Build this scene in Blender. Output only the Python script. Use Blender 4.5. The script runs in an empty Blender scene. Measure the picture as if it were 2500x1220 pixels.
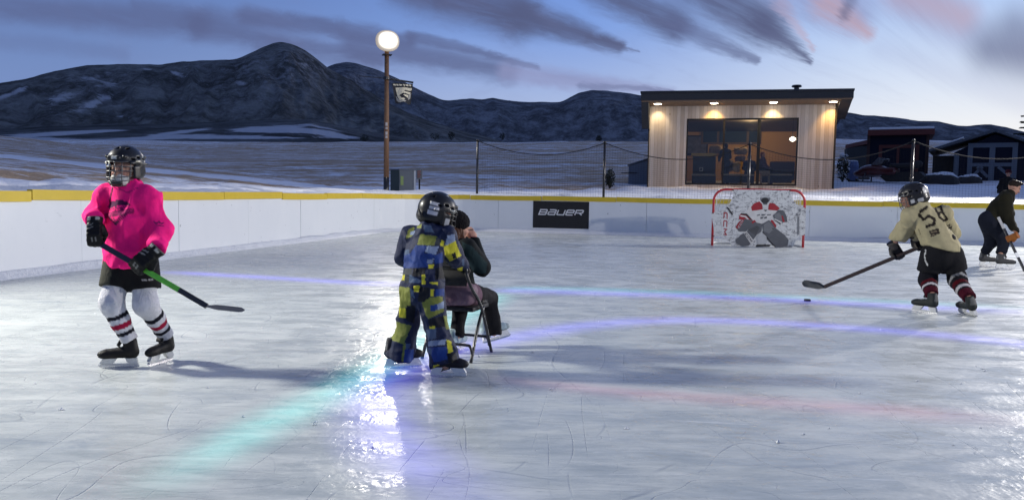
import bpy, bmesh, math, random
import numpy as np
from mathutils import Vector, Matrix

random.seed(7)
SC = bpy.context.scene
COL = SC.collection
PI = math.pi

# ------------------------------------------------------------------ camera
FPX = 1900.0
CAM_H = 1.25
PITCH = math.atan(136 / FPX)
ROLL = math.radians(0.9)
_F = np.array([0, math.cos(PITCH), -math.sin(PITCH)])
_U0 = np.array([0, math.sin(PITCH), math.cos(PITCH)])
_R0 = np.array([1.0, 0, 0])
_R = _R0 * math.cos(ROLL) + _U0 * math.sin(ROLL)
_U = -_R0 * math.sin(ROLL) + _U0 * math.cos(ROLL)
CAM = np.array([0, 0, CAM_H])

def ray(px, py):
    return _F + _R * ((px - 1250) / FPX) + _U * ((610 - py) / FPX)
def P(px, py, d):
    "a measured point of the place at forward distance d"
    return CAM + ray(px, py) * d
def G(px, py, z=0.0):
    r = ray(px, py)
    return CAM + r * ((z - CAM_H) / r[2])
def proj(p):
    v = np.asarray(p, float) - CAM
    f = v @ _F
    return 1250 + FPX * (v @ _R) / f, 610 - FPX * (v @ _U) / f, f

cam_d = bpy.data.cameras.new('camera')
cam_d.sensor_width = 36
cam_d.lens = 36 * FPX / 2500
cam_d.clip_end = 20000
cam_d.clip_start = 0.05
cam = bpy.data.objects.new('camera', cam_d)
COL.objects.link(cam)
m = Matrix(((_R[0], _U[0], -_F[0], 0), (_R[1], _U[1], -_F[1], 0), (_R[2], _U[2], -_F[2], CAM_H), (0, 0, 0, 1)))
cam.matrix_world = m
SC.camera = cam
SC.view_settings.view_transform = 'Standard'
SC.view_settings.look = 'None'
SC.view_settings.exposure = 0
SC.view_settings.gamma = 1

# ------------------------------------------------------------------ objects
def tag(o, label=None, cat=None, group=None, kind=None):
    if label: o['label'] = label
    if cat: o['category'] = cat
    if group: o['group'] = group
    if kind: o['kind'] = kind
    return o

def empty(name, loc, label=None, cat=None, group=None):
    o = bpy.data.objects.new(name, None)
    o.empty_display_size = 0.2
    COL.objects.link(o)
    o.location = Vector(tuple(float(c) for c in loc))
    return tag(o, label, cat, group)

def worldloc(o):
    v = np.zeros(3)
    while o is not None:
        v += np.array(o.location)
        o = o.parent
    return v

def mk(name, verts, faces, mats, parent=None, smooth=True, cols=None, fmat=None, loc=None):
    """mesh object from world-space verts; its own origin sits at loc (or at its parent)"""
    verts = np.asarray(verts, float).reshape(-1, 3)
    off = worldloc(parent) if parent is not None else (np.zeros(3) if loc is None else np.asarray(loc, float))
    me = bpy.data.meshes.new(name)
    me.from_pydata((verts - off).tolist(), [], [list(map(int, f)) for f in faces])
    if not isinstance(mats, (list, tuple)): mats = [mats]
    for mm in mats: me.materials.append(mm)
    if fmat is not None:
        me.polygons.foreach_set('material_index', np.asarray(fmat, dtype=np.int32))
    if smooth:
        me.polygons.foreach_set('use_smooth', np.ones(len(me.polygons), dtype=bool))
    if cols is not None:
        ca = me.color_attributes.new('Col', 'FLOAT_COLOR', 'POINT')
        c4 = np.ones((len(verts), 4), dtype=np.float32)
        c4[:, :3] = cols
        ca.data.foreach_set('color', c4.ravel())
    me.update()
    o = bpy.data.objects.new(name, me)
    COL.objects.link(o)
    if parent is not None: o.parent = parent
    else: o.location = Vector(tuple(float(c) for c in off))
    return o

def frame(o, fwd, up=(0, 0, 1)):
    "columns right, forward, up"
    f = np.asarray(fwd, float); f = f / np.linalg.norm(f)
    u = np.asarray(up, float)
    r = np.cross(f, u); r /= np.linalg.norm(r)
    u = np.cross(r, f)
    return np.asarray(o, float), np.stack([r, f, u], 1)
def to_w(fr, p):
    return fr[0] + np.asarray(p, float) @ fr[1].T
def nrm(v):
    v = np.asarray(v, float); return v / max(1e-9, np.linalg.norm(v))

class MB:
    "collects shapes for one mesh, with a material index per face"
    def __init__(s, fr=None):
        s.v = []; s.f = []; s.m = []; s.fr = fr
    def add(s, vs, fs, mi=0):
        b = len(s.v)
        vs = np.asarray(vs, float)
        if s.fr is not None: vs = to_w(s.fr, vs)
        s.v += [tuple(p) for p in vs]
        s.f += [tuple(b + i for i in f) for f in fs]
        s.m += [mi] * len(fs)
        return s
    def box(s, lo, hi, mi=0, bev=0.0):
        x0, y0, z0 = lo; x1, y1, z1 = hi
        if bev <= 0:
            vs = [(x0, y0, z0), (x1, y0, z0), (x1, y1, z0), (x0, y1, z0), (x0, y0, z1), (x1, y0, z1), (x1, y1, z1), (x0, y1, z1)]
            fs = [(0, 3, 2, 1), (4, 5, 6, 7), (0, 1, 5, 4), (1, 2, 6, 5), (2, 3, 7, 6), (3, 0, 4, 7)]
            return s.add(vs, fs, mi)
        bm = bmesh.new()
        bmesh.ops.create_cube(bm, size=1)
        for v in bm.verts:
            v.co = Vector(((x0 + x1) / 2 + v.co.x * (x1 - x0), (y0 + y1) / 2 + v.co.y * (y1 - y0), (z0 + z1) / 2 + v.co.z * (z1 - z0)))
        bmesh.ops.bevel(bm, geom=bm.edges[:], offset=bev, segments=2, affect='EDGES', profile=0.7)
        bm.verts.index_update()
        s.add([tuple(v.co) for v in bm.verts], [tuple(v.index for v in f.verts) for f in bm.faces], mi)
        bm.free(); return s
    def tube(s, pts, r, n=8, mi=0, closed=False, caps=True):
        pts = [np.asarray(p, float) for p in pts]
        k = len(pts)
        rs = r if isinstance(r, (list, tuple, np.ndarray)) else [r] * k
        ref = None; vs = []
        for i, p in enumerate(pts):
            a = pts[(i - 1) % k] if (closed or i > 0) else p
            b = pts[(i + 1) % k] if (closed or i < k - 1) else p
            t = nrm(b - a)
            if ref is None:
                ref = nrm(np.cross(t, (0.31, 0.17, 0.93) if abs(t[2]) < 0.9 else (1, 0, 0)))
            ref = nrm(ref - t * (ref @ t))
            bn = np.cross(t, ref)
            for j in range(n):
                q = 2 * PI * j / n
                vs.append(p + rs[i] * (ref * math.cos(q) + bn * math.sin(q)))
        fs = []
        for i in range(k if closed else k - 1):
            for j in range(n):
                a = i * n + j; b = i * n + (j + 1) % n
                c = ((i + 1) % k) * n + (j + 1) % n; d = ((i + 1) % k) * n + j
                fs.append((a, b, c, d))
        if caps and not closed:
            fs.append(tuple(range(n - 1, -1, -1)))
            fs.append(tuple((k - 1) * n + j for j in range(n)))
        return s.add(vs, fs, mi)
    def prism(s, poly, a, b, mi=0, axis=1):
        "extrude a 2-D outline (in the two other axes) from a to b along axis"
        k = len(poly); vs = []
        for c in (a, b):
            for p in poly:
                q = [0, 0, 0]; o = [i for i in range(3) if i != axis]
                q[o[0]], q[o[1]] = p; q[axis] = c
                vs.append(q)
        fs = [tuple(range(k)), tuple(range(2 * k - 1, k - 1, -1))]
        for i in range(k):
            j = (i + 1) % k
            fs.append((i, k + i, k + j, j))
        return s.add(vs, fs, mi)
    def lathe(s, prof, n=16, mi=0, c=(0, 0, 0)):
        vs = []; fs = []
        for (r, z) in prof:
            for j in range(n):
                q = 2 * PI * j / n
                vs.append((c[0] + r * math.cos(q), c[1] + r * math.sin(q), c[2] + z))
        for i in range(len(prof) - 1):
            for j in range(n):
                fs.append((i * n + j, i * n + (j + 1) % n, (i + 1) * n + (j + 1) % n, (i + 1) * n + j))
        return s.add(vs, fs, mi)
    def build(s, name, mats, parent=None, smooth=False, loc=None):
        o = mk(name, s.v, s.f, mats, parent, smooth, None, s.m, loc)
        return o

def smoothpath(pts, n=8):
    "Catmull-Rom through the points"
    pts = [np.asarray(p, float) for p in pts]
    out = []
    for i in range(len(pts) - 1):
        p0 = pts[max(i - 1, 0)]; p1 = pts[i]; p2 = pts[i + 1]; p3 = pts[min(i + 2, len(pts) - 1)]
        for j in range(n):
            t = j / n
            out.append(0.5 * ((2 * p1) + (-p0 + p2) * t + (2 * p0 - 5 * p1 + 4 * p2 - p3) * t * t + (-p0 + 3 * p1 - 3 * p2 + p3) * t ** 3))
    out.append(pts[-1])
    return out

# ------------------------------------------------------------------ numpy noise and distance fields
def _hash(ix, iy, iz, seed):
    h = (ix.astype(np.int64) * 374761393 + iy.astype(np.int64) * 668265263 + iz.astype(np.int64) * 2147483647 + seed * 1274126177) & 0xffffffff
    h = ((h ^ (h >> 13)) * 1274126177) & 0xffffffff
    return ((h ^ (h >> 16)) & 0xffff).astype(np.float32) / 65535.0
def vnoise(p, seed=0):
    i = np.floor(p); f = (p - i).astype(np.float32); i = i.astype(np.int64)
    f = f * f * (3 - 2 * f)
    out = 0
    for dx in (0, 1):
        wx = f[:, 0] if dx else 1 - f[:, 0]
        for dy in (0, 1):
            wy = f[:, 1] if dy else 1 - f[:, 1]
            for dz in (0, 1):
                wz = f[:, 2] if dz else 1 - f[:, 2]
                out = out + wx * wy * wz * _hash(i[:, 0] + dx, i[:, 1] + dy, i[:, 2] + dz, seed)
    return out
def fbm(p, octv=4, seed=0, gain=0.5):
    a = 1.0; s = 0; t = 0; p = np.asarray(p, float)
    for o in range(octv):
        s = s + a * vnoise(p * (2.03 ** o) + 17.3 * o, seed + o); t += a; a *= gain
    return s / t

def cone(a, b, ra, rb, flat=None, cuta=None, cutb=None):
    a = np.asarray(a, float); b = np.asarray(b, float); ba = b - a; L2 = max(ba @ ba, 1e-9); ax = ba / math.sqrt(L2)
    fd = None
    if flat is not None:
        fd = nrm(flat[0]); fk = flat[1]
    def f(p):
        pa = p - a
        h = pa @ ba / L2
        hc = np.clip(h, 0, 1)
        q = pa - hc[:, None] * ba
        if fd is not None:
            q = q + (q @ fd)[:, None] * fd * (1 / fk - 1)
        d = np.sqrt((q * q).sum(1)) - (ra + (rb - ra) * hc)
        if fd is not None: d = d * min(1.0, fk)
        if cuta is not None: d = np.maximum(d, -(pa @ ax) + cuta)
        if cutb is not None: d = np.maximum(d, (p - b) @ ax + cutb)
        return d
    f.bb = (np.minimum(a - ra, b - rb), np.maximum(a + ra, b + rb))
    return f
def ell(c, r, fr=None):
    c = np.asarray(c, float); r = np.asarray(r, float)
    M = np.eye(3) if fr is None else (fr[1] if isinstance(fr, tuple) else fr)
    def f(p):
        q = (p - c) @ M
        k0 = np.sqrt(((q / r) ** 2).sum(1)); k1 = np.sqrt(((q / (r * r)) ** 2).sum(1)) + 1e-9
        return k0 * (k0 - 1) / k1
    f.bb = (c - r.max(), c + r.max())
    return f
def rbox(c, h, rad=0.01, fr=None):
    c = np.asarray(c, float); h = np.asarray(h, float)
    M = np.eye(3) if fr is None else (fr[1] if isinstance(fr, tuple) else fr)
    def f(p):
        q = np.abs((p - c) @ M) - (h - rad)
        return np.sqrt((np.maximum(q, 0) ** 2).sum(1)) + np.minimum(q.max(1), 0) - rad
    R = np.linalg.norm(h)
    f.bb = (c - R, c + R)
    return f
def smin(a, b, k):
    if k <= 0: return np.minimum(a, b)
    h = np.clip(0.5 + 0.5 * (b - a) / k, 0, 1)
    return b + (a - b) * h - k * h * (1 - h)
def uni(fs, k=0.03):
    def f(p):
        d = fs[0](p)
        for g in fs[1:]: d = smin(d, g(p), k)
        return d
    f.bb = (np.min([g.bb[0] for g in fs], 0), np.max([g.bb[1] for g in fs], 0))
    return f
def sub(a, b, k=0.0):
    def f(p):
        return -smin(-a(p), b(p), k)
    f.bb = a.bb; return f
def plane(a, pt, n, k=0.0):
    "keep the side opposite to n"
    pt = np.asarray(pt, float); n = nrm(n)
    def f(p):
        return -smin(-a(p), -((p - pt) @ n), k)
    f.bb = a.bb; return f
def folds(a, amp=0.008, fr=(9, 9, 4), seed=1, rot=None):
    fr = np.asarray(fr, float)
    def f(p):
        q = p if rot is None else p @ rot
        w = q * fr
        w = w + 0.9 * np.stack([vnoise(q * 7 + 3, seed + 5), vnoise(q * 7 + 9, seed + 6), vnoise(q * 7, seed + 7)], 1)
        n = vnoise(w, seed)
        r = np.abs(2 * n - 1) ** 0.8
        return a(p) + amp * (r - 0.35) * 1.3
    f.bb = a.bb; return f

def snet(f, h, pad=0.03, bb=None):
    lo, hi = bb if bb is not None else f.bb
    lo = np.asarray(lo, float) - pad; hi = np.asarray(hi, float) + pad
    n = np.maximum(np.ceil((hi - lo) / h).astype(int) + 1, 3)
    ax = [lo[i] + h * np.arange(n[i]) for i in range(3)]
    X, Y, Z = np.meshgrid(*ax, indexing='ij')
    pts = np.stack([X.ravel(), Y.ravel(), Z.ravel()], 1)
    V = np.empty(len(pts), dtype=np.float32)
    for s in range(0, len(pts), 200000):
        V[s:s + 200000] = f(pts[s:s + 200000])
    V = V.reshape(n)
    I = V < 0
    nx, ny, nz = n
    c = [I[i:nx - 1 + i, j:ny - 1 + j, k:nz - 1 + k] for i in (0, 1) for j in (0, 1) for k in (0, 1)]
    sm = sum(x.astype(np.int8) for x in c)
    mix = (sm > 0) & (sm < 8)
    ci, cj, ck = np.nonzero(mix)
    idx = -np.ones(mix.shape, dtype=np.int64); idx[ci, cj, ck] = np.arange(len(ci))
    acc = np.zeros((len(ci), 3)); cnt = np.zeros(len(ci))
    for axis in range(3):
        o = [a for a in range(3) if a != axis]
        for s in (0, 1):
            for t in (0, 1):
                d0 = [0, 0, 0]; d0[o[0]] = s; d0[o[1]] = t
                d1 = list(d0); d1[axis] = 1
                v0 = V[ci + d0[0], cj + d0[1], ck + d0[2]]; v1 = V[ci + d1[0], cj + d1[1], ck + d1[2]]
                cr = (v0 < 0) != (v1 < 0)
                tt = np.where(cr, v0 / np.where(cr, v0 - v1, 1), 0)
                pos = np.zeros((len(ci), 3)); pos[:, o[0]] = s; pos[:, o[1]] = t; pos[:, axis] = tt
                acc += pos * cr[:, None]; cnt += cr
    loc = acc / np.maximum(cnt, 1)[:, None]
    vs = lo + h * (np.stack([ci, cj, ck], 1) + loc)
    faces = []
    def quads(e0, e1, a, b, cc, d):
        chg = e0 != e1
        ii, jj, kk = np.nonzero(chg)
        q = np.stack([x[ii, jj, kk] for x in (a, b, cc, d)], 1)
        fl = ~e0[ii, jj, kk]
        q[fl] = q[fl][:, ::-1]
        faces.append(q[(q >= 0).all(1)])
    quads(I[:-1, 1:-1, 1:-1], I[1:, 1:-1, 1:-1], idx[:, :-1, :-1], idx[:, 1:, :-1], idx[:, 1:, 1:], idx[:, :-1, 1:])
    quads(I[1:-1, :-1, 1:-1], I[1:-1, 1:, 1:-1], idx[:-1, :, :-1], idx[:-1, :, 1:], idx[1:, :, 1:], idx[1:, :, :-1])
    quads(I[1:-1, 1:-1, :-1], I[1:-1, 1:-1, 1:], idx[:-1, :-1, :], idx[1:, :-1, :], idx[1:, 1:, :], idx[:-1, 1:, :])
    fq = np.concatenate(faces) if faces else np.zeros((0, 4), int)
    return vs, fq

def blob(name, f, h, mat, parent, col=None, bb=None, pad=0.03, fr=None, loc=None):
    "one smooth mesh from a distance field; col is an rgb or a function of the points"
    vs, fq = snet(f, h, pad, bb)
    cols = None
    if col is not None:
        cols = col(vs) if callable(col) else np.tile(np.asarray(col, float), (len(vs), 1))
    if fr is not None: vs = to_w(fr, vs)
    return mk(name, vs, fq, mat, parent, True, cols, None, loc)

def seg2(q, pts, closed=False):
    "2-D distance to a polyline"
    d = np.full(len(q), 9e9)
    k = len(pts)
    for i in range(k if closed else k - 1):
        a = np.asarray(pts[i], float); b = np.asarray(pts[(i + 1) % k], float); ba = b - a
        h = np.clip(((q - a) @ ba) / max(ba @ ba, 1e-9), 0, 1)
        e = q - a - h[:, None] * ba
        d = np.minimum(d, np.sqrt((e * e).sum(1)))
    return d
def inpoly(q, poly):
    x, y = q[:, 0], q[:, 1]; r = np.zeros(len(q), bool); k = len(poly)
    for i in range(k):
        x0, y0 = poly[i]; x1, y1 = poly[(i + 1) % k]
        if y0 == y1: continue
        r ^= ((y0 > y) != (y1 > y)) & (x < (x1 - x0) * (y - y0) / (y1 - y0) + x0)
    return r
# ------------------------------------------------------------------ materials
def sr(r, g=None, b=None):
    "sRGB 0-255 to linear"
    if g is None: r, g, b = r
    def c(v):
        v = v / 255
        return v / 12.92 if v <= 0.04045 else ((v + 0.055) / 1.055) ** 2.4
    return (c(r), c(g), c(b))

class NT:
    def __init__(s, tree): s.t = tree; s.n = tree.nodes; s.l = tree.links
    def new(s, typ, **kw):
        n = s.n.new(typ)
        for k, v in kw.items(): setattr(n, k, v)
        return n
    def put(s, sock, v):
        if v is None: return
        if isinstance(v, bpy.types.NodeSocket): s.l.new(v, sock)
        elif isinstance(v, (tuple, list)) and sock.type == 'RGBA' and len(v) == 3: sock.default_value = (*v, 1)
        else: sock.default_value = v
    def math(s, op, a, b=None, c=None, clamp=False):
        n = s.new('ShaderNodeMath', operation=op, use_clamp=clamp)
        for i, v in enumerate((a, b, c)): s.put(n.inputs[i], v)
        return n.outputs[0]
    def vm(s, op, a, b=None, out=0, scale=None):
        n = s.new('ShaderNodeVectorMath', operation=op)
        s.put(n.inputs[0], a)
        if b is not None: s.put(n.inputs[1], b)
        if scale is not None: s.put(n.inputs['Scale'], scale)
        return n.outputs[out]
    def mix(s, f, a, b, blend='MIX'):
        n = s.new('ShaderNodeMix', data_type='RGBA', blend_type=blend)
        s.put(n.inputs[0], f); s.put(n.inputs[6], a); s.put(n.inputs[7], b)
        return n.outputs[2]
    def mr(s, v, a, b, c=0.0, d=1.0, smooth=True):
        n = s.new('ShaderNodeMapRange', interpolation_type='SMOOTHSTEP' if smooth else 'LINEAR')
        for i, x in zip(range(5), (v, a, b, c, d)): s.put(n.inputs[i], x)
        return n.outputs[0]
    def noise(s, vec, scale, detail=3, rough=0.5, dist=0.0, out=0):
        n = s.new('ShaderNodeTexNoise')
        s.put(n.inputs['Vector'], vec); s.put(n.inputs['Scale'], scale); s.put(n.inputs['Detail'], detail)
        s.put(n.inputs['Roughness'], rough); s.put(n.inputs['Distortion'], dist)
        return n.outputs[out]
    def mapping(s, vec, scale=(1, 1, 1), rot=(0, 0, 0), loc=(0, 0, 0)):
        n = s.new('ShaderNodeMapping')
        s.put(n.inputs[0], vec); n.inputs[1].default_value = loc; n.inputs[2].default_value = rot; n.inputs[3].default_value = scale
        return n.outputs[0]
    def pos(s): return s.new('ShaderNodeNewGeometry').outputs['Position']
    def obj(s): return s.new('ShaderNodeTexCoord').outputs['Object']
    def bump(s, h, strength=0.3, dist=0.01, normal=None):
        n = s.new('ShaderNodeBump')
        n.inputs['Strength'].default_value = strength; n.inputs['Distance'].default_value = dist
        s.put(n.inputs['Height'], h)
        if normal is not None: s.put(n.inputs['Normal'], normal)
        return n.outputs[0]

def newmat(name):
    m = bpy.data.materials.new(name); m.use_nodes = True
    t = NT(m.node_tree)
    b = m.node_tree.nodes['Principled BSDF']
    return m, t, b

def mat(name, col, rough=0.6, metal=0.0, var=0.12, vscale=12.0, bump=0.15, bscale=60.0, bdist=0.003, emit=None, estr=0, coat=0.0, spec=0.5, tint=None):
    m, t, b = newmat(name)
    o = t.obj()
    n = t.noise(o, vscale, 4, 0.6)
    c2 = tuple(max(0, x * (1 - var)) for x in col); c3 = tuple(min(1, x * (1 + var)) for x in col)
    t.put(b.inputs['Base Color'], t.mix(n, c2, c3))
    n2 = t.noise(o, vscale * 3, 3, 0.6)
    t.put(b.inputs['Roughness'], t.mr(n2, 0.2, 0.8, max(0.02, rough - 0.1), min(1, rough + 0.1)))
    b.inputs['Metallic'].default_value = metal
    b.inputs['Specular IOR Level'].default_value = spec
    if coat:
        b.inputs['Coat Weight'].default_value = coat; b.inputs['Coat Roughness'].default_value = 0.12
    if bump:
        t.put(b.inputs['Normal'], t.bump(t.noise(o, bscale, 3, 0.6), bump, bdist))
    if emit is not None:
        t.put(b.inputs['Emission Color'], emit); b.inputs['Emission Strength'].default_value = estr
    return m

def cmat(name, rough=0.85, bump=0.3, bscale=220, bdist=0.0015, spec=0.14, sheen=0.0, var=0.1, coat=0.0, big=14.0, sss=0.0):
    "cloth or plastic whose colours are carried by the mesh"
    m, t, b = newmat(name)
    a = t.new('ShaderNodeAttribute', attribute_name='Col').outputs['Color']
    o = t.obj()
    n = t.noise(o, big, 4, 0.6)
    g = t.mr(n, 0.25, 0.75, 1 - var, 1 + var)
    t.put(b.inputs['Base Color'], t.vm('MULTIPLY', a, g))
    b.inputs['Roughness'].default_value = rough
    b.inputs['Specular IOR Level'].default_value = spec
    b.inputs['Sheen Weight'].default_value = sheen
    b.inputs['Coat Weight'].default_value = coat; b.inputs['Coat Roughness'].default_value = 0.1
    if sss: b.inputs['Subsurface Weight'].default_value = sss; b.inputs['Subsurface Radius'].default_value = (0.01, 0.004, 0.002)
    if bump:
        h = t.math('ADD', t.math('MULTIPLY', t.noise(o, bscale, 2, 0.5), 0.3), t.math('ADD', t.math('MULTIPLY', t.noise(o, 38, 3, 0.6), 0.6), t.math('MULTIPLY', t.noise(t.mapping(o, (1, 1, .45)), 15, 4, 0.62, 1.2), 1.6)))
        t.put(b.inputs['Normal'], t.bump(h, min(1, bump * 2), bdist * 4.5))
    return m

M = {}
M['cloth'] = cmat('woven_cloth')
M['snow_cloth'] = cmat('snowsuit_cloth', rough=0.65, spec=0.25, sheen=0.0, bump=0.4)
M['plastic'] = cmat('moulded_plastic', rough=0.36, bump=0.05, spec=0.3, sheen=0, coat=0.08, var=0.05)
M['leather'] = cmat('leather', rough=0.5, bump=0.2, sheen=0)
M['skin'] = cmat('skin', rough=0.55, bump=0.1, sheen=0, var=0.06, sss=0.0)
M['knit'] = cmat('knitted_wool', rough=0.95, bump=0.8, bscale=260, bdist=0.003)
M['hair'] = cmat('hair', rough=0.55, bump=0.8, bscale=300, bdist=0.003, sheen=0)
M['steel'] = mat('polished_steel', (0.6, 0.6, 0.62), 0.25, 1.0, bump=0)
M['cage'] = mat('cage_wire', (0.14, 0.145, 0.145), 0.4, 0.8, bump=0)
M['cage_black'] = mat('black_wire', (0.03, 0.03, 0.03), 0.35, 0.5, bump=0)
M['blackmetal'] = mat('black_enamel', (0.012, 0.012, 0.014), 0.35, 0.0, bump=0.1, coat=0.2)
M['blackmatte'] = mat('black_matte', (0.010, 0.010, 0.012), 0.75)
M['red_pipe'] = mat('red_enamel', (0.42, 0.02, 0.03), 0.35, bump=0.1, var=0.25, vscale=18)
M['net_white'] = mat('white_cord', (0.55, 0.55, 0.53), 0.9)
M['net_black'] = mat('black_cord', (0.015, 0.015, 0.017), 0.9)
M['wood_post'] = mat('stained_pole', (0.19, 0.10, 0.05), 0.7, var=0.35, vscale=9, bump=0.4, bscale=30)
def lens_mat():
    m, t, b = newmat('lamp_halo_globe')
    a = t.new('ShaderNodeAttribute', attribute_name='Col').outputs['Color']
    sp = t.new('ShaderNodeSeparateColor'); t.put(sp.inputs[0], a)
    t.put(b.inputs['Base Color'], (.3, .29, .26)); b.inputs['Roughness'].default_value = .5
    t.put(b.inputs['Emission Color'], t.mix(sp.outputs[0], (1.0, 0.80, 0.55), (1.0, 0.95, 0.86)))
    t.put(b.inputs['Emission Strength'], t.math('ADD', .34, t.math('MULTIPLY', t.math('POWER', sp.outputs[0], 7.0), 16)))  # the lamp's soft halo is put into the emission, fading to the rim
    return m
M['lamp_glow'] = lens_mat()
M['down_glow'] = mat('downlight_lens', (0.9, 0.85, 0.75), 0.3, emit=(1.0, 0.86, 0.62), estr=25, bump=0)
M['white_plastic'] = mat('white_plastic', (0.72, 0.73, 0.73), 0.35, bump=0.05, var=0.06)
M['rubber'] = mat('black_rubber', (0.012, 0.012, 0.012), 0.7)
M['cream'] = mat('cream_print', (0.72, 0.66, 0.48), 0.8)
M['flag_black'] = mat('black_flag', (0.02, 0.021, 0.026), 0.8)
M['dark_wall'] = mat('navy_siding', (0.010, 0.012, 0.024), 0.85, spec=0.15)
M['dark_trim'] = mat('grey_trim', (0.10, 0.12, 0.15), 0.7)
M['red_trim'] = mat('rust_red_trim', (0.10, 0.018, 0.012), 0.7)
M['charcoal'] = mat('charcoal_fascia', (0.02, 0.021, 0.023), 0.5)
M['green_box'] = mat('green_cabinet', (0.035, 0.055, 0.055), 0.5)
M['grey_box'] = mat('grey_cabinet', (0.11, 0.125, 0.14), 0.5)
M['interior'] = mat('ochre_plaster', (0.50, 0.29, 0.10), 0.9, var=0.08)
M['ceiling'] = mat('dark_ceiling', (0.10, 0.075, 0.06), 0.9)
M['floor'] = mat('rubber_floor', (0.02, 0.02, 0.022), 0.8)
M['tan'] = mat('tan_canvas', (0.30, 0.22, 0.13), 0.9, var=0.4, vscale=14)
M['yellow_top'] = mat('yellow_laminate', (0.50, 0.30, 0.04), 0.6)
M['blue_tarp'] = mat('slate_siding', (0.10, 0.13, 0.18), 0.6)
M['blue_plastic'] = mat('blue_plastic', (0.08, 0.12, 0.25), 0.45)
M['red_body'] = mat('red_bodywork', (0.075, 0.006, 0.008), 0.35, coat=0.3)
M['orange_print'] = mat('orange_print', (0.4, 0.12, 0.04), 0.8)
M['green_label'] = mat('yellow_green_label', (0.22, 0.30, 0.10), 0.7)
M['puck'] = M['rubber']
M['dark_bark'] = mat('bark', (0.035, 0.028, 0.022), 0.95, bump=0.5)
M['needles'] = mat('needles', (0.016, 0.024, 0.018), 0.9, var=0.4)
M['twig'] = mat('twigs', (0.03, 0.026, 0.022), 0.95, var=0.4)

def glass_mat():
    m, t, b = newmat('window_glass')
    out = m.node_tree.nodes['Material Output']
    tr = t.new('ShaderNodeBsdfTransparent'); tr.inputs[0].default_value = (0.86, 0.88, 0.88, 1)
    gl = t.new('ShaderNodeBsdfGlossy'); gl.inputs['Roughness'].default_value = 0.03
    fr = t.new('ShaderNodeFresnel'); fr.inputs[0].default_value = 1.5
    mx = t.new('ShaderNodeMixShader')
    t.l.new(fr.outputs[0], mx.inputs[0]); t.l.new(tr.outputs[0], mx.inputs[1]); t.l.new(gl.outputs[0], mx.inputs[2])
    t.l.new(mx.outputs[0], out.inputs[0])
    return m
M['glass'] = glass_mat()

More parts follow.
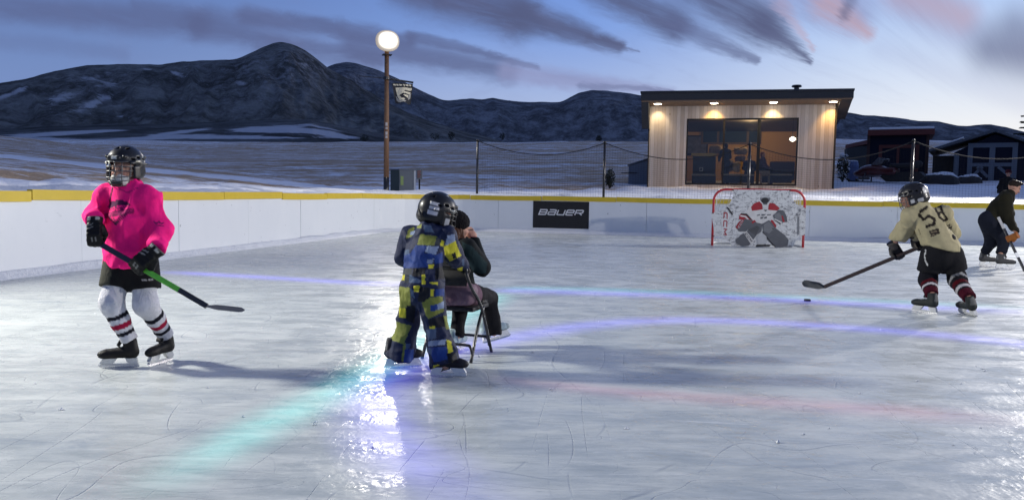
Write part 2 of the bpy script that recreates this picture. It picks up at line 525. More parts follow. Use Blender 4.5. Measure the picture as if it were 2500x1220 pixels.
def ice_mat():
    m, t, b = newmat('skated_ice')
    p = t.pos()
    big = t.noise(p, 0.55, 3, 0.55)
    ps = t.mapping(p, (0.55, 1.25, 1), (0, 0, 0.35))
    mott = t.noise(ps, 3.2, 6, 0.68, 0.4)
    ps2 = t.mapping(p, (0.35, 1.7, 1), (0, 0, -0.25))
    fine = t.noise(ps2, 9.0, 5, 0.7, 0.3)
    frost = t.math('ADD', t.math('MULTIPLY', big, 0.35), t.math('ADD', t.math('MULTIPLY', mott, 0.45), t.math('MULTIPLY', fine, 0.35)))
    fr = t.mr(frost, 0.36, 0.76)
    col = t.mix(fr, (0.275, 0.31, 0.315), (0.545, 0.572, 0.56))
    # short dark scuffs dragged along the sheet
    dk = t.mr(t.noise(t.mapping(p, (0.8, 3.2, 1), (0, 0, 0.12), (7, 3, 0)), 7.0, 5, 0.75, 0.4), 0.60, 0.72, 0, 0.55)
    col = t.mix(dk, col, (0.25, 0.285, 0.30))
    dk2 = t.mr(t.noise(t.mapping(p, (1.6, 4.5, 1), (0, 0, -0.3), (1, 8, 0)), 11.0, 4, 0.75, 0.6), 0.63, 0.72, 0, 0.5)
    col = t.mix(dk2, col, (0.24, 0.27, 0.29))
    # grey scuffed patches and stops
    sc = t.noise(t.mapping(p, (0.5, 1.5, 1), (0, 0, 0.9)), 1.7, 5, 0.72, 0.8)
    col = t.mix(t.mr(sc, 0.57, 0.72, 0, 0.75), col, (0.27, 0.31, 0.34))
    marks = None
    hts = None
    for (rot, sx, sy, scale, wdt, det, seed) in ((0.3, 1, .35, .7, .0026, 1.0, 0), (-0.7, 1, .4, .9, .0024, .6, 11), (1.2, .5, 1, .8, .0020, 1.2, 23), (2.2, 1, .3, 1.3, .003, 0.5, 37), (0.9, 1, .25, 2.2, .0040, .8, 51), (-0.2, 1, .2, 1.8, .0035, .5, 77), (0.1, .3, 1, 2.6, .0035, .3, 91), (-0.35, .3, 1, 3.4, .003, .4, 113), (0.55, .35, 1, 3.0, .003, .6, 131)):
        q = t.mapping(p, (sx, sy, 1), (0, 0, rot), (seed, seed * .7, 0))
        n = t.noise(q, scale, det, 0.4)
        a = t.math('ABSOLUTE', t.math('SUBTRACT', n, 0.5))
        l = t.mr(a, 0.0, wdt, 1, 0)
        brk = t.mr(t.noise(t.mapping(p, (1, 1, 1), (0, 0, 0), (seed * 3, 5, 0)), 1.3, 3, .6), 0.46, 0.6)
        l = t.math('MULTIPLY', l, brk)
        marks = l if marks is None else t.math('MAXIMUM', marks, l)
    col = t.mix(t.math('MULTIPLY', marks, 0.42), col, (0.22, 0.25, 0.28))
    # white shaved streaks
    q = t.mapping(p, (0.3, 2.4, 1), (0, 0, 0.15), (3, 9, 0))
    sh = t.mr(t.noise(q, 5.5, 4, 0.75, 0.5), 0.62, 0.72)
    col = t.mix(t.math('MULTIPLY', sh, 0.4), col, (0.78, 0.79, 0.78))
    t.put(b.inputs['Base Color'], col)
    b.inputs['Roughness'].default_value = 0.7
    b.inputs['Specular IOR Level'].default_value = 0.25
    h = t.math('ADD', t.math('MULTIPLY', fine, 0.5), t.math('ADD', t.math('MULTIPLY', marks, -0.5), t.math('MULTIPLY', t.noise(p, 45, 3, .6), 0.2)))
    t.put(b.inputs['Normal'], t.bump(h, 0.5, 0.012))
    # wet polished film
    b.inputs['Coat Weight'].default_value = 0.75
    b.inputs['Coat IOR'].default_value = 1.31
    t.put(b.inputs['Coat Roughness'], t.mr(mott, 0.35, 0.65, 0.14, 0.42))
    wav = t.math('ADD', t.noise(t.mapping(p, (1.0, 0.7, 1), (0, 0, .2)), 6.0, 3, 0.6), t.math('MULTIPLY', t.noise(t.mapping(p, (1, 1, 1)), 26.0, 2, 0.5), 0.22))
    t.put(b.inputs['Coat Normal'], t.bump(wav, 0.55, 0.022))
    return m
M['ice'] = ice_mat()

def board_mat():
    m, t, b = newmat('white_board_plastic')
    p = t.pos()
    n = t.noise(t.mapping(p, (1, 1, 0.5)), 1.6, 4, 0.6)
    col = t.mix(n, (0.66, 0.69, 0.71), (0.76, 0.78, 0.785))
    sc = t.noise(t.mapping(p, (1, 1, 3)), 5, 6, 0.8)
    col = t.mix(t.mr(sc, 0.60, 0.74, 0, 0.45), col, (0.42, 0.45, 0.47))
    dots = t.mr(t.noise(p, 11, 1.5, 0.5), 0.745, 0.775, 0, 0.65)
    col = t.mix(dots, col, (0.2, 0.2, 0.22))
    t.put(b.inputs['Base Color'], col)
    b.inputs['Roughness'].default_value = 0.42
    t.put(b.inputs['Normal'], t.bump(t.noise(p, 2.2, 2, 0.5), 0.25, 0.03))
    return m
M['board'] = board_mat()
M['cap'] = mat('yellow_cap', (0.62, 0.44, 0.02), 0.45, var=0.12, vscale=3, bump=0.2, bscale=12)

def snow_ground_mat():
    m, t, b = newmat('snowy_grassland')
    p = t.pos()
    a = t.noise(t.mapping(p, (0.035, 0.10, 0.1)), 3.0, 6, 0.68, 0.5)
    c = t.noise(t.mapping(p, (0.14, 0.62, 0.3)), 4.0, 6, 0.74, 0.3)
    s = t.math('ADD', t.math('MULTIPLY', a, 0.42), t.math('MULTIPLY', c, 0.63))
    sep = t.new('ShaderNodeSeparateXYZ'); t.put(sep.inputs[0], p)
    y = sep.outputs[1]; x = sep.outputs[0]
    # trodden, fully snowed ground beside the rink (distances from its two straight sides)
    dl = t.vm('DOT_PRODUCT', t.vm('SUBTRACT', p, (-7.0, 10.4, 0)), (-0.977, 0.212, 0), out=1)
    df = t.vm('DOT_PRODUCT', t.vm('SUBTRACT', p, (0.7, 25.4, 0)), (0.19, 0.982, 0), out=1)
    near = t.math('MAXIMUM', t.math('MULTIPLY', t.mr(dl, 2, 6, 0.3, 0.0), t.mr(df, -6, 0, 1, 0)), t.mr(df, 2.5, t.math('ADD', 6.0, t.math('MULTIPLY', t.mr(x, 2, 9), 9)), 0.3, 0.0))
    near = t.math('MAXIMUM', t.math('MULTIPLY', t.mr(dl, 1.2, 3.0, 0.3, 0.0), t.mr(df, -2, 0, 1, 0)), t.math('MULTIPLY', near, t.mr(df, -0.5, 0.6, 0, 1)))
    far = t.mr(y, 130, 280, 0.0, 0.05)
    s = t.math('ADD', s, t.math('ADD', near, far))
    f = t.mr(s, 0.522, 0.592)
    grass = t.mix(t.noise(p, 0.5, 4, 0.7), (0.27, 0.185, 0.11), (0.62, 0.44, 0.27))
    snow = t.mix(t.noise(p, 0.9, 4, 0.6), (0.80, 0.82, 0.85), (0.90, 0.905, 0.91))
    t.put(b.inputs['Base Color'], t.mix(f, grass, snow))
    b.inputs['Roughness'].default_value = 0.85
    b.inputs['Specular IOR Level'].default_value = 0.2
    h = t.math('ADD', t.noise(p, 1.4, 5, 0.65), t.math('MULTIPLY', t.noise(p, 9, 4, 0.6), 0.25))
    t.put(b.inputs['Normal'], t.bump(h, 0.7, 0.12))
    return m
M['ground'] = snow_ground_mat()

def snow_mat():
    m, t, b = newmat('packed_snow')
    p = t.pos()
    t.put(b.inputs['Base Color'], t.mix(t.noise(p, 3, 5, 0.65), (0.62, 0.64, 0.66), (0.82, 0.83, 0.84)))
    b.inputs['Roughness'].default_value = 0.8
    b.inputs['Specular IOR Level'].default_value = 0.25
    h = t.math('ADD', t.noise(p, 6, 5, 0.65), t.math('MULTIPLY', t.noise(p, 40, 3, 0.6), 0.3))
    t.put(b.inputs['Normal'], t.bump(h, 0.8, 0.06))
    return m
M['snow'] = snow_mat()

def mountain_mat(name, snow_lo, snow_hi, snow_amt, base=(0.020, 0.024, 0.026), lowsnow=False):
    m, t, b = newmat(name)
    p = t.pos()
    a = t.new('ShaderNodeAttribute', attribute_name='Col').outputs['Color']
    sepc = t.new('ShaderNodeSeparateColor'); t.put(sepc.inputs[0], a)
    big = t.noise(t.mapping(p, (1, 0.6, 1.6)), 0.0040, 4, 0.6, 0.3)
    rag = t.noise(t.mapping(p, (1, 1, 2)), 0.022, 5, 0.72, 0.3)
    s = t.math('ADD', t.math('MULTIPLY', big, 0.7), t.math('MULTIPLY', rag, 0.5))
    s = t.math('ADD', s, t.math('MULTIPLY', sepc.outputs[0], 0.5))
    f = t.mr(s, snow_lo, snow_hi, 0, snow_amt)
    tr = t.noise(p, 0.05, 4, 0.75)
    gul = t.noise(t.mapping(p, (1, 1, 1)), 0.009, 8, 0.68)
    tr = t.math('ADD', t.math('MULTIPLY', tr, 0.5), t.math('MULTIPLY', t.mr(gul, 0.30, 0.70), 0.4))
    forest = t.mix(t.mr(tr, 0.25, 0.8), tuple(x * 0.55 for x in base), tuple(x * 2.0 for x in base))
    dust = t.mix(t.mr(t.noise(p, 0.03, 6, 0.8), 0.46, 0.62, 0, 0.75), forest, (0.30, 0.31, 0.33))
    forest = t.mix(sepc.outputs[1], forest, dust)
    sn = t.noise(t.mapping(p, (1, 1, 2.2)), 0.055, 6, 0.8, 0.3)
    snf = t.math('MULTIPLY', t.mr(sn, 0.57, 0.66, 0, 0.5), t.mr(t.math('ADD', big, t.math('MULTIPLY', sepc.outputs[0], 0.5)), 0.42, 0.62))
    forest = t.mix(snf, forest, (0.42, 0.45, 0.50))
    t.put(b.inputs['Base Color'], t.mix(f, forest, (0.58, 0.60, 0.64)))
    b.inputs['Roughness'].default_value = 0.95
    b.inputs['Specular IOR Level'].default_value = 0.0
    t.put(b.inputs['Normal'], t.bump(t.math('ADD', t.noise(p, 0.03, 6, 0.75), t.math('MULTIPLY', gul, 0.5)), 0.55, 24))
    return m
M['mount'] = mountain_mat('forested_mountain', 0.74, 0.90, 0.75, (0.125, 0.13, 0.125))
M['mount_far'] = mountain_mat('bare_mountain', 1.0, 1.3, 0.3, (0.14, 0.15, 0.165))
M['foothill'] = mountain_mat('foothill', 0.68, 0.78, 0.9, (0.085, 0.09, 0.09))

def pine_board_mat():
    m, t, b = newmat('pine_cladding')
    o = t.obj()
    sep = t.new('ShaderNodeSeparateXYZ'); t.put(sep.inputs[0], o)
    u = t.math('DIVIDE', sep.outputs[0], 0.14)
    bid = t.math('FLOOR', u)
    wn = t.new('ShaderNodeTexWhiteNoise', noise_dimensions='1D'); t.put(wn.inputs['W'], bid)
    tone = wn.outputs[0]
    col = t.mix(tone, (0.48, 0.385, 0.30), (0.66, 0.57, 0.475))
    gr = t.noise(t.mapping(o, (22, 1, 1.2)), 2.2, 5, 0.65, 0.4)
    col = t.mix(t.mr(gr, 0.4, 0.75, 0, 0.40), col, (0.34, 0.25, 0.17))
    kn = t.new('ShaderNodeTexVoronoi'); kn.inputs['Scale'].default_value = 1.0
    t.put(kn.inputs['Vector'], t.mapping(o, (3.2, 1, 1.1)))
    col = t.mix(t.mr(kn.outputs[0], 0.03, 0.07, 0.8, 0), col, (0.12, 0.06, 0.03))
    fx = t.math('FRACT', u)
    gap = t.mr(t.math('ABSOLUTE', t.math('SUBTRACT', fx, 0.5)), 0.46, 0.49, 0, 1)
    col = t.mix(t.math('MULTIPLY', gap, 0.6), col, (0.10, 0.06, 0.04))
    t.put(b.inputs['Base Color'], col)
    b.inputs['Roughness'].default_value = 0.75
    b.inputs['Specular IOR Level'].default_value = 0.2
    t.put(b.inputs['Normal'], t.bump(t.math('ADD', t.math('MULTIPLY', gap, -1), t.math('MULTIPLY', gr, 0.2)), 0.6, 0.006))
    return m
M['pine'] = pine_board_mat()

def tarp_mat():
    m, t, b = newmat('scuffed_white_vinyl')
    o = t.obj()
    n = t.noise(t.mapping(o, (2.0, 1, 5)), 4, 5, 0.74, 0.8)
    col = t.mix(t.mr(n, 0.53, 0.60, 0, 0.85), (0.58, 0.59, 0.58), (0.12, 0.12, 0.13))
    n2 = t.noise(t.mapping(o, (5, 1, 1.5), (0, 0.5, 0)), 5, 5, 0.78, 0.5)
    col = t.mix(t.mr(n2, 0.56, 0.63, 0, 0.75), col, (0.12, 0.12, 0.13))
    t.put(b.inputs['Base Color'], col)
    b.inputs['Roughness'].default_value = 0.5
    t.put(b.inputs['Normal'], t.bump(t.noise(o, 5, 3, 0.6), 0.3, 0.02))
    return m
M['tarp'] = tarp_mat()

def painted_light_mat(name, col, strength):
    "projected light painted as glow: bright along its middle, thinning towards its rims"
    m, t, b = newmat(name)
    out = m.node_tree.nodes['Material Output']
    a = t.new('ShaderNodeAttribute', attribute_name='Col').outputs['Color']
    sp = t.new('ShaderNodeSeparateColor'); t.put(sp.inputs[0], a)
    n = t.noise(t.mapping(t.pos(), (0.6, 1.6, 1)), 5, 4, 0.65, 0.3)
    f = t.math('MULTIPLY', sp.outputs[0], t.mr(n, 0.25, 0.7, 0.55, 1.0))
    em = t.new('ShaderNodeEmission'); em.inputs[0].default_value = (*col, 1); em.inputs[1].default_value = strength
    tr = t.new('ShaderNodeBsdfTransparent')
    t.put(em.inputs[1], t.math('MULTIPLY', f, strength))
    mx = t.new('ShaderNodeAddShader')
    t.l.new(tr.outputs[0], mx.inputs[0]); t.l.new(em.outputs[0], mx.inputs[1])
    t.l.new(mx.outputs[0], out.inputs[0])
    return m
# ------------------------------------------------------------------ sky
def az_el(px, py):
    "gnomonic coordinates of a direction in the place (tangent of azimuth, tangent of elevation)"
    r = ray(px, py); return (r[0] / r[1], r[2] / r[1])
W = bpy.data.worlds.new('World'); SC.world = W; W.use_nodes = True
t = NT(W.node_tree)
for n in list(t.n): t.n.remove(n)
wo = t.new('ShaderNodeOutputWorld')
d = t.new('ShaderNodeTexCoord').outputs['Generated']
sp = t.new('ShaderNodeSeparateXYZ'); t.put(sp.inputs[0], d)
dx, dy, dz = sp.outputs
ay = t.math('MAXIMUM', dy, 0.05)
tx = t.math('DIVIDE', dx, ay); ty = t.math('DIVIDE', dz, ay)
el = t.math('ARCSINE', dz)
def ramp(v, stops):
    n = t.new('ShaderNodeValToRGB'); cr = n.color_ramp
    while len(cr.elements) < len(stops): cr.elements.new(0.5)
    for e, (p, c) in zip(cr.elements, stops): e.position = p; e.color = (*c, 1)
    t.put(n.inputs[0], v); return n.outputs[0]
ev = t.mr(el, 0.0, PI / 2, 0, 1, False)
left = ramp(ev, [(0.0, sr(124, 148, 200)), (0.08, sr(112, 138, 192)), (0.16, sr(90, 116, 174)), (0.4, sr(84, 104, 156)), (1.0, sr(96, 106, 142))])
midc = ramp(ev, [(0.0, sr(205, 210, 228)), (0.07, sr(166, 184, 224)), (0.13, sr(122, 156, 222)), (0.2, sr(98, 136, 212)), (0.45, sr(88, 112, 170)), (1.0, sr(96, 106, 142))])
right = ramp(ev, [(0.0, sr(240, 232, 222)), (0.05, sr(234, 238, 244)), (0.10, sr(202, 218, 244)), (0.16, sr(160, 194, 246)), (0.24, sr(130, 168, 236)), (0.5, sr(96, 118, 172)), (1.0, sr(96, 106, 142))])
azn = t.math('ARCTAN2', dx, dy)
f1 = t.mr(azn, -0.55, 0.12); f2 = t.mr(azn, 0.05, 0.52)
bg = t.mix(f2, t.mix(f1, left, midc), right)
# behind the camera and far to the side the sky falls back to the plain dusk blue
fb = t.mr(t.math('ABSOLUTE', azn), 1.1, 2.2)
bg = t.mix(fb, bg, left)
# cloud streets: streaky noise laid out in polar form about their vanishing point
VP = az_el(2560, 372)
qx = t.math('SUBTRACT', tx, VP[0]); qy = t.math('SUBTRACT', ty, VP[1])
th = t.math('ARCTAN2', qy, qx); rr = t.math('SQRT', t.math('ADD', t.math('MULTIPLY', qx, qx), t.math('MULTIPLY', qy, qy)))
cv = t.new('ShaderNodeCombineXYZ'); t.put(cv.inputs[0], t.math('MULTIPLY', th, 13.0)); t.put(cv.inputs[1], t.math('MULTIPLY', rr, 6.0))
streak = t.noise(cv.outputs[0], 1.6, 5, 0.6, 0.6)
cv3 = t.new('ShaderNodeCombineXYZ'); t.put(cv3.inputs[0], t.math('MULTIPLY', th, 34.0)); t.put(cv3.inputs[1], t.math('MULTIPLY', rr, 5.0))
streak3 = t.noise(cv3.outputs[0], 1.6, 4, 0.6, 0.3)
cv2 = t.new('ShaderNodeCombineXYZ'); t.put(cv2.inputs[0], t.math('MULTIPLY', th, 30.0)); t.put(cv2.inputs[1], t.math('MULTIPLY', rr, 14.0))
streak2 = t.noise(cv2.outputs[0], 2.0, 5, 0.65, 0.8)
rf = t.mr(rr, 0.03, 0.42)
pv = t.new('ShaderNodeCombineXYZ')
t.put(pv.inputs[0], t.math('ADD', tx, t.math('MULTIPLY', t.math('MULTIPLY', t.math('SUBTRACT', streak2, 0.5), 0.022), rf)))
t.put(pv.inputs[1], t.math('ADD', ty, t.math('MULTIPLY', rf, t.math('ADD', t.math('MULTIPLY', t.math('SUBTRACT', streak, 0.5), 0.018), t.math('MULTIPLY', t.math('SUBTRACT', streak2, 0.5), 0.008)))))
pv = pv.outputs[0]
def cloud(A, B, w0, w1, op, soft=0.25):
    a = az_el(*A); b = az_el(*B); ba = (b[0] - a[0], b[1] - a[1]); L2 = ba[0] ** 2 + ba[1] ** 2
    pa = t.vm('SUBTRACT', pv, (a[0], a[1], 0))
    h = t.math('DIVIDE', t.vm('DOT_PRODUCT', pa, (ba[0], ba[1], 0), out=1), L2, clamp=True)
    off = t.new('ShaderNodeVectorMath', operation='SCALE'); off.inputs[0].default_value = (ba[0], ba[1], 0); t.put(off.inputs['Scale'], h)
    dist = t.vm('LENGTH', t.vm('SUBTRACT', pa, off.outputs[0]), out=1)
    w = t.math('ADD', t.math('MULTIPLY', h, (w1 - w0) / FPX), w0 / FPX)
    k = t.math('DIVIDE', dist, w)
    return t.mr(k, soft, 1.0, op, 0.0)
DARK = sr(78, 86, 126); MIDL = sr(84, 94, 138); PINK = sr(182, 158, 178); LAV = sr(140, 146, 190)
clouds = [
 ((-200, 0), (480, 62), 48, 40, .74, MIDL), ((480, 62), (930, 150), 44, 20, .80, MIDL),
 ((330, 12), (830, 66), 22, 24, .45, MIDL), ((600, 36), (1000, 104), 30, 20, .74, MIDL), ((1000, 90), (1310, 162), 18, 9, .75, MIDL),
 ((860, 110), (1240, 176), 42, 34, .82, MIDL), ((1240, 176), (1640, 226), 34, 14, .75, LAV),
 ((980, -40), (1270, 40), 70, 62, .97, DARK), ((1270, 40), (1510, 112), 58, 18, .95, DARK), ((1440, 92), (1560, 124), 12, 5, .6, DARK),
 ((1460, -40), (1650, 62), 62, 46, .92, DARK), ((1650, 62), (1850, 150), 44, 10, .75, MIDL),
 ((1690, -50), (1860, 56), 84, 66, .92, DARK), ((1860, 56), (1978, 148), 58, 10, .92, DARK), ((1905, 10), (1985, 120), 26, 8, .55, PINK),
 ((1930, -50), (2080, 40), 90, 62, .80, LAV), ((2020, 10), (2120, 84), 50, 22, .85, PINK), ((2085, -20), (2060, 40), 26, 18, .6, DARK),
 ((2150, -60), (2340, 60), 110, 80, .55, LAV), ((2200, -20), (2350, 40), 60, 50, .6, PINK),
 ((2420, 120), (2600, 150), 78, 92, .72, MIDL), ((2480, 60), (2640, 90), 70, 80, .5, MIDL), ((2150, 120), (2500, 250), 40, 40, .18, LAV),
 ((1420, 208), (1640, 222), 12, 6, .5, MIDL), ((640, 128), (930, 172), 22, 8, .35, MIDL), ((-100, 95), (300, 130), 30, 22, .25, MIDL),
]
colr = bg
tex = t.mr(t.math('ADD', t.math('MULTIPLY', streak, 0.6), t.math('MULTIPLY', streak2, 0.4)), 0.28, 0.55, 0.88, 1.0)
tex = t.math('MULTIPLY', tex, t.mr(streak3, 0.32, 0.58, 0.86, 1.0))
tex = t.mix(rf, (1, 1, 1), tex)
for (A, B, w0, w1, op, cc) in clouds:
    mk_ = cloud(A, B, w0 * 1.28, w1 * 1.36, op, 0.12 if A[0] < 1800 else 0.0)
    colr = t.mix(t.math('MULTIPLY', mk_, tex), colr, cc)
# thin veil of streaks everywhere ahead
veil = t.math('MULTIPLY', t.math('MULTIPLY', t.mr(streak, 0.45, 0.75, 0, 0.16), rf), t.mr(dy, 0.1, 0.4))
colr = t.mix(veil, colr, sr(112, 120, 165))
sky = t.new('ShaderNodeTexSky', sky_type='NISHITA'); sky.sun_disc = False
sky.sun_elevation = math.radians(1.0); sky.sun_rotation = math.radians(62)
b1 = t.new('ShaderNodeBackground'); t.put(b1.inputs[0], colr); b1.inputs[1].default_value = 1.0
b2 = t.new('ShaderNodeBackground'); t.put(b2.inputs[0], sky.outputs[0]); b2.inputs[1].default_value = 0.02
ad = t.new('ShaderNodeAddShader'); t.l.new(b1.outputs[0], ad.inputs[0]); t.l.new(b2.outputs[0], ad.inputs[1])
t.l.new(ad.outputs[0], wo.inputs[0])
W.cycles.sampling_method = 'MANUAL'; W.cycles.sample_map_resolution = 1024

def lamp(name, typ, loc, power, col=(1, 1, 1), aim=None, **kw):
    l = bpy.data.lights.new(name, typ); l.energy = power; l.color = col
    for k, v in kw.items(): setattr(l, k, v)
    o = bpy.data.objects.new(name, l); COL.objects.link(o); o.location = Vector(tuple(map(float, loc)))
    if aim is not None:
        dv = Vector(tuple(map(float, aim))) - o.location
        o.rotation_euler = dv.to_track_quat('-Z', 'Y').to_euler()
    return o
# last light of the set sun, over the right-hand ridge
s_az, s_el = math.radians(62), math.radians(4)
sd = np.array([math.sin(s_az) * math.cos(s_el), math.cos(s_az) * math.cos(s_el), math.sin(s_el)])
lamp('sun', 'SUN', (0, 0, 50), 0.12, (1, 0.72, 0.55), aim=np.array([0, 0, 50]) - sd, angle=math.radians(12))

# ------------------------------------------------------------------ rink outline
def line2(a, b):
    a = np.asarray(a)[:2]; b = np.asarray(b)[:2]; return a, nrm(b - a)
La, Ld = line2(G(0, 680), G(860, 574.5))
Fa, Fd = line2(G(1300, 567.5), G(2400, 598))
A_ = np.array([[Ld[0], -Fd[0]], [Ld[1], -Fd[1]]])
s0 = np.linalg.solve(A_, Fa - La)[0]
corner = La + Ld * s0
RAD = 2.7
ang = math.acos(np.clip(-Ld @ Fd, -1, 1)); tl = RAD / math.tan(ang / 2)
pA = corner - Ld * tl; pB = corner + Fd * tl
cen = corner + nrm(Fd - Ld) * (RAD / math.sin(ang / 2))
def outline(step=0.4):
    pts = []
    a0 = La - Ld * 18
    L = np.linalg.norm(pA - a0); n = int(L / step)
    for i in range(n): pts.append(a0 + Ld * L * i / n)
    ta = math.atan2(*(pA - cen)[::-1]); tb = math.atan2(*(pB - cen)[::-1])
    while tb > ta: tb -= 2 * PI
    n = max(6, int(abs(tb - ta) * RAD / step * 1.5))
    for i in range(n): q = ta + (tb - ta) * i / n; pts.append(cen + RAD * np.array([math.cos(q), math.sin(q)]))
    b1_ = pB + Fd * 24
    L = np.linalg.norm(b1_ - pB); n = int(L / step)
    for i in range(n + 1): pts.append(pB + Fd * L * i / n)
    return np.array(pts)
OUT = outline()
CUM = np.concatenate([[0], np.cumsum(np.linalg.norm(np.diff(OUT, axis=0), axis=1))])
def along(s):
    i = int(np.clip(np.searchsorted(CUM, s) - 1, 0, len(OUT) - 2))
    f = (s - CUM[i]) / (CUM[i + 1] - CUM[i])
    p = OUT[i] * (1 - f) + OUT[i + 1] * f
    tg = nrm(OUT[i + 1] - OUT[i])
    return p, tg, np.array([-tg[1], tg[0]])       # outward normal
LN = np.array([-Ld[1], Ld[0]]); FN = np.array([-Fd[1], Fd[0]])
def outside(x, y):
    "distance outside the boards (negative on the ice)"
    p = np.stack([x, y], -1)
    return np.maximum((p - La) @ LN, (p - Fa) @ FN)

# ------------------------------------------------------------------ ice
mb = MB()
xs = np.concatenate([np.linspace(-14, 24, 39)]); ys = np.linspace(-16, 30, 47)
vs = [(x, y, 0) for y in ys for x in xs]; fs = []
nx = len(xs)
poly = list(OUT) + [OUT[-1] + np.array([0, -40]), OUT[0] + np.array([25, -4])]
bm_pts = [(p[0], p[1], 0.0) for p in poly]
o = mk('ice', bm_pts, [tuple(range(len(bm_pts) - 1, -1, -1))], M['ice'], smooth=False)
tag(o, kind='structure')

# coloured light lines cast on the ice, painted as emissive ribbons
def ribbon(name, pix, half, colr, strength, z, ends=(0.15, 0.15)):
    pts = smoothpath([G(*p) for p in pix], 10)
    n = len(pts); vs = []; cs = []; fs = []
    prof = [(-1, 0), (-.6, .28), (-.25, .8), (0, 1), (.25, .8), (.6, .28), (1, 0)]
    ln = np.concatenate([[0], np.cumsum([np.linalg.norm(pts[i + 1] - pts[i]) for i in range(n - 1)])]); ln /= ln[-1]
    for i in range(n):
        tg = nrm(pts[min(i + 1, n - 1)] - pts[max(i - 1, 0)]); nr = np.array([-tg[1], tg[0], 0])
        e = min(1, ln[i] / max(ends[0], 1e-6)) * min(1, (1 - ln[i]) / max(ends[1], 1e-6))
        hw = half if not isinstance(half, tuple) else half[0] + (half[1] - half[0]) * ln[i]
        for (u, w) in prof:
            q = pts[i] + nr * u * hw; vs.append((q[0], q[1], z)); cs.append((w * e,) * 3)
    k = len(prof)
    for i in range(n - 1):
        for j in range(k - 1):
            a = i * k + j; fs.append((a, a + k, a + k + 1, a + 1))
    o = mk(name, vs, fs, painted_light_mat(name + '_glow', colr, strength), None, True, np.array(cs))
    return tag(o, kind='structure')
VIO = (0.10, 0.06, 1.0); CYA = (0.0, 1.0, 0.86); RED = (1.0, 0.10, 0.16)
ribbon('far_painted_light', [(380, 662), (640, 677), (870, 690), (1060, 698)], 0.40, VIO, 0.34, 0.004)
ribbon('far_painted_light_cyan', [(1200, 704), (1420, 706), (1800, 719), (2150, 735), (2620, 757)], 0.42, (0.0, 0.75, 0.85), 0.13, 0.005, (0.05, 0.2))
ribbon('far_painted_light_blue', [(1180, 708), (1420, 715), (1800, 728), (2150, 745), (2620, 768)], 0.46, VIO, 0.27, 0.009, (0.05, 0.2))
ribbon('circle_painted_light', [(2640, 866), (2500, 842), (2300, 820), (2080, 802), (1860, 788), (1640, 783), (1440, 795), (1240, 828), (1060, 872), (955, 930), (925, 985), (945, 1060), (1010, 1130), (1120, 1215), (1260, 1300)], 0.36, VIO, 0.31, 0.013, (0.02, 0.1))
ribbon('cyan_painted_light', [(300, 1235), (470, 1140), (660, 1035), (860, 935), (1030, 835), (1150, 760), (1225, 712)], (0.26, 0.40), CYA, 0.21, 0.017, (0.12, 0.1))
ribbon('red_painted_light', [(1180, 925), (1500, 960), (1850, 985), (2250, 1012), (2560, 1040)], (0.16, 0.3), RED, 0.10, 0.021, (0.2, 0.2))

# ------------------------------------------------------------------ ground, one sheet to the horizon
th_ = np.concatenate([np.linspace(-180, -62, 30)[:-1], np.linspace(-62, 62, 260), np.linspace(62, 180, 30)[1:]])
rr_ = np.concatenate([np.linspace(0.5, 60, 110), np.geomspace(61.5, 9000, 90)])
TH, RR = np.meshgrid(np.radians(th_), rr_)
X = RR * np.sin(TH); Y = RR * np.cos(TH)
S = outside(X, Y)
def sst(a, b, v):
    u = np.clip((v - a) / (b - a), 0, 1); return u * u * (3 - 2 * u)
def ground_z(X, Y):
    S = outside(X, Y)
    Sx = np.maximum(S, 0)
    p = np.stack([X.ravel(), Y.ravel(), np.zeros(X.size)], 1)
    n1 = (fbm(p * 0.25, 4, 3).reshape(X.shape) - 0.5); n2 = (fbm(p * 1.3, 4, 5).reshape(X.shape) - 0.5); n3 = (fbm(p * 0.02, 4, 9).reshape(X.shape) - 0.5)
    sl = np.minimum(Sx, 285) * 0.076
    zz = 1.12 + sl + n1 * 0.25 * sst(6, 30, Sx) + n2 * 0.28 * sst(0.6, 2.5, Sx) * (1 - 0.6 * sst(4, 9, Sx)) + n3 * 3.5 * sst(20, 120, Sx)
    zz = zz + 0.10 * np.exp(-((Sx - 1.4) / 0.9) ** 2)
    return np.where(S < 0.7, -0.35, zz)
Z = ground_z(X, Y)
nr_, nc_ = X.shape
vs = np.stack([X.ravel(), Y.ravel(), Z.ravel()], 1)
ii, jj = np.meshgrid(np.arange(nr_ - 1), np.arange(nc_ - 1), indexing='ij')
a = (ii * nc_ + jj).ravel()
fs = np.stack([a, a + 1, a + nc_ + 1, a + nc_], 1)[:, ::-1]
tag(mk('ground', vs, fs, M['ground']), kind='structure')
def gz(x, y): return float(ground_z(np.array([x], float), np.array([y], float))[0])

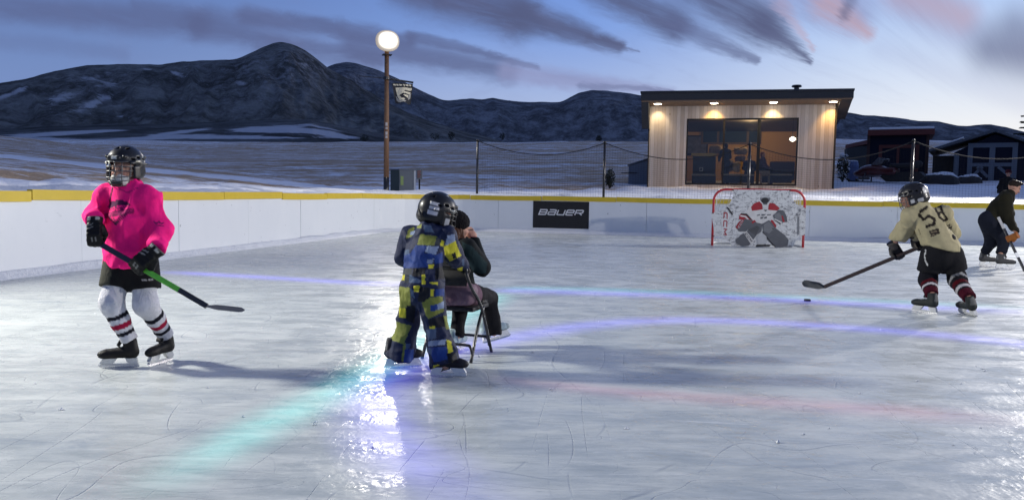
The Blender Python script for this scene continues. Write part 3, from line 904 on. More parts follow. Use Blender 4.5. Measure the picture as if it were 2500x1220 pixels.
# ------------------------------------------------------------------ mountains
def range_mesh(name, sky_pts, r0, r1, material, seed, rows=46, step=6, foot=0.02, snow_sites=(), dust_sites=(), base_bias=0.0, spur=0.55, power=1.0, drop=True, rough=3.5):
    px = np.arange(sky_pts[0][0], sky_pts[-1][0] + 1, step, dtype=float)
    py = np.interp(px, [p[0] for p in sky_pts], [p[1] for p in sky_pts])
    kern = np.array([1, 2, 3, 2, 1.]); kern /= kern.sum()
    py = np.convolve(np.pad(py, 2, mode='edge'), kern, 'valid')
    py = py + (fbm(np.stack([px / 26, px * 0, px * 0], 1), 4, seed + 40) - 0.5) * rough
    hd = np.array([ray(x, y) for x, y in zip(px, py)])
    tel = hd[:, 2] / np.hypot(hd[:, 0], hd[:, 1])
    az = np.arctan2(hd[:, 0], hd[:, 1])
    T = np.linspace(0, 1.25 if drop else 1.0, rows)
    AZ, TT = np.meshgrid(az, T)
    p = np.stack([AZ.ravel() * 9, TT.ravel() * 1.6, np.zeros(AZ.size)], 1)
    nse = fbm(p, 5, seed); nse = nse.reshape(AZ.shape)
    p2 = np.stack([AZ.ravel() * 26 + nse.ravel() * 2, TT.ravel() * 2.6, np.zeros(AZ.size)], 1)
    p3 = np.stack([AZ.ravel() * 75 + nse.ravel() * 4, TT.ravel() * 5, np.zeros(AZ.size)], 1)
    n3 = 1 - np.abs(2 * fbm(p3, 4, seed + 19).reshape(AZ.shape) - 1)
    n2 = 1 - np.abs(2 * fbm(p2, 4, seed + 9).reshape(AZ.shape) - 1)
    sh = np.where(TT <= 1, np.sin(np.clip(TT, 0, 1) * PI / 2) ** (1.25 * power), 1 - (TT - 1) * 1.2)
    env = np.sin(np.clip(TT, 0, 1) * PI)
    R = r0 + (r1 - r0) * TT
    elev = foot + (tel[None, :] - foot) * sh * (1 + spur * (nse - 0.5) * env + 0.28 * (n2 - 0.6) * env + 0.06 * (n3 - 0.6) * env)
    elev = np.minimum(elev, np.where(TT < 0.98, tel[None, :] * (0.55 + 0.45 * np.clip(TT, 0, 1) ** 0.5), 9))
    mx_ = elev.max(0)
    elev = elev * (tel / mx_)[None, :]
    Zm = CAM_H + R * elev
    Xm = R * np.sin(AZ); Ym = R * np.cos(AZ)
    vs = np.stack([Xm.ravel(), Ym.ravel(), Zm.ravel()], 1)
    q = vs - CAM; f = q @ _F
    ppx = 1250 + FPX * (q @ _R) / f; ppy = 610 - FPX * (q @ _U) / f
    bias = np.full(len(vs), base_bias); dust = np.full(len(vs), 0.25)
    for (cx, cy, rx, ry, an, s) in snow_sites:
        c, s_ = math.cos(an), math.sin(an)
        u = ((ppx - cx) * c + (ppy - cy) * s_) / rx; v = (-(ppx - cx) * s_ + (ppy - cy) * c) / ry
        bias += s * np.exp(-(u * u + v * v))
    for (cx, cy, rx, ry, s) in dust_sites:
        dust += s * np.exp(-((ppx - cx) / rx) ** 2 - ((ppy - cy) / ry) ** 2)
    cols = np.stack([np.clip(bias, 0, 1), np.clip(dust, 0, 1), bias * 0], 1)
    nc = len(px); nr = len(T)
    ii, jj = np.meshgrid(np.arange(nr - 1), np.arange(nc - 1), indexing='ij'); a = (ii * nc + jj).ravel()
    fs = np.stack([a, a + 1, a + nc + 1, a + nc], 1)[:, ::-1]
    return tag(mk(name, vs, fs, material, None, True, cols), kind='structure')
MAIN = [(-500, 260), (-300, 240), (-150, 222), (-50, 208), (0, 203), (60, 193), (105, 181), (160, 168), (210, 160), (260, 157), (330, 157), (390, 158), (450, 150), (520, 147), (570, 146), (585, 142), (612, 129), (640, 115), (662, 107), (686, 103), (706, 106), (722, 112), (745, 124), (768, 140), (800, 165), (850, 192), (900, 222), (950, 252), (1000, 277), (1050, 296), (1110, 315), (1180, 332), (1240, 350)]
range_mesh('mountain', MAIN, 2000, 3000, M['mount'], 4, rows=90, step=4, spur=0.65,
  snow_sites=[(40, 222, 70, 9, -0.42, .55), (215, 190, 62, 13, -0.15, .5), (150, 240, 60, 14, -0.3, .42), (235, 250, 50, 14, -0.4, .45), (270, 205, 40, 9, 0.1, .4), (430, 180, 20, 6, 0.4, .5), (360, 170, 16, 4, 0, .3),
              (742, 157, 26, 9, 0.3, .5), (714, 185, 14, 4, 0, .45), (690, 246, 60, 5, -0.05, .42), (590, 203, 20, 6, 0.2, .4), (300, 285, 20, 4, 0, .4), (265, 238, 24, 8, 0, .3), (740, 262, 40, 5, -.3, .35)],
  dust_sites=[(700, 160, 140, 60, .75), (500, 160, 120, 20, .3), (230, 200, 120, 50, .3), (560, 240, 90, 40, .25)])
FAR = [(640, 260), (740, 196), (800, 164), (822, 155), (845, 151), (868, 154), (885, 160), (930, 174), (980, 197), (1030, 223), (1085, 246), (1110, 245), (1150, 240), (1180, 243), (1205, 239), (1250, 247), (1300, 250), (1370, 249), (1388, 240), (1415, 226), (1445, 219), (1480, 222), (1540, 228), (1600, 238), (1700, 246), (1850, 256), (2000, 268), (2060, 274), (2110, 281), (2160, 284), (2250, 296), (2290, 296), (2340, 308), (2380, 306), (2420, 304), (2460, 311), (2500, 322), (2600, 330), (2800, 345), (3100, 360)]
range_mesh('distant_mountain', FAR, 4200, 5600, M['mount_far'], 12, rows=70, step=4, foot=0.03, spur=0.6,
  dust_sites=[(880, 190, 70, 40, .75), (1450, 250, 120, 30, .3), (1150, 260, 120, 30, .15)], snow_sites=[(1090, 285, 60, 8, 0, .2)])
FOOT = [(-500, 318), (-200, 314), (0, 316), (120, 308), (260, 303), (400, 303), (520, 299), (640, 292), (760, 292), (850, 312), (930, 326), (1010, 338), (1080, 350)]
range_mesh('foothill', FOOT, 330, 760, M['foothill'], 21, rows=30, step=4, foot=0.05, spur=0.35,
  snow_sites=[(120, 327, 150, 6, -0.05, .50), (250, 320, 60, 4, -0.05, .45), (440, 322, 90, 4, -0.12, .46), (620, 316, 70, 5, -.03, .50), (730, 320, 90, 6, 0.04, .50), (800, 327, 60, 5, .15, .46), (330, 340, 200, 3, -.06, .5), (60, 341, 160, 5, 0, .5), (640, 336, 250, 4, 0, .52)])

# ------------------------------------------------------------------ dasher boards
TOPZ = 1.20
brd = empty('dasher_boards', (*along(CUM[-1] * 0.4)[0], 0), 'long white plastic rink boards with a yellow cap rail along their top', 'rink boards')
def strip_panel(s0, s1, z0, z1, th0, th1, n=None):
    "bent plate following the outline from s0 to s1, between offsets th0 (inner) and th1 (outer)"
    n = n or max(2, int((s1 - s0) / 0.35) + 1)
    vs = []; fs = []
    for i in range(n):
        s = s0 + (s1 - s0) * i / (n - 1); p, tg, nn = along(s)
        dz0 = z0(i / (n - 1)) if callable(z0) else z0; dz1 = z1(i / (n - 1)) if callable(z1) else z1
        for (o_, z) in ((th0, dz0), (th0, dz1), (th1, dz1), (th1, dz0)):
            q = p + nn * o_; vs.append((q[0], q[1], z))
    for i in range(n - 1):
        for j in range(4):
            a = i * 4 + j; b = i * 4 + (j + 1) % 4
            fs.append((a, b, b + 4, a + 4))
    fs.append((3, 2, 1, 0)); fs.append(tuple((n - 1) * 4 + j for j in range(4)))
    return vs, fs
rnd = random.Random(5)
s = 0.0
while s < CUM[-1] - 0.3:
    L = min(2.44, CUM[-1] - s)
    jog = rnd.uniform(-0.004, 0.004)
    v_, f_ = strip_panel(s + 0.004, s + L - 0.004, -0.05, TOPZ - 0.13, jog, 0.035 + jog)
    mk('board_panel', v_, f_, M['board'], brd, False)
    s += L
s = 0.35
capj = []
while s < CUM[-1] - 0.3:
    L = min(rnd.choice([2.44, 2.44, 3.0]), CUM[-1] - s)
    d0 = rnd.uniform(-0.012, 0.012); d1 = d0 + rnd.uniform(-0.02, 0.015)
    sag = rnd.uniform(0, 0.012)
    v_, f_ = strip_panel(s + rnd.uniform(0.003, 0.02), s + L - 0.006, lambda u: TOPZ - 0.15 + d0 + (d1 - d0) * u - sag * math.sin(PI * u), lambda u: TOPZ + d0 + (d1 - d0) * u - sag * math.sin(PI * u), -0.028, 0.06)
    mk('cap_rail', v_, f_, M['cap'], brd, False)
    s += L
# banked snow, packed against and over the back of the boards, and shaved ice along their foot
def berm(name, s0, s1, prof, amp, seed, mat_, step=0.09):
    n = int((s1 - s0) / step); k = len(prof); vs = []; fs = []
    for i in range(n + 1):
        s = s0 + (s1 - s0) * i / n; p, tg, nn = along(s)
        q = np.array([[s * 1.6, j * 0.7, seed] for j in range(k)])
        nz = fbm(q, 4, seed); big = fbm(np.array([[s * 0.45, 0, seed + .5]]), 3, seed + 3)[0]
        for j, (o_, z) in enumerate(prof):
            w = math.sin(PI * j / (k - 1))
            zz = z * (0.55 + 0.9 * big) + amp * (nz[j] - 0.45) * w if 0 < j < k - 1 else z
            a_ = p + nn * (o_ + (nz[j] - 0.5) * amp * 0.7 * w); vs.append((a_[0], a_[1], zz))
    for i in range(n):
        for j in range(k - 1):
            a = i * k + j; fs.append((a, a + 1, a + k + 1, a + k))
    return tag(mk(name, vs, fs, mat_), kind='structure')
berm('shaved_ice_ridge', 0, CUM[-1], [(-0.22, -0.004), (-0.13, 0.02), (-0.07, 0.065), (-0.03, 0.10), (0.0, 0.10)], 0.10, 31, M['snow'])
# snow bank just behind the boards
def bank(name, s0, s1, seed):
    n = int((s1 - s0) / 0.12); prof = [(0.05, 1.02), (0.09, 1.16), (0.2, 1.19), (0.45, 1.22), (0.8, 1.25), (1.3, 1.27), (2.0, 1.26), (3.2, 1.0)]
    k = len(prof); vs = []; fs = []
    for i in range(n + 1):
        s = s0 + (s1 - s0) * i / n; p, tg, nn = along(s)
        q = np.array([[s * 0.9, o_ * 1.6, seed] for (o_, z) in prof]); nz = fbm(q, 5, seed)
        for j, (o_, z) in enumerate(prof):
            zz = z + (nz[j] - 0.5) * 0.30 * min(1, o_ / 0.5) if 1 <= j < k - 1 else z
            a_ = p + nn * o_; vs.append((a_[0], a_[1], zz))
    for i in range(n):
        for j in range(k - 1):
            a = i * k + j; fs.append((a, a + 1, a + k + 1, a + k))
    return tag(mk(name, vs, fs, M['snow']), kind='structure')
bank('snow_bank', 4.0, CUM[-1], 44)

# loose chips of ice lying on the sheet
vs = []; fs = []
for i in range(420):
    if i < 14: gx, gy = [(768, 1030), (766, 1036), (1530, 1046), (2400, 900), (2404, 905), (2340, 620), (1300, 860), (1345, 950), (2240, 930), (1060, 760), (640, 800), (150, 1000), (1900, 1080), (2100, 960)][i]; c = G(gx, gy); s = 0.012
    else:
        c = np.array([rnd.uniform(-6, 12), rnd.uniform(2.2, 19), 0]); s = rnd.uniform(0.003, 0.010)
        if outside(np.array([c[0]]), np.array([c[1]]))[0] > -0.2: continue
    b = len(vs); hh = s * rnd.uniform(.5, 1.4)
    for (x, y, z) in ((-1, -.6, 0), (1, -.8, 0), (.7, .9, 0), (-.8, .7, 0), (rnd.uniform(-.4, .4), rnd.uniform(-.3, .3), 1)):
        vs.append((c[0] + x * s * rnd.uniform(.6, 1.4), c[1] + y * s, z * hh + 0.0015))
    fs += [(b, b + 1, b + 4), (b + 1, b + 2, b + 4), (b + 2, b + 3, b + 4), (b + 3, b, b + 4)]
tag(mk('ice_chips', vs, fs, M['snow'], smooth=False), 'scattered white chips of shaved ice lying on the rink', 'ice chips', kind='stuff')
LAMP_A = P(955, 104, 27.2)
lamp('flood_light', 'SPOT', LAMP_A + np.array([0.22, -0.80, -0.1]), 1350, (1.0, 0.94, 0.84), aim=(2.5, 12, 0), spot_size=math.radians(165), spot_blend=1.0, shadow_soft_size=0.25)
lamp('flood_light', 'SPOT', (-9.3, 6.3, 4.9), 5600, (1.0, 0.975, 0.88), aim=(0.5, 5.9, 0), spot_size=math.radians(112), spot_blend=1.0, shadow_soft_size=0.42)
lamp('flood_light', 'SPOT', (18.5, 23.0, 6.3), 10000, (1.0, 0.95, 0.90), aim=(-1, 14, 0), spot_size=math.radians(130), spot_blend=1.0, shadow_soft_size=0.3)
lamp('flood_light', 'SPOT', (14.6, 3.8, 4.9), 5600, (1.0, 0.955, 0.91), aim=(-1.5, 15, 0), spot_size=math.radians(100), spot_blend=1.0, shadow_soft_size=0.2)
# ------------------------------------------------------------------ helpers for upright things
def RP(px, py, fr, yoff=0.0):
    "local (x, z) where the sight line meets the thing's own plane y = yoff"
    o = to_w(fr, (0, yoff, 0)); n = fr[1][:, 1]; r = ray(px, py)
    k = ((o - CAM) @ n) / (r @ n)
    q = (CAM + r * k - fr[0]) @ fr[1]
    return q[0], q[2]
def facing(px, d, z=None, turn=0.0, py=470):
    "upright frame looking back at the camera from forward distance d; local y runs away from it"
    p = P(px, py, d); z = gz(p[0], p[1]) if z is None else z
    a = math.atan2(p[0], p[1]) + turn
    return frame((p[0], p[1], z), (math.sin(a), math.cos(a), 0))

GL = {
 'B': [([(0, 0), (0, 1), (.9, 1), (1, .9), (1, .62), (.9, .5), (1, .38), (1, .1), (.9, 0)], True), ([(0, .5), (.9, .5)], False)],
 'A': [([(.05, 1), (.9, 1), (1, .9), (1, 0), (.1, 0), (0, .1), (0, .45), (.1, .55), (1, .55)], False)],
 'U': [([(0, 1), (0, .1), (.1, 0), (1, 0), (1, 1)], False)],
 'E': [([(0, .5), (1, .5), (1, .9), (.9, 1), (.1, 1), (0, .9), (0, .1), (.1, 0), (1, 0)], False)],
 'R': [([(0, 0), (0, 1), (.9, 1), (1, .9), (1, .55), (.9, .45), (0, .45)], False), ([(.5, .45), (1, 0)], False)],
 'C': [([(1, .95), (1, 1), (.12, 1), (0, .88), (0, .12), (.12, 0), (1, 0), (1, .05)], False)],
 'M': [([(0, 0), (0, 1), (.5, .35), (1, 1), (1, 0)], False)],
}
def stroke(mb, pts, w, mp, depth, mi=0, closed=False):
    "flat ribbon of width w along 2-D pts, placed by mp(u, v, depth)"
    pts = [np.asarray(p, float) for p in pts]; k = len(pts); L = []; R = []
    for i in range(k):
        a = pts[i - 1] if (i > 0 or closed) else None; b = pts[(i + 1) % k] if (i < k - 1 or closed) else None
        d0 = nrm(pts[i] - a) if a is not None else None; d1 = nrm(b - pts[i]) if b is not None else None
        if d0 is None: d0 = d1
        if d1 is None: d1 = d0
        tn = nrm(d0 + d1) if np.linalg.norm(d0 + d1) > 1e-6 else d1
        n = np.array([-tn[1], tn[0]]); c = max(0.45, n @ np.array([-d1[1], d1[0]]))
        L.append(pts[i] + n * w / 2 / c); R.append(pts[i] - n * w / 2 / c)
    vs = [mp(p[0], p[1], depth) for p in L] + [mp(p[0], p[1], depth) for p in R]
    fs = []
    for i in range(k if closed else k - 1):
        j = (i + 1) % k; fs.append((i, k + i, k + j, j))
    mb.add(vs, fs, mi)
def word(mb, txt, w, h, gap, sw, mp, depth, mi=0, shear=0.3):
    "letters along u from 0; returns the total width"
    u = 0
    for ch in txt:
        for k, (pts, cl) in enumerate(GL[ch]):
            stroke(mb, [(u + (w - sw) * p[0] + sw / 2 + shear * (p[1]) * h, sw / 2 + (h - sw) * p[1]) for p in pts], sw, mp, depth + 0.0004 * k, mi, cl)
        u += w + gap
    return u - gap

# ------------------------------------------------------------------ lamp posts round the rink
def lamp_post(base, top_z, aim, label, arms=False, head_turn=0.0):
    base = np.asarray(base, float)
    o = empty('lamp_post', base, label, 'lamp post', 'flood lamp posts round the rink')
    lean = np.array([0.0, 0, 0]); top = np.array([base[0], base[1], top_z])
    k = 0.35 if not arms else 0.16
    zc = base[2] + 0.62
    mk('pole_sleeve', *(lambda b: (b.v, b.f))(MB().tube([base - (0, 0, 0.3), (base[0], base[1], zc)], 0.098, 12)), M['blackmetal'], o)
    mk('pole', *(lambda b: (b.v, b.f))(MB().tube([(base[0], base[1], zc), (base[0], base[1], (zc + top_z) / 2), top], [0.092, 0.085, 0.076], 14)), M['wood_post'], o)
    f = np.asarray(aim, float) - top; f[2] = 0; f = nrm(f)
    fr = frame(top, f)
    mb = MB(fr)
    mb.box((-.25, -.10, .07), (.25, .10, .43), 0, 0.05)
    mb.tube([(0, 0, -.12), (0, 0, .1)], 0.05, 8)
    mb.box((-.25, -.16, .43), (.25, .12, .46), 0, 0.012)
    mb.box((-.16, -.12, -.215), (.16, .20, -.19), 0, 0.01)  # plate added below the lens to keep its light off the pole
    for i in range(5): mb.box((-.25 + i * .12, -.17, .06), (-.23 + i * .12, -.10, .42), 0)
    mb.build('lamp_housing', M['charcoal'], o)
    lb = MB(fr)
    prof = []
    n = 28; vs = []; fs = []; lc = []
    for j in range(11):
        q = (j - 2) / 8 * PI / 2
        for i in range(n):
            a = 2 * PI * i / n
            se = lambda c: math.copysign(abs(c) ** 0.9, c)
            lc.append((math.sin(max(q, 0)),) * 3)
            vs.append((0.41 * math.cos(q) * se(math.cos(a)), .14 + 0.22 * math.sin(q), .255 + .36 * math.cos(q) * se(math.sin(a))))
    for j in range(10):
        for i in range(n): fs.append((j * n + i, j * n + (i + 1) % n, (j + 1) * n + (i + 1) % n, (j + 1) * n + i))
    lb.add(vs, fs)
    mk('lamp_lens', lb.v, lb.f, M['lamp_glow'], o, True, np.clip(np.array(lc), 0, 1))
    return o, fr
pb = P(943, 462, 27.2); zb = gz(pb[0], pb[1])
LP, LF = lamp_post((pb[0], pb[1], zb - 0.1), LAMP_A[2] - 0.30, (3, 4, 0), 'stained brown lamp post with glowing flood head behind the corner of the boards', True)
for q, lb in (((-9.6, 6.4), 'flood lamp post beyond the long left boards, out of view'), ((18.9, 23.3), 'flood lamp post beyond the far right corner, out of view'), ((17.9, 4.4), 'flood lamp post to the near right of the rink, out of view')):
    pass
# arm, banner
fl = frame((pb[0], pb[1], 0), (math.sin(math.atan2(pb[0], pb[1])), math.cos(math.atan2(pb[0], pb[1])), 0))
a0 = RP(877, 187, fl); a1 = RP(1009, 203, fl); am = RP(943, 193, fl)
mb = MB(fl); mb.tube([(a0[0], -.1, a0[1]), (am[0], -.1, am[1])], 0.014, 6); mb.tube([(am[0], -.1, am[1]), (a1[0], -.1, a1[1])], 0.035, 8)
mb.tube([(am[0], -.1, am[1] - .04), (am[0], -.1, am[1] + .06)], 0.11, 10)
mb.build('banner_arm', M['blackmetal'], LP)
STK = mat('weathered_sticker', (.42, .38, .36), .7, var=.5, vscale=40)
st = MB(fl)
for (y0, y1) in ((300, 308), (311, 316), (322, 330), (332, 338)):
    z1 = RP(943, y0, fl)[1]; z0 = RP(943, y1, fl)[1]; xx = RP(944, y0, fl)[0]
    n = 6; vs = []; fs = []
    for i in range(n):
        q = -PI / 2 + (i / (n - 1) - .5) * 0.9
        for z in (z0, z1): vs.append((xx - .01 + .096 * math.cos(q), .096 * math.sin(q), z))
    for i in range(n - 1): fs.append((2 * i, 2 * i + 2, 2 * i + 3, 2 * i + 1))
    st = MB(fl); st.add(vs, fs); st.build('pole_sticker', STK, LP)
if 0: st.build('pole_sticker', mat('weathered_sticker', (.42, .38, .36), .7, var=.5, vscale=40), LP)
# flag: one curled cloth with its print
F0 = RP(957, 204, fl); F1 = RP(1008, 204, fl); zt = F0[1]; zb_ = RP(980, 252, fl)[1]
Wf = F1[0] - F0[0]; Hf = zt - zb_
def flagp(u, v, dp=0.0):
    "u 0..1 across, v 0..1 downward; the cloth narrows and curls towards its foot"
    x = F0[0] + Wf * (u * (1 - 0.20 * v) + 0.16 * v * (1 - 0.3 * u))
    y = -.1 + 0.10 * v * math.sin(u * 7 + 1.4 * v) + 0.16 * v * v * (u - .4) - dp
    z = zt - Hf * (v + 0.05 * v * math.sin(u * 9))
    return (x, y, z)
mb = MB(fl); nu, nv = 24, 24
vs = [flagp(i / nu, j / nv) for j in range(nv + 1) for i in range(nu + 1)]
vs2 = [(x, y + .006, z) for (x, y, z) in vs]
fsx = [(j * (nu + 1) + i, (j + 1) * (nu + 1) + i, (j + 1) * (nu + 1) + i + 1, j * (nu + 1) + i + 1) for j in range(nv) for i in range(nu)]
mb.add(vs, fsx, 0); mb.add(vs2, [f[::-1] for f in fsx], 0)
def fpoly(poly, mi=1, dp=0.008):
    "print on the cloth: clip a grid of small cells by the outline"
    vs = []; fs = []; n = 60
    g = np.array([((i + .5) / n, (j + .5) / n) for j in range(n) for i in range(n)])
    ins = inpoly(g, poly)
    for (u, v), k in zip(g, ins):
        if not k: continue
        b = len(vs); e = .5 / n
        vs += [flagp(u - e, v - e, dp), flagp(u - e, v + e, dp), flagp(u + e, v + e, dp), flagp(u + e, v - e, dp)]; fs.append((b, b + 1, b + 2, b + 3))
    mb.add(vs, fs, mi)
for (x0, x1) in ((.05, .17), (.2, .3), (.33, .47), (.52, .62), (.65, .78), (.81, .92)): fpoly([(x0, .04), (x1, .05), (x1, .13), (x0, .12)])
fpoly([(.14, .22), (.96, .22), (.97, .34), (.60, .35), (.58, .42), (.90, .42), (.88, .52), (.52, .52), (.30, .60), (.42, .78), (.62, .80), (.55, .90), (.30, .86), (.18, .62)])
fpoly([(.50, .60), (.86, .56), (.80, .70), (.62, .68)]); fpoly([(.78, .58), (.95, .45), (.93, .72), (.80, .80)], 2); fpoly([(.1, .62), (.24, .8), (.4, .9), (.7, .88), (.6, .99), (.3, .98), (.12, .85)], 2)
tag(mb.build('banner', [M['flag_black'], M['cream'], mat('faded_print', (.36, .35, .31), .8)], None, True, to_w(fl, (F0[0], -.1, zt))), 'curled black banner with cream logo hanging from the lamp post arm', 'banner')

# ------------------------------------------------------------------ electrical cabinet beside the lamp post
fb = facing(984, 27.6, turn=0.5, py=458)
mb = MB(fb)
mb2 = MB(fb)
def loc_box(name, px0, px1, py0, py1, fr, y0, y1, mats, parent, bev=0.01, mi=0):
    x0, z1 = RP(px0, py0, fr, y0); x1, z0 = RP(px1, py1, fr, y0)
    b = MB(fr); b.box((min(x0, x1), y0, min(z0, z1)), (max(x0, x1), y1, max(z0, z1)), mi, bev)
    return b.build(name, mats, parent)
cb = empty('utility_cabinet', fb[0], 'squat grey and dark green utility cabinet beside the lamp post', 'utility cabinet')
fb = facing(990, 27.4, py=458); 
x0, zt_ = RP(975, 413, fb); x1, _ = RP(1014, 413, fb); xl, _ = RP(953, 413, fb)
b = MB(fb); b.prism([(x0 + .004, 0.0), (x1, 0.0), (x1, .62), (x0 + .18, .78)], -.3, zt_ - .03, 0, 2); b.build('cabinet_body', M['grey_box'], cb)
b = MB(fb); b.prism([(xl, .28), (x0, -.001), (x0 + .17, .78), (xl + .3, .9)], -.3, zt_ - .035, 0, 2); b.build('cabinet_side', M['green_box'], cb)
b = MB(fb); b.prism([(x0 - .01, -.03), (x1 + .03, -.03), (x1 + .03, .68), (x0 + .16, .85), (xl + .26, .98), (xl - .04, .28)], zt_ - .028, zt_ + .015, 0, 2); b.build('cabinet_lid', M['dark_trim'], cb)
b = MB(fb); b.box((x1 - .05, -.012, -.2), (x1 + .012, -.002, zt_ - .04)); b.build('corner_post', mat('pale_metal', (.35, .38, .40), .5), cb)
s0_, s1_ = RP(978, 430, fb), RP(985, 452, fb)
b = MB(fb); b.box((s0_[0], -.012, s1_[1]), (s1_[0], -.003, s0_[1])); b.build('warning_label', M['green_label'], cb)
# small sign board leaning behind it
fb2 = facing(1024, 28.2, py=458)
sg = empty('notice_board', fb2[0], 'small faded reddish notice board standing right of the utility cabinet', 'notice board')
loc_box('panel', 1017, 1031, 412, 438, fb2, 0, .03, M['grey_box'], sg)
b = MB(fb2)
for y in (417, 422, 426, 431): 
    q0 = RP(1019, y, fb2); q1 = RP(1028 - (y % 3), y + 2.6, fb2); b.box((q0[0], -.006, q1[1]), (q1[0], -.001, q0[1]))
b.build('lettering', mat('faded_red', (.20, .06, .06), .8), sg)
b = MB(fb2); q = RP(1024, 438, fb2); b.box((q[0] - .03, .0, -.3), (q[0] + .03, .03, q[1])); b.build('stake', M['blackmatte'], sg)

# ------------------------------------------------------------------ black netting on posts behind the far boards
def board_at(px, off=0.0):
    r = ray(px, 560); dr = nrm([r[0], r[1]]); a = Fa + FN * off
    k = np.linalg.solve(np.array([[dr[0], -Fd[0]], [dr[1], -Fd[1]]]), a)
    return dr * k[0], k[1]
fence = empty('netting_fence', (*board_at(1470, .45)[0], 1.2), 'tall black netting slung between thin posts behind the far boards', 'netting fence')
pts = []
for (px, py) in ((1163.5, 344), (1471.5, 349), (1823, 352), (2219, 344), (2640, 345)):
    q, kk = board_at(px, .45); r = ray(px, py); z = CAM_H + r[2] / math.hypot(r[0], r[1]) * np.linalg.norm(q)
    pts.append((q, z))
    b = MB(); b.tube([(q[0], q[1], 0.6), (q[0], q[1], z)], 0.042, 10); b.tube([(q[0], q[1], z), (q[0], q[1], z + .06)], [0.055, .03], 8)
    for zz in (1.5, 1.9, 2.4): b.tube([(q[0], q[1], zz), (q[0], q[1], zz + .05)], 0.05, 10)
    b.build('post', M['blackmetal'], fence, True)
for i in range(len(pts) - 1):
    (q0, z0), (q1, z1) = pts[i], pts[i + 1]
    L = np.linalg.norm(q1 - q0); tgn = (q1 - q0) / L; sagv = 0.42 if i == 0 else (0.50 if i == 1 else .52)
    top = lambda u: z0 + (z1 - z0) * u - 4 * sagv * u * (1 - u) * (1 + (0.25 if i == 1 else 0.1) * (u - .5))
    rp = [(*(q0 + tgn * L * k / 24), top(k / 24)) for k in range(25)]
    b = MB(); b.tube(rp, 0.014, 6); b.build('top_rope', M['net_black'], fence, True)
    b = MB(); wv = 0.0016; n = int(L / 0.085)
    for k in range(n + 1):
        u = k / n; x, y = q0 + tgn * L * u; zt = top(u); m_ = 8
        vs = []; fs = []
        for jj_ in range(m_ + 1):
            zz = 1.16 + (zt - 1.16) * jj_ / m_; bel = 0.05 * math.sin(PI * jj_ / m_) * math.sin(u * 19)
            off = FN * bel; w_ = tgn * wv
            vs += [(x + off[0] - w_[0], y + off[1] - w_[1], zz), (x + off[0] + w_[0], y + off[1] + w_[1], zz)]
        for jj_ in range(m_): fs.append((2 * jj_, 2 * jj_ + 1, 2 * jj_ + 3, 2 * jj_ + 2))
        b.add(vs, fs)
    rows = 20
    for r_ in range(rows):
        vs = []; fs = []
        for k in range(49):
            u = k / 48; x, y = q0 + tgn * L * u; zz = 1.16 + (top(u) - 1.16) * (r_ + .5) / rows
            bel = 0.05 * math.sin(PI * (r_ + .5) / rows) * math.sin(u * 19); off = FN * bel
            vs += [(x + off[0], y + off[1], zz - wv), (x + off[0], y + off[1], zz + wv)]
        for k in range(48): fs.append((2 * k, 2 * k + 2, 2 * k + 3, 2 * k + 1))
        b.add(vs, fs)
    b.build('net', M['net_black'], fence)

# ------------------------------------------------------------------ black sign on the far boards
qa, ka = board_at(1302); qb, kb = board_at(1437)
fs_ = frame((*((qa + qb) / 2), 0), (FN[0], FN[1], 0))
sg = empty('board_sign', to_w(fs_, (0, -.03, .1)), 'black advertising panel with slanted white lettering on the far boards', 'sign')
xa, zt = RP(1302, 485, fs_, -.012); xb, zbm = RP(1437, 558, fs_, -.012)
zbm = RP(1302, 555.5, fs_, -.012)[1]
b = MB(fs_); b.box((xa, -.016, zbm), (xb, -.0055, min(zt, TOPZ - .16)), 0, .002); b.build('panel', M['blackmatte'], sg)
# a thin white border strip under and beside it
b = MB(fs_); b.box((xa - .03, -.012, zbm - .05), (xb + .03, -.0056, zbm - .003)); b.box((xb + .003, -.012, zbm - .003), (xb + .03, -.0056, TOPZ - .16)); b.build('edge_strip', M['white_plastic'], sg)
ux, uz = RP(1314, 524.5, fs_, -.018); ux1, _ = RP(1426, 524, fs_, -.018); hh = RP(1314, 510, fs_, -.018)[1] - uz
sw = hh * .2; shear = .32; tw = (ux1 - ux) - shear * hh; gp = tw * .022; lw = (tw - 4 * gp) / 5
b = MB(fs_); word(b, 'BAUER', lw, hh, gp, sw, lambda u, v, dp: (ux + u, -.0175 - dp, uz + v), 0.0, 0, shear); b.build('lettering', mat('white_vinyl_letters', (.62, .62, .62), .6), sg)

# ------------------------------------------------------------------ hockey goal with a hanging target sheet
gl_, gr_ = G(1738.5, 599), G(1960, 604.5)
gm = (gl_ + gr_) / 2; gx = nrm(gr_ - gl_); gf = np.array([-gx[1], gx[0], 0])
fg = frame(gm, gf)
goal = empty('hockey_goal', gm, 'red pipe hockey goal with white netting standing before the far boards', 'hockey goal')
hw = np.linalg.norm(gr_ - gl_) / 2; gh = RP(1850, 463.5, fg)[1]; rc = .30; pr = 0.031
path = [(-hw, 0, 0), (-hw, 0, gh - rc)] + [(-hw + rc - rc * math.cos(q), 0, gh - rc + rc * math.sin(q)) for q in np.linspace(.15, PI / 2, 8)] + [(hw - rc + rc * math.sin(q), 0, gh - rc + rc * math.cos(q)) for q in np.linspace(0, PI / 2 - .15, 8)] + [(hw, 0, gh - rc), (hw, 0, 0)]
b = MB(fg); b.tube(path, pr, 10); b.build('front_frame', M['red_pipe'], goal, True)
dpt = 0.95
basep = smoothpath([(-hw, 0, .03), (-hw + .02, .5, .03), (-hw + .22, dpt - .08, .03), (0, dpt, .03), (hw - .22, dpt - .08, .03), (hw - .02, .5, .03), (hw, 0, .03)], 6)
b = MB(fg); b.tube(basep, .03, 8); b.build('base_frame', M['white_plastic'], goal, True)
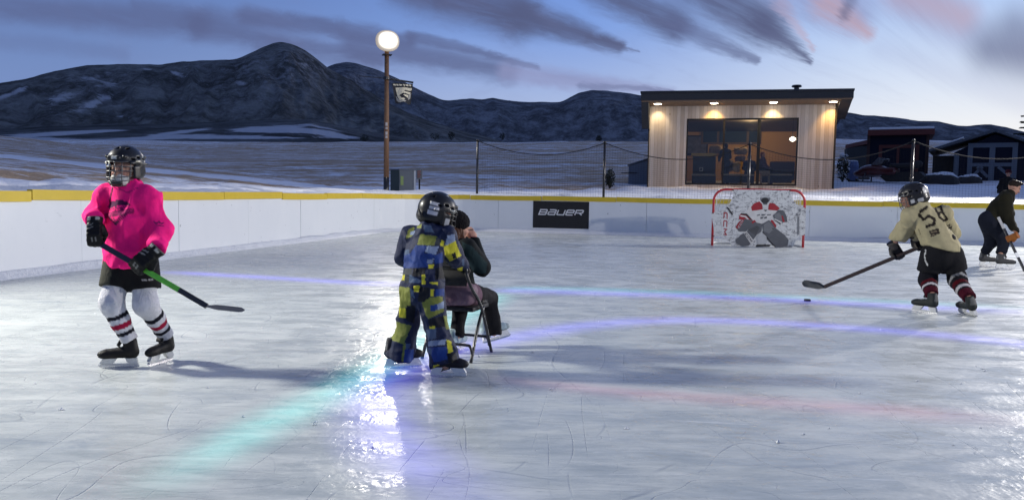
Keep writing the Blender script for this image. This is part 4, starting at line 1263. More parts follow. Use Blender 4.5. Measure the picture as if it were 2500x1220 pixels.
topp = smoothpath([(-hw + .1, 0, gh), (-hw + .25, .3, gh - .02), (0, .48, gh - .02), (hw - .25, .3, gh - .02), (hw - .1, 0, gh)], 6)
b = MB(fg); b.tube(topp, .022, 8); b.tube([(0, .48, gh - .02), (0, .75, gh * .5), (0, dpt, .03)], .02, 8); b.build('top_shelf_frame', M['white_plastic'], goal, True)
b = MB(fg); n = len(basep); w_ = .004
rows = 16
grid = [[np.array(topp[int(i * (len(topp) - 1) / (n - 1))]) * (1 - j / rows) + np.array(basep[i]) * (j / rows) + np.array([0, .10 * math.sin(PI * j / rows), 0]) for i in range(n)] for j in range(rows + 1)]
for j in range(rows + 1): b.tube(grid[j], w_, 4, caps=False)
for i in range(n): b.tube([grid[j][i] for j in range(rows + 1)], w_, 4, caps=False)
b.build('net', M['net_white'], goal)

def zp(zx, zy): return (1700 + zx / 6.777, 440 + zy / 6.777)
def tz(zx, zy, y=-.05): return RP(*zp(zx, zy), fg, y)
TP = [(620, 156), (1100, 158), (1545, 170), (1565, 240), (1600, 320), (1650, 385), (1710, 432), (1815, 462), (1806, 700), (1800, 905), (1730, 915), (1680, 945), (1640, 1000), (1605, 1085), (1580, 1108), (1330, 1108), (1245, 1070), (1000, 1072), (960, 1095), (600, 1098), (560, 1040), (500, 985), (430, 945), (350, 930), (300, 932), (285, 790), (262, 650), (248, 548), (300, 532), (380, 512), (450, 472), (520, 420), (570, 350), (605, 270)]
poly = [tz(*p) for p in TP]
sheet = empty('shooting_target_sheet', to_w(fg, (0, -.05, .05)), 'scuffed white target sheet printed with a red and grey goalie, hung over the goal mouth', 'target sheet')
b = MB(fg); b.prism([(p[0], p[1]) for p in poly], -.0485, -.044, 0, 1)
cols = {'red': (.30, .008, .018), 'dg': (.085, .09, .10), 'mg': (.15, .155, .165), 'lg': (.42, .43, .43), 'wh': (.56, .55, .53), 'bk': (.012, .012, .014)}
tm = [M['tarp']] + [mat('print_' + {'red': 'crimson', 'dg': 'slate', 'mg': 'grey', 'lg': 'light_grey', 'wh': 'white', 'bk': 'black'}[k], v, .6, var=.3, vscale=7) for k, v in cols.items()]
ci = {k: i + 1 for i, k in enumerate(cols)}
lay = [0]
def pp(pts, c):
    lay[0] += 1; y = -.0488 - .0005 * lay[0]
    q = [tz(*p) for p in pts]; ar = sum(q[i][0] * q[(i + 1) % len(q)][1] - q[(i + 1) % len(q)][0] * q[i][1] for i in range(len(q)))
    vs = [(p[0], y, p[1]) for p in q]; f = tuple(range(len(q)))
    b.add(vs, [f if ar > 0 else f[::-1]], ci[c])
def el(cx, cy, rx, ry, n=18): return [(cx + rx * math.cos(2 * PI * i / n), cy + ry * math.sin(2 * PI * i / n)) for i in range(n)]
pp([(840, 500), (900, 430), (1000, 470), (1320, 480), (1330, 560), (1270, 640), (1240, 700), (1080, 722), (960, 690), (850, 600), (800, 560)], 'wh')
pp([(905, 440), (960, 380), (1045, 350), (1090, 395), (1100, 480), (1010, 496), (920, 506)], 'red')
pp([(1215, 372), (1290, 385), (1385, 465), (1335, 502), (1190, 490), (1190, 425)], 'red')
pp([(1095, 385), (1200, 380), (1190, 450), (1150, 482), (1110, 455)], 'wh')
pp(el(1140, 310, 86, 66), 'mg'); pp([(1065, 290), (1080, 258), (1140, 246), (1205, 262), (1218, 292), (1140, 283)], 'lg'); pp(el(1136, 337, 64, 48), 'bk')
pp([(1100, 380), (1180, 378), (1165, 405), (1115, 405)], 'dg')
pp([(1110, 490), (1180, 490), (1145, 516)], 'bk')
for q in ([(1000, 575), (1060, 560), (1050, 580), (1000, 590)], [(1075, 560), (1160, 560), (1120, 585), (1080, 590)], [(1170, 565), (1240, 560), (1230, 578), (1165, 582)], [(1060, 610), (1120, 600), (1095, 635), (1060, 640)], [(1125, 605), (1170, 600), (1165, 632), (1120, 636)]): pp(q, 'dg')
pp([(735, 548), (830, 556), (925, 650), (880, 690), (700, 640), (715, 580)], 'red'); pp([(740, 545), (835, 552), (915, 640), (895, 650), (825, 580), (732, 566)], 'bk'); pp([(730, 575), (820, 588), (870, 645), (850, 655), (800, 610), (722, 598)], 'wh')
pp([(650, 770), (700, 690), (790, 640), (930, 655), (945, 690), (900, 770), (815, 850), (700, 845)], 'dg'); pp([(650, 775), (700, 695), (770, 645), (790, 660), (715, 790), (680, 800)], 'red')
word_pts = [(700, 770), (770, 650)]
pp([(1265, 580), (1330, 525), (1350, 490), (1440, 495), (1495, 600), (1505, 690), (1440, 695), (1390, 735), (1290, 660)], 'dg'); pp([(1290, 560), (1370, 535), (1420, 600), (1410, 680), (1300, 640)], 'mg'); pp([(1405, 585), (1430, 590), (1465, 690), (1430, 690)], 'red')
pp([(1280, 640), (1300, 635), (1420, 690), (1395, 738)], 'wh'); pp([(1285, 660), (1300, 655), (1400, 712), (1390, 730)], 'bk')
pp([(1235, 655), (1262, 660), (1320, 740), (1318, 785), (1262, 752), (1230, 700)], 'red'); pp([(960, 655), (990, 690), (930, 720), (910, 690)], 'red')
pp([(960, 690), (1090, 722), (1075, 850), (1000, 900), (945, 975), (870, 1080), (760, 1094), (660, 1045), (645, 990), (740, 900), (840, 850), (880, 770)], 'dg')
for k in range(6): pp([(860 + k * 25, 815 - k * 12), (872 + k * 25, 812 - k * 12), (990 + k * 12, 905 - k * 22), (980 + k * 12, 910 - k * 22)], 'bk')
pp([(1090, 722), (1200, 660), (1240, 690), (1310, 790), (1455, 900), (1525, 985), (1510, 1075), (1430, 1106), (1322, 1106), (1222, 1000), (1105, 850)], 'dg'); pp([(1110, 735), (1200, 680), (1290, 800), (1200, 880), (1120, 840)], 'mg')
pp([(1085, 845), (1105, 850), (1222, 1000), (1322, 1104), (1300, 1106), (1200, 1010)], 'bk'); pp([(1240, 785), (1290, 800), (1265, 812)], 'bk')
pp([(1000, 925), (1060, 870), (1120, 890), (1160, 930), (1165, 1050), (1010, 1055)], 'lg'); pp([(985, 1080), (1000, 1062), (1230, 1064), (1210, 1096), (975, 1100)], 'bk')
pp([(775, 862), (835, 850), (960, 1010), (895, 1045)], 'wh')
pp([(498, 448), (520, 440), (608, 565), (590, 578)], 'bk')
pp([(1672, 600), (1700, 600), (1695, 900), (1672, 900)], 'mg'); pp(el(1680, 565, 36, 24), 'mg'); pp(el(1690, 560, 18, 12), 'lg'); pp([(1700, 470), (1728, 475), (1720, 530), (1702, 525)], 'mg')
# letters run down the left side of the sheet
c0 = tz(480, 525); c1 = tz(480, 930); wx = tz(520, 530)[0] - tz(440, 530)[0]; ln_ = c0[1] - c1[1]
gp = ln_ * .06; lw = (ln_ - 2 * gp) / 3.25
word(b, 'CCM', lw, wx * .85, gp, wx * .22, lambda u, v, dp: (tz(440, 500)[0] + v + .02, -.0495 - dp, c0[1] - u), 0.0, ci['red'], .12)
e0 = tz(812, 870); e1 = tz(925, 1020); ev_ = np.array(e1) - np.array(e0); el_ = np.linalg.norm(ev_); ed = ev_ / el_; en = np.array([-ed[1], ed[0]])
word(b, 'CCM', el_ * .26, .055, el_ * .06, .014, lambda u, v, dp: (e0[0] + ed[0] * u + en[0] * (v - .03), -.0755 - dp, e0[1] + ed[1] * u + en[1] * (v - .03)), 0.0, ci['bk'], .2)
e0 = tz(700, 790); e1 = tz(785, 655); ev_ = np.array(e1) - np.array(e0); el_ = np.linalg.norm(ev_); ed = ev_ / el_; en = np.array([-ed[1], ed[0]])
word(b, 'CCM', el_ * .26, .05, el_ * .06, .013, lambda u, v, dp: (e0[0] + ed[0] * u + en[0] * (v - .01), -.0755 - dp, e0[1] + ed[1] * u + en[1] * (v - .01)), 0.0, ci['lg'], .1)
so = b.build('printed_sheet', tm, sheet)
for (p, q) in (((620, 175), (600, 150)), ((1540, 180), (1560, 155)), ((290, 545), (262, 545)), ((1795, 470), (1805, 470)), ((300, 925), (262, 925)), ((1795, 900), (1775, 900))):
    x, z = tz(*p); x2, z2 = tz(*q); b = MB(fg); b.tube([(x, -.05, z), (x2, -.04, z2), (x2, .02, z2)], .012, 5); b.build('strap', M['blackmatte'], sheet)
# ------------------------------------------------------------------ skate hut
fh = facing(1813, 30.5, turn=-0.02)
HZ = fh[0][2]
hut = empty('skate_hut', fh[0], 'pale wooden hut with a big lit window and four lamps under its roof edge', 'hut')
wl, ztop = RP(1588, 249, fh); wr, _ = RP(2040, 249, fh)
ol, zo1 = RP(1677, 290, fh); orr, zo0 = RP(1944, 454, fh)
zb_l = -0.5; WT = 0.16
b = MB(fh)
b.box((wl, 0, zb_l), (ol, WT, ztop + .25)); b.box((orr, 0, zb_l), (wr, WT, ztop + .25))
b.box((ol, 0, zo1), (orr, WT, ztop + .25)); b.box((ol, 0, zb_l), (orr, WT, zo0))
wall = b.build('front_wall', M['pine'], hut); 
b = MB(fh); b.prism([(wl + .01, WT), (wl + .16, WT), (wl + .16, 4.85), (wr - .16, 4.85), (wr - .16, WT), (wr - .01, WT), (wr - .01, 5.0), (wl + .01, 5.0)], zb_l, ztop - .6, 0, 2); b.build('outer_wall', M['charcoal'], hut)
# corner trims
b = MB(fh); b.box((wr + .001, -.02, zb_l), (wr + .07, .2, ztop)); b.build('corner_trim', M['dark_bark'], hut)
b = MB(fh); b.box((wl - .05, -.012, zb_l), (wl - .001, .2, ztop)); b.build('corner_trim', M['dark_bark'], hut)
YF = -0.85
fx0, fz1 = RP(1565, 226, fh, YF); fx1, fz1r = RP(2085, 219.5, fh, YF); _, fz0 = RP(1565, 247, fh, YF); _, fz0r = RP(2085, 240, fh, YF)
def slab(x0, x1, zlo0, zlo1, zhi0, zhi1, y0, y1, drop):
    vs = [(x0, y0, zlo0), (x1, y0, zlo1), (x1, y1, zlo1 - drop), (x0, y1, zlo0 - drop), (x0, y0, zhi0), (x1, y0, zhi1), (x1, y1, zhi1 - drop), (x0, y1, zhi0 - drop)]
    return vs, [(0, 3, 2, 1), (4, 5, 6, 7), (0, 1, 5, 4), (1, 2, 6, 5), (2, 3, 7, 6), (3, 0, 4, 7)]
b = MB(fh); b.add(*slab(fx0, fx1, fz0 + .02, fz0r + .02, fz1, fz1r, YF, 5.4, .9)); roof = b.build('roof', M['charcoal'], hut)
b = MB(fh); b.add(*slab(fx0 - .02, fx1 + .02, fz1 - .02, fz1r - .02, fz1 + .045, fz1r + .045, YF - .05, 5.45, .9)); b.build('roof_flashing', M['blackmetal'], roof)
b = MB(fh); b.add(*slab(fx0 + .02, fx1 - .02, fz0 - .03, fz0r - .03, fz0 + .018, fz0r + .018, YF + .03, -.002, .09)); b.build('soffit', mat('soffit_boards', (.20, .13, .08), .8, var=.3, vscale=6), hut)
# cheeks at both ends of the overhang
c0x, c0z = RP(1585, 315, fh, -.02)
b = MB(fh); b.prism([(YF + .03, fz0 - .035), (-.001, fz0 - .12), (-.001, c0z), (YF + .45, c0z)], fx0 + .02, fx0 + .30, 0, 0); b.build('left_cheek', M['charcoal'], hut)
q0 = RP(2047, 276, fh, -.02)
b = MB(fh); b.prism([(YF + .03, fz0r - .035), (.9, fz0r - .2), (.9, q0[1] - .15), (.35, q0[1])], wr + .08, fx1 - .03, 0, 0); b.build('right_cheek', mat('dark_soffit', (.05, .04, .035), .8), hut)
vx, vz = RP(1945, 214, fh, 1.0)
b = MB(fh); b.tube([(vx, 1.0, vz - .5), (vx, 1.0, vz + .02)], .10, 10); b.lathe([(.0, .06), (.17, .05), (.2, 0), (.17, -.03), (.0, -.03)], 14, 0, (vx, 1.0, vz + .04)); b.build('roof_vent', M['blackmetal'], roof)
# downlights
SPC = [(1.0, .82, .52), (1.0, .58, .16), (1.0, .76, .36), (1.0, .58, .16)]
for (px, c, pw) in zip((1606, 1744, 1889, 2035), SPC, (62, 112, 86, 98)):
    x, _ = RP(px, 243, fh, -.42); z = fz0 + (fz0r - fz0) * (x - fx0) / (fx1 - fx0) - .075
    b = MB(fh); b.lathe([(0, -.012), (.12, -.012), (.15, .0), (.155, .03)], 20, 0, (x, -.42, z)); b.lathe([(.15, -.002), (.18, .004), (.18, .03)], 20, 1, (x, -.42, z))
    b.build('downlight', [M['down_glow'], M['white_plastic']], hut, True)
    w = to_w(fh, (x, -.36, z - .05)); lamp('downlight_beam', 'SPOT', w, pw, c, aim=to_w(fh, (x, -.04, z - .9)), spot_size=math.radians(92), spot_blend=.9, shadow_soft_size=.05)
# window
win = empty('window', (0, 0, 0)); win.parent = hut
YG = .05
b = MB(fh); fw = .055
b.box((ol + .001, .01, zo0 + .001), (ol + fw, .12, zo1 - .001)); b.box((orr - fw, .01, zo0 + .001), (orr - .001, .12, zo1 - .001)); b.box((ol + fw, .01, zo1 - fw), (orr - fw, .12, zo1 - .001)); b.box((ol + fw, .01, zo0 + .001), (orr - fw, .12, zo0 + fw * 1.3))
m1 = RP(1766, 370, fh, YG)[0]; m2 = RP(1852, 370, fh, YG)[0]
b.box((m1 - .035, .02, zo0 + fw * 1.3), (m1 + .035, .11, zo1 - fw)); b.box((m2 - .07, .005, zo0 + fw * 1.3), (m2 + .05, .13, zo1 - fw))
def fix_child(o): return o
wo_ = b.build('window_frame', M['blackmatte'], hut)
bpy.data.objects.remove(win)
for (x0, x1) in ((ol + fw, m1 - .035), (m1 + .035, m2 - .07), (m2 + .05, orr - fw)):
    b = MB(fh); b.box((x0, YG, zo0 + fw * 1.3), (x1, YG + .008, zo1 - fw)); b.build('pane', M['glass'], wo_)
# room
ix0, ix1, iy1, iz0, iz1 = wl + .17, wr - .17, 4.6, zo0 - .05, zo1 + .12
b = MB(fh); b.box((ix0, 4.6, iz0), (ix1, 4.7, iz1)); b.build('back_wall', M['interior'], hut)
for (xa, xb) in ((ix0, ix0 + .05), (ix1 - .05, ix1)):
    b = MB(fh); b.box((xa, WT + .01, iz0), (xb, 4.59, iz1)); b.build('side_wall', M['interior'], hut)
b = MB(fh); b.box((ix0 - .005, WT + .01, iz1 + .002), (ix1 + .005, 4.8, iz1 + .1)); b.build('room_ceiling', M['ceiling'], hut)
b = MB(fh); b.box((ix0 - .005, WT + .01, iz0 - .1), (ix1 + .005, 4.8, iz0 - .002)); b.build('room_floor', M['floor'], hut)
x0, z1 = RP(1712, 316, fh, 4.55); x1, z0 = RP(1858, 352, fh, 4.55)
b = MB(fh); b.box((x0, 4.53, z0), (x1, 4.598, z1)); hi_ = b.build('high_window_frame', mat('brown_trim', (.12, .08, .05), .7), hut)
pane_m = mat('dusk_pane', (.02, .04, .07), .6, bump=0, spec=.1)
for (a, c) in ((.04, .27), (.31, .76), (.80, .97)):
    b = MB(fh); b.box((x0 + (x1 - x0) * a, 4.515, z0 + .08), (x0 + (x1 - x0) * c, 4.529, z1 - .08)); b.build('high_window_pane', pane_m, hi_)
xl, zl = RP(1935, 340, fh, .55)
b = MB(fh); b.lathe([(0, -.085), (.06, -.07), (.10, -.03), (.115, 0), (.10, .035), (.05, .075), (0, .085)], 16, 0, (xl, .55, zl)); b.tube([(xl, .55, zl + .07), (xl, .55, iz1)], .008, 6, 1)
hl = b.build('hanging_lamp', [mat('bulb_glass', (.9, .85, .7), .3, emit=(1, .90, .70), estr=14, bump=0), M['blackmetal']], None, True, to_w(fh, (xl, .55, zl)))
tag(hl, 'bright white bulb hanging inside the hut window at its right end', 'lamp')
lamp('room_light', 'POINT', to_w(fh, (.3, 2.6, iz1 - .25)), 58, (1, .70, .36), shadow_soft_size=.25)
# things in the room, measured on planes inside it
def hbox(b, px0, py0, px1, py1, y0, y1, mi=0, bev=.02):
    xa, za = RP(px0, py0, fh, y0); xb, zb = RP(px1, py1, fh, y0)
    b.box((min(xa, xb), y0, min(za, zb)), (max(xa, xb), y1, max(za, zb)), mi, bev)
cabt = empty('cabinet', to_w(fh, (RP(1715, 440, fh, 1.2)[0], 1.2, iz0)), 'black cabinet with a yellow worktop at the left of the hut window', 'cabinet')
b = MB(fh); hbox(b, 1692, 382, 1746, 424, 1.2, 1.9); b.build('body', M['blackmatte'], cabt)
b = MB(fh); hbox(b, 1688, 374, 1748, 381.5, 1.1, 2.0, 0, .01); b.build('worktop', M['yellow_top'], cabt)
b = MB(fh); 
x, z = RP(1712, 413, fh, 1.18); stroke(b, [(x - .07, z - .07), (x + .06, z - .07), (x + .06, z + .06), (x - .06, z + .06), (x - .06, z - .03)], .022, lambda u, v, d: (u, 1.185, v), 0); b.build('emblem', M['cream'], cabt)
for (i, (p0, p1, y, lb)) in enumerate(((1688, 1748, .9, 'low black bench with a pale front edge below the yellow worktop cabinet'), (1764, 1842, .9, 'low black bench with a pale front edge in the middle of the hut window'), (1857, 1934, .9, 'low black bench with a pale front edge at the right of the hut window'))):
    bn = empty('bench', to_w(fh, (RP((p0 + p1) / 2, 440, fh, y)[0], y, iz0)), lb, 'bench', 'low benches behind the hut window')
    b = MB(fh); hbox(b, p0, 424.5, p1, 428.5, y, y + .5, 0, .008); b.build('bench_top', mat('pale_edge', (.34, .30, .20), .7), bn)
    b = MB(fh); hbox(b, p0 + 1, 429, p1 - 1, 447, y + .03, y + .45); b.build('bench_base', M['blackmatte'], bn)
def bag(px0, py0, px1, py1, y, lb, m_, seed):
    xa, za = RP(px0, py0, fh, y); xb, zb = RP(px1, py1, fh, y)
    c = np.array([(xa + xb) / 2, y, (za + zb) / 2]); r = np.array([(xb - xa) / 2, .28, (za - zb) / 2])
    f = folds(uni([rbox(c, r * .86, min(r) * .5), ell(c + r * [.3, 0, .25], r * [.6, .8, .75])], .05), .05, (4, 4, 6), seed)
    o = blob('duffel_bag', f, .035, m_, None, None, (c - r * 1.3, c + r * 1.3), .05, fh, to_w(fh, (c[0], y, c[2] - r[2])))
    return tag(o, lb, 'bag', 'bags heaped inside the hut')
bag(1729, 355, 1764, 378, 2.4, 'tan bag slumped on the shelf behind the yellow worktop', M['tan'], 3)
bag(1790, 359, 1826, 378, 2.6, 'tan roll lying right of the standing person, under the high window', M['tan'], 4)
bag(1793, 380, 1822, 396, 2.5, 'brown bag below the tan roll in the middle of the hut', mat('brown_canvas', (.16, .10, .06), .9, var=.4), 5)
bag(1761, 391, 1792, 421, 2.0, 'large grey brown sack beneath the standing person', mat('grey_canvas', (.17, .13, .11), .9, var=.3), 6)
bag(1788, 394, 1808, 422, 1.7, 'crumpled yellowish bag heaped on the middle bench', mat('straw_canvas', (.42, .27, .10), .9, var=.6, vscale=10), 7)
sf = empty('sofa', to_w(fh, (RP(1905, 440, fh, 1.9)[0], 1.9, iz0)), 'dark maroon sofa against the ochre wall behind the right window pane', 'sofa')
b = MB(fh); hbox(b, 1880, 394, 1940, 425, 2.6, 2.85, 0, .06); b.build('sofa_back', mat('maroon_fabric', (.035, .012, .014), .9), sf)
b = MB(fh); hbox(b, 1880, 414, 1940, 440, 1.75, 2.58, 0, .06); b.build('sofa_seat', M['blackmatte'], sf)
stl = empty('stool', to_w(fh, (RP(1864, 440, fh, .7)[0], .7, iz0)), 'small wooden stool by the thick window post of the hut', 'stool')
b = MB(fh); hbox(b, 1853, 417, 1880, 424, .55, .85, 0, .01); b.build('stool_top', M['tan'], stl)
for px in (1856, 1875):
    b = MB(fh); hbox(b, px, 424.5, px + 4, 451, .6, .66, 0, .004); b.build('stool_leg', M['tan'], stl)
x0, z1 = RP(1680, 326, fh, 2.2); x1, z0 = RP(1698, 373, fh, 2.2)
pc = empty('poster', to_w(fh, (x0, 2.2, z0)), 'dark framed picture hanging on the ochre wall at the left window edge', 'picture')
b = MB(fh); b.box((x0 - .3, 4.55, z0), (x1 + .45, 4.595, z1 + .1), 0, .01); b.build('picture_frame', M['blackmatte'], pc)
b = MB(fh); b.box((x0 - .25, 4.535, z0 + .1), (x1 + .38, 4.549, z1 + .04)); b.build('picture', mat('faded_picture', (.10, .11, .16), .6, var=.9, vscale=5), pc)

# ------------------------------------------------------------------ slate lean-to left of the hut
fl2 = facing(1556, 33.0, turn=.1)
x0, z0 = RP(1534, 436, fl2); x1, z1 = RP(1582, 385, fl2); zl_ = RP(1534, 405, fl2)[1]
ln = empty('lean_to', fl2[0], 'slate blue lean-to with a sloping top left of the wooden hut', 'shed')
b = MB(fl2); b.prism([(x0, -.3), (x1 + .3, -.3), (x1 + .3, z1), (x0, zl_)], 0, 1.8, 0, 1); b.build('panel', M['blue_tarp'], ln)
b = MB(fl2)
b.add(*slab(x0 - .05, x1 + .3, zl_ + .002, z1 + .03, zl_ + .05, z1 + .08, -.06, 1.86, 0)); b.build('roof_edge', M['dark_trim'], ln)
b = MB(fl2); q = RP(1534, 421, fl2); q2 = RP(1556, 423, fl2); b.box((q[0] - .3, -.05, q2[1]), (q2[0], -.004, q[1])); b.build('rail', M['blackmatte'], ln)

# ------------------------------------------------------------------ sheds on the right
f1_ = facing(2195, 38.0)
sh1 = empty('garden_shed', f1_[0], 'navy shed with rust red trim and snow on its flat roof', 'shed')
x0, zt = RP(2118, 328, f1_); x1, _ = RP(2270, 328, f1_); zb0 = -.6
b = MB(f1_); b.box((x0, 0, zb0), (x1, 3.0, zt)); b.build('wall', M['dark_wall'], sh1)
sx, sz = RP(2082, 350, f1_, 2.2)
b = MB(f1_); b.prism([(x0 - .001, .0), (x0 - .001, 3.), (x0 - 1.2, 3.0), (x0 - 1.0, 2.0)], zb0, zt - .55, 0, 2); b.build('side_wall', mat('green_black_siding', (.012, .018, .02), .8), sh1)
ex0, ez1 = RP(2119, 317.5, f1_, -.4); ex1, ez0 = RP(2282, 328, f1_, -.4)
b = MB(f1_); b.box((ex0, -.4, ez0), (ex1, 3.2, ez1), 0, .01); b.prism([(ex0 - .001, -.4), (ex0 - .001, 3.2), (ex0 - 1.2, 3.2)], zt - .5, zt - .3, 0, 2); rf1 = b.build('roof', M['red_trim'], sh1)
b = MB(f1_); b.box((ex0 + .05, -.38, ez1 + .004), (ex1 - .03, 3.1, ez1 + .12), 0, .05); b.build('roof_snow', M['snow'], rf1)
dx0, dz1 = RP(2146, 354, f1_, -.05); dx1, dz0 = RP(2240, 446, f1_, -.05); dm = RP(2192, 380, f1_, -.05)[0]
b = MB(f1_); w_ = .16
b.box((dx0, -.05, zb0), (dx0 + w_, -.003, dz1)); b.box((dx1 - w_, -.05, zb0), (dx1, -.003, dz1)); b.box((dx0 + w_, -.05, dz1 - w_), (dx1 - w_, -.003, dz1)); b.box((dm - .06, -.05, zb0), (dm + .06, -.003, dz1 - w_)); b.build('door_trim', M['red_trim'], sh1)
for xa in (x0, x1 - .14):
    b = MB(f1_); b.box((xa, -.03, zb0), (xa + .14, -.003, zt - .002)); b.build('corner_board', mat('brown_board', (.05, .022, .018), .8), sh1)
b = MB(f1_); b.box((dx1 - .30, -.07, dz1 - 1.0), (dx1 - .2, -.052, dz1 - .45)); b.build('door_sign', mat('ochre_sign', (.12, .08, .02), .8), sh1)

f2_ = facing(2400, 35.0)
sh2 = empty('barn_shed', f2_[0], 'dark gabled barn shed with grey crossed double doors, at the right edge', 'shed')
def q2(px, py, y=0.): return RP(px, py, f2_, y)
apex = q2(2430, 323); le = q2(2268, 372); re_ = q2(2600, 382)
bl = q2(2330, 372); br = q2(2560, 370)
b = MB(f2_); b.prism([(bl[0], -.6), (br[0], -.6), (br[0], bl[1]), (apex[0], apex[1] - .08), (bl[0], bl[1])], 0, 4, 0, 1); b.build('wall', M['dark_wall'], sh2)
# black box standing for shade in the bay under the long left eave
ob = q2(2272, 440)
b = MB(f2_); b.box((ob[0], .8, -.6), (bl[0] - .002, 3.8, le[1] - .12)); b.build('side_bay_shade', M['blackmatte'], sh2)
def sheetroof(p, q, th, y0, y1, name, mm, par):
    b = MB(f2_); b.prism([(p[0], p[1]), (q[0], q[1]), (q[0], q[1] + th), (p[0], p[1] + th)], y0, y1, 0, 1); return b.build(name, mm, par)
r1 = sheetroof(le, apex, .10, -.45, 4.3, 'left_roof', mat('slate_roof', (.06, .07, .085), .7), sh2)
r2 = sheetroof((apex[0] + .002, apex[1]), re_, .10, -.45, 4.3, 'right_roof', mat('slate_roof_b', (.06, .07, .085), .7), sh2)
sheetroof((le[0] + .1, le[1] + .14), (apex[0] - 1.2, apex[1] - .26), .07, -.35, 4.2, 'roof_snow', M['snow'], r1)
b = MB(f2_)
lw_ = .2; d0 = q2(2364, 350, -.06); d1 = q2(2486, 354, -.06); dmid = q2(2424, 352, -.06); zmid = q2(2424, 402, -.06)[1]
b.box((d0[0], -.06, -.6), (d0[0] + lw_, -.003, d0[1] - lw_)); b.box((d1[0] - lw_, -.06, -.6), (d1[0], -.003, d0[1] - lw_)); b.box((dmid[0] - .11, -.06, -.6), (dmid[0] + .11, -.003, d0[1] - lw_)); b.box((d0[0], -.06, d0[1] - lw_ + .001), (d1[0], -.003, d0[1]))
b.box((d0[0] + lw_ + .001, -.058, zmid - .08), (dmid[0] - .111, -.003, zmid + .08)); b.box((dmid[0] + .111, -.058, zmid - .08), (d1[0] - lw_ - .001, -.003, zmid + .08))
for (xa, xb) in ((dmid[0] - .12, dmid[0] - .55), (d1[0] - lw_ - .01, d1[0] - lw_ - .5), (d0[0] + lw_ + .01, d0[0] + lw_ + .4)):
    stroke(b, [(xa, zmid - .55), (xb, zmid - .09)], .13, lambda u, v, d: (u, -.05, v), 0)
b.build('door_trim', M['dark_trim'], sh2)
b = MB(f2_); b.box((bl[0], -.03, -.6), (bl[0] + .2, -.003, bl[1] - .05)); b.build('corner_board', M['dark_trim'], sh2)

# ------------------------------------------------------------------ odds and ends in the snow between the sheds and the rink
def vehicle():
    fr = facing(2172, 33.5, turn=.4); sc = .95
    o = empty('snowmobile', fr[0], 'small red snowmobile parked in the snow before the navy shed', 'snowmobile')
    f = uni([ell((-.75, 0, .55), (.62, .36, .26)), rbox((-.2, 0, .5), (.5, .28, .16), .1), ell((-1.25, 0, .42), (.35, .30, .17))], .12)
    blob('hood', f, .05, M['red_body'], o, None, None, .05, fr)
    blob('seat', uni([rbox((.55, 0, .72), (.6, .18, .11), .09), ell((1.1, 0, .8), (.2, .17, .13))], .08), .045, M['blackmatte'], o, None, None, .05, fr)
    b = MB(fr); b.prism([(-.1, .05), (1.2, .05), (1.45, .28), (1.25, .46), (-.2, .46), (-.35, .25)], -.2, .2, 0, 1); b.build('track', M['rubber'], o)
    b = MB(fr); b.tube([(-.25, -.35, .95), (-.15, -.15, 1.02), (-.15, .15, 1.02), (-.25, .35, .95)], .025, 6); b.tube([(-.45, 0, .75), (-.15, 0, 1.02)], .03, 6); b.build('handlebar', M['blackmetal'], o)
    b = MB(fr); b.prism([(-.75, .78), (-.5, .76), (-.38, 1.08), (-.45, 1.1)], -.25, .25, 0, 1); b.build('windshield', mat('smoky_screen', (.10, .10, .11), .15, bump=0), o)
    for s in (-1, 1):
        b = MB(fr); b.prism([(-1.7, .16), (-1.6, .05), (-.6, .04), (-.6, .08), (-1.55, .10), (-1.66, .22)], s * .42 - .07, s * .42 + .07, 0, 1); b.tube([(-1.0, s * .42, .08), (-.95, s * .3, .42)], .03, 6); b.build('ski', M['blackmetal'], o)
vehicle()
fbar = facing(2079, 35.5)
br_ = empty('barrel', fbar[0], 'pale blue plastic barrel standing in snow between the wooden hut and the navy shed', 'barrel')
b = MB(fbar); b.lathe([(0, -.1), (.23, -.1), (.25, .05), (.25, .3), (.265, .33), (.25, .36), (.25, .6), (.265, .63), (.25, .66), (.23, .8), (.2, .84), (0, .84)], 20); b.build('drum', M['blue_plastic'], br_, True)
b = MB(fbar); b.lathe([(0, .90), (.15, .89), (.21, .86), (.21, .842), (0, .842)], 16); b.build('snow_cap', M['snow'], br_, True)
fbx = facing(2105, 36.0)
bx = empty('crate', fbx[0], 'grey brown crate beside the pale blue barrel', 'crate')
b = MB(fbx); b.box((-.28, 0, -.2), (.28, .5, .55), 0, .01); b.build('crate_body', mat('weathered_wood', (.09, .085, .08), .9), bx)
b = MB(fbx)
for z in (.02, .2, .38): b.box((-.29, -.015, z), (.29, -.002, z + .13))
b.build('slats', mat('weathered_slat', (.11, .10, .09), .9), bx)
def mound(px, d, w, h, lb, top, name, seed, cat):
    fr = facing(px, d); f0 = folds(uni([ell((0, 0, 0), (w, .6, h)), ell((w * .35, .1, .05), (w * .6, .5, h * .85)), ell((-w * .45, -.1, 0), (w * .5, .45, h * .7))], .15), .08, (2, 2, 3), seed)
    o = empty(name, fr[0], lb, cat)
    blob('cover', f0, .06, M['blackmatte'], o, None, ((-w - .2, -.9, -.1), (w + .4, .9, h + .2)), .05, fr)
    f1 = lambda p: f0(p) - .035
    f1.bb = ((-w, -.8, 0), (w, .8, h + .3))
    g = plane(f1, (0, 0, h * .62), (0, -.25, -1))
    blob('snow_cap', folds(g, .05, (3, 3, 3), seed + 1), .05, M['snow'], o, None, ((-w - .2, -.9, .05), (w + .4, .9, h + .3)), .05, fr)
mound(2290, 33.0, .75, .42, 'low dark covered heap with snow on top before the barn shed', True, 'covered_heap', 5, 'covered heap')
mound(2362, 33.5, .5, .28, 'smaller dark covered heap beside the barn shed doors', True, 'covered_heap', 8, 'covered heap')
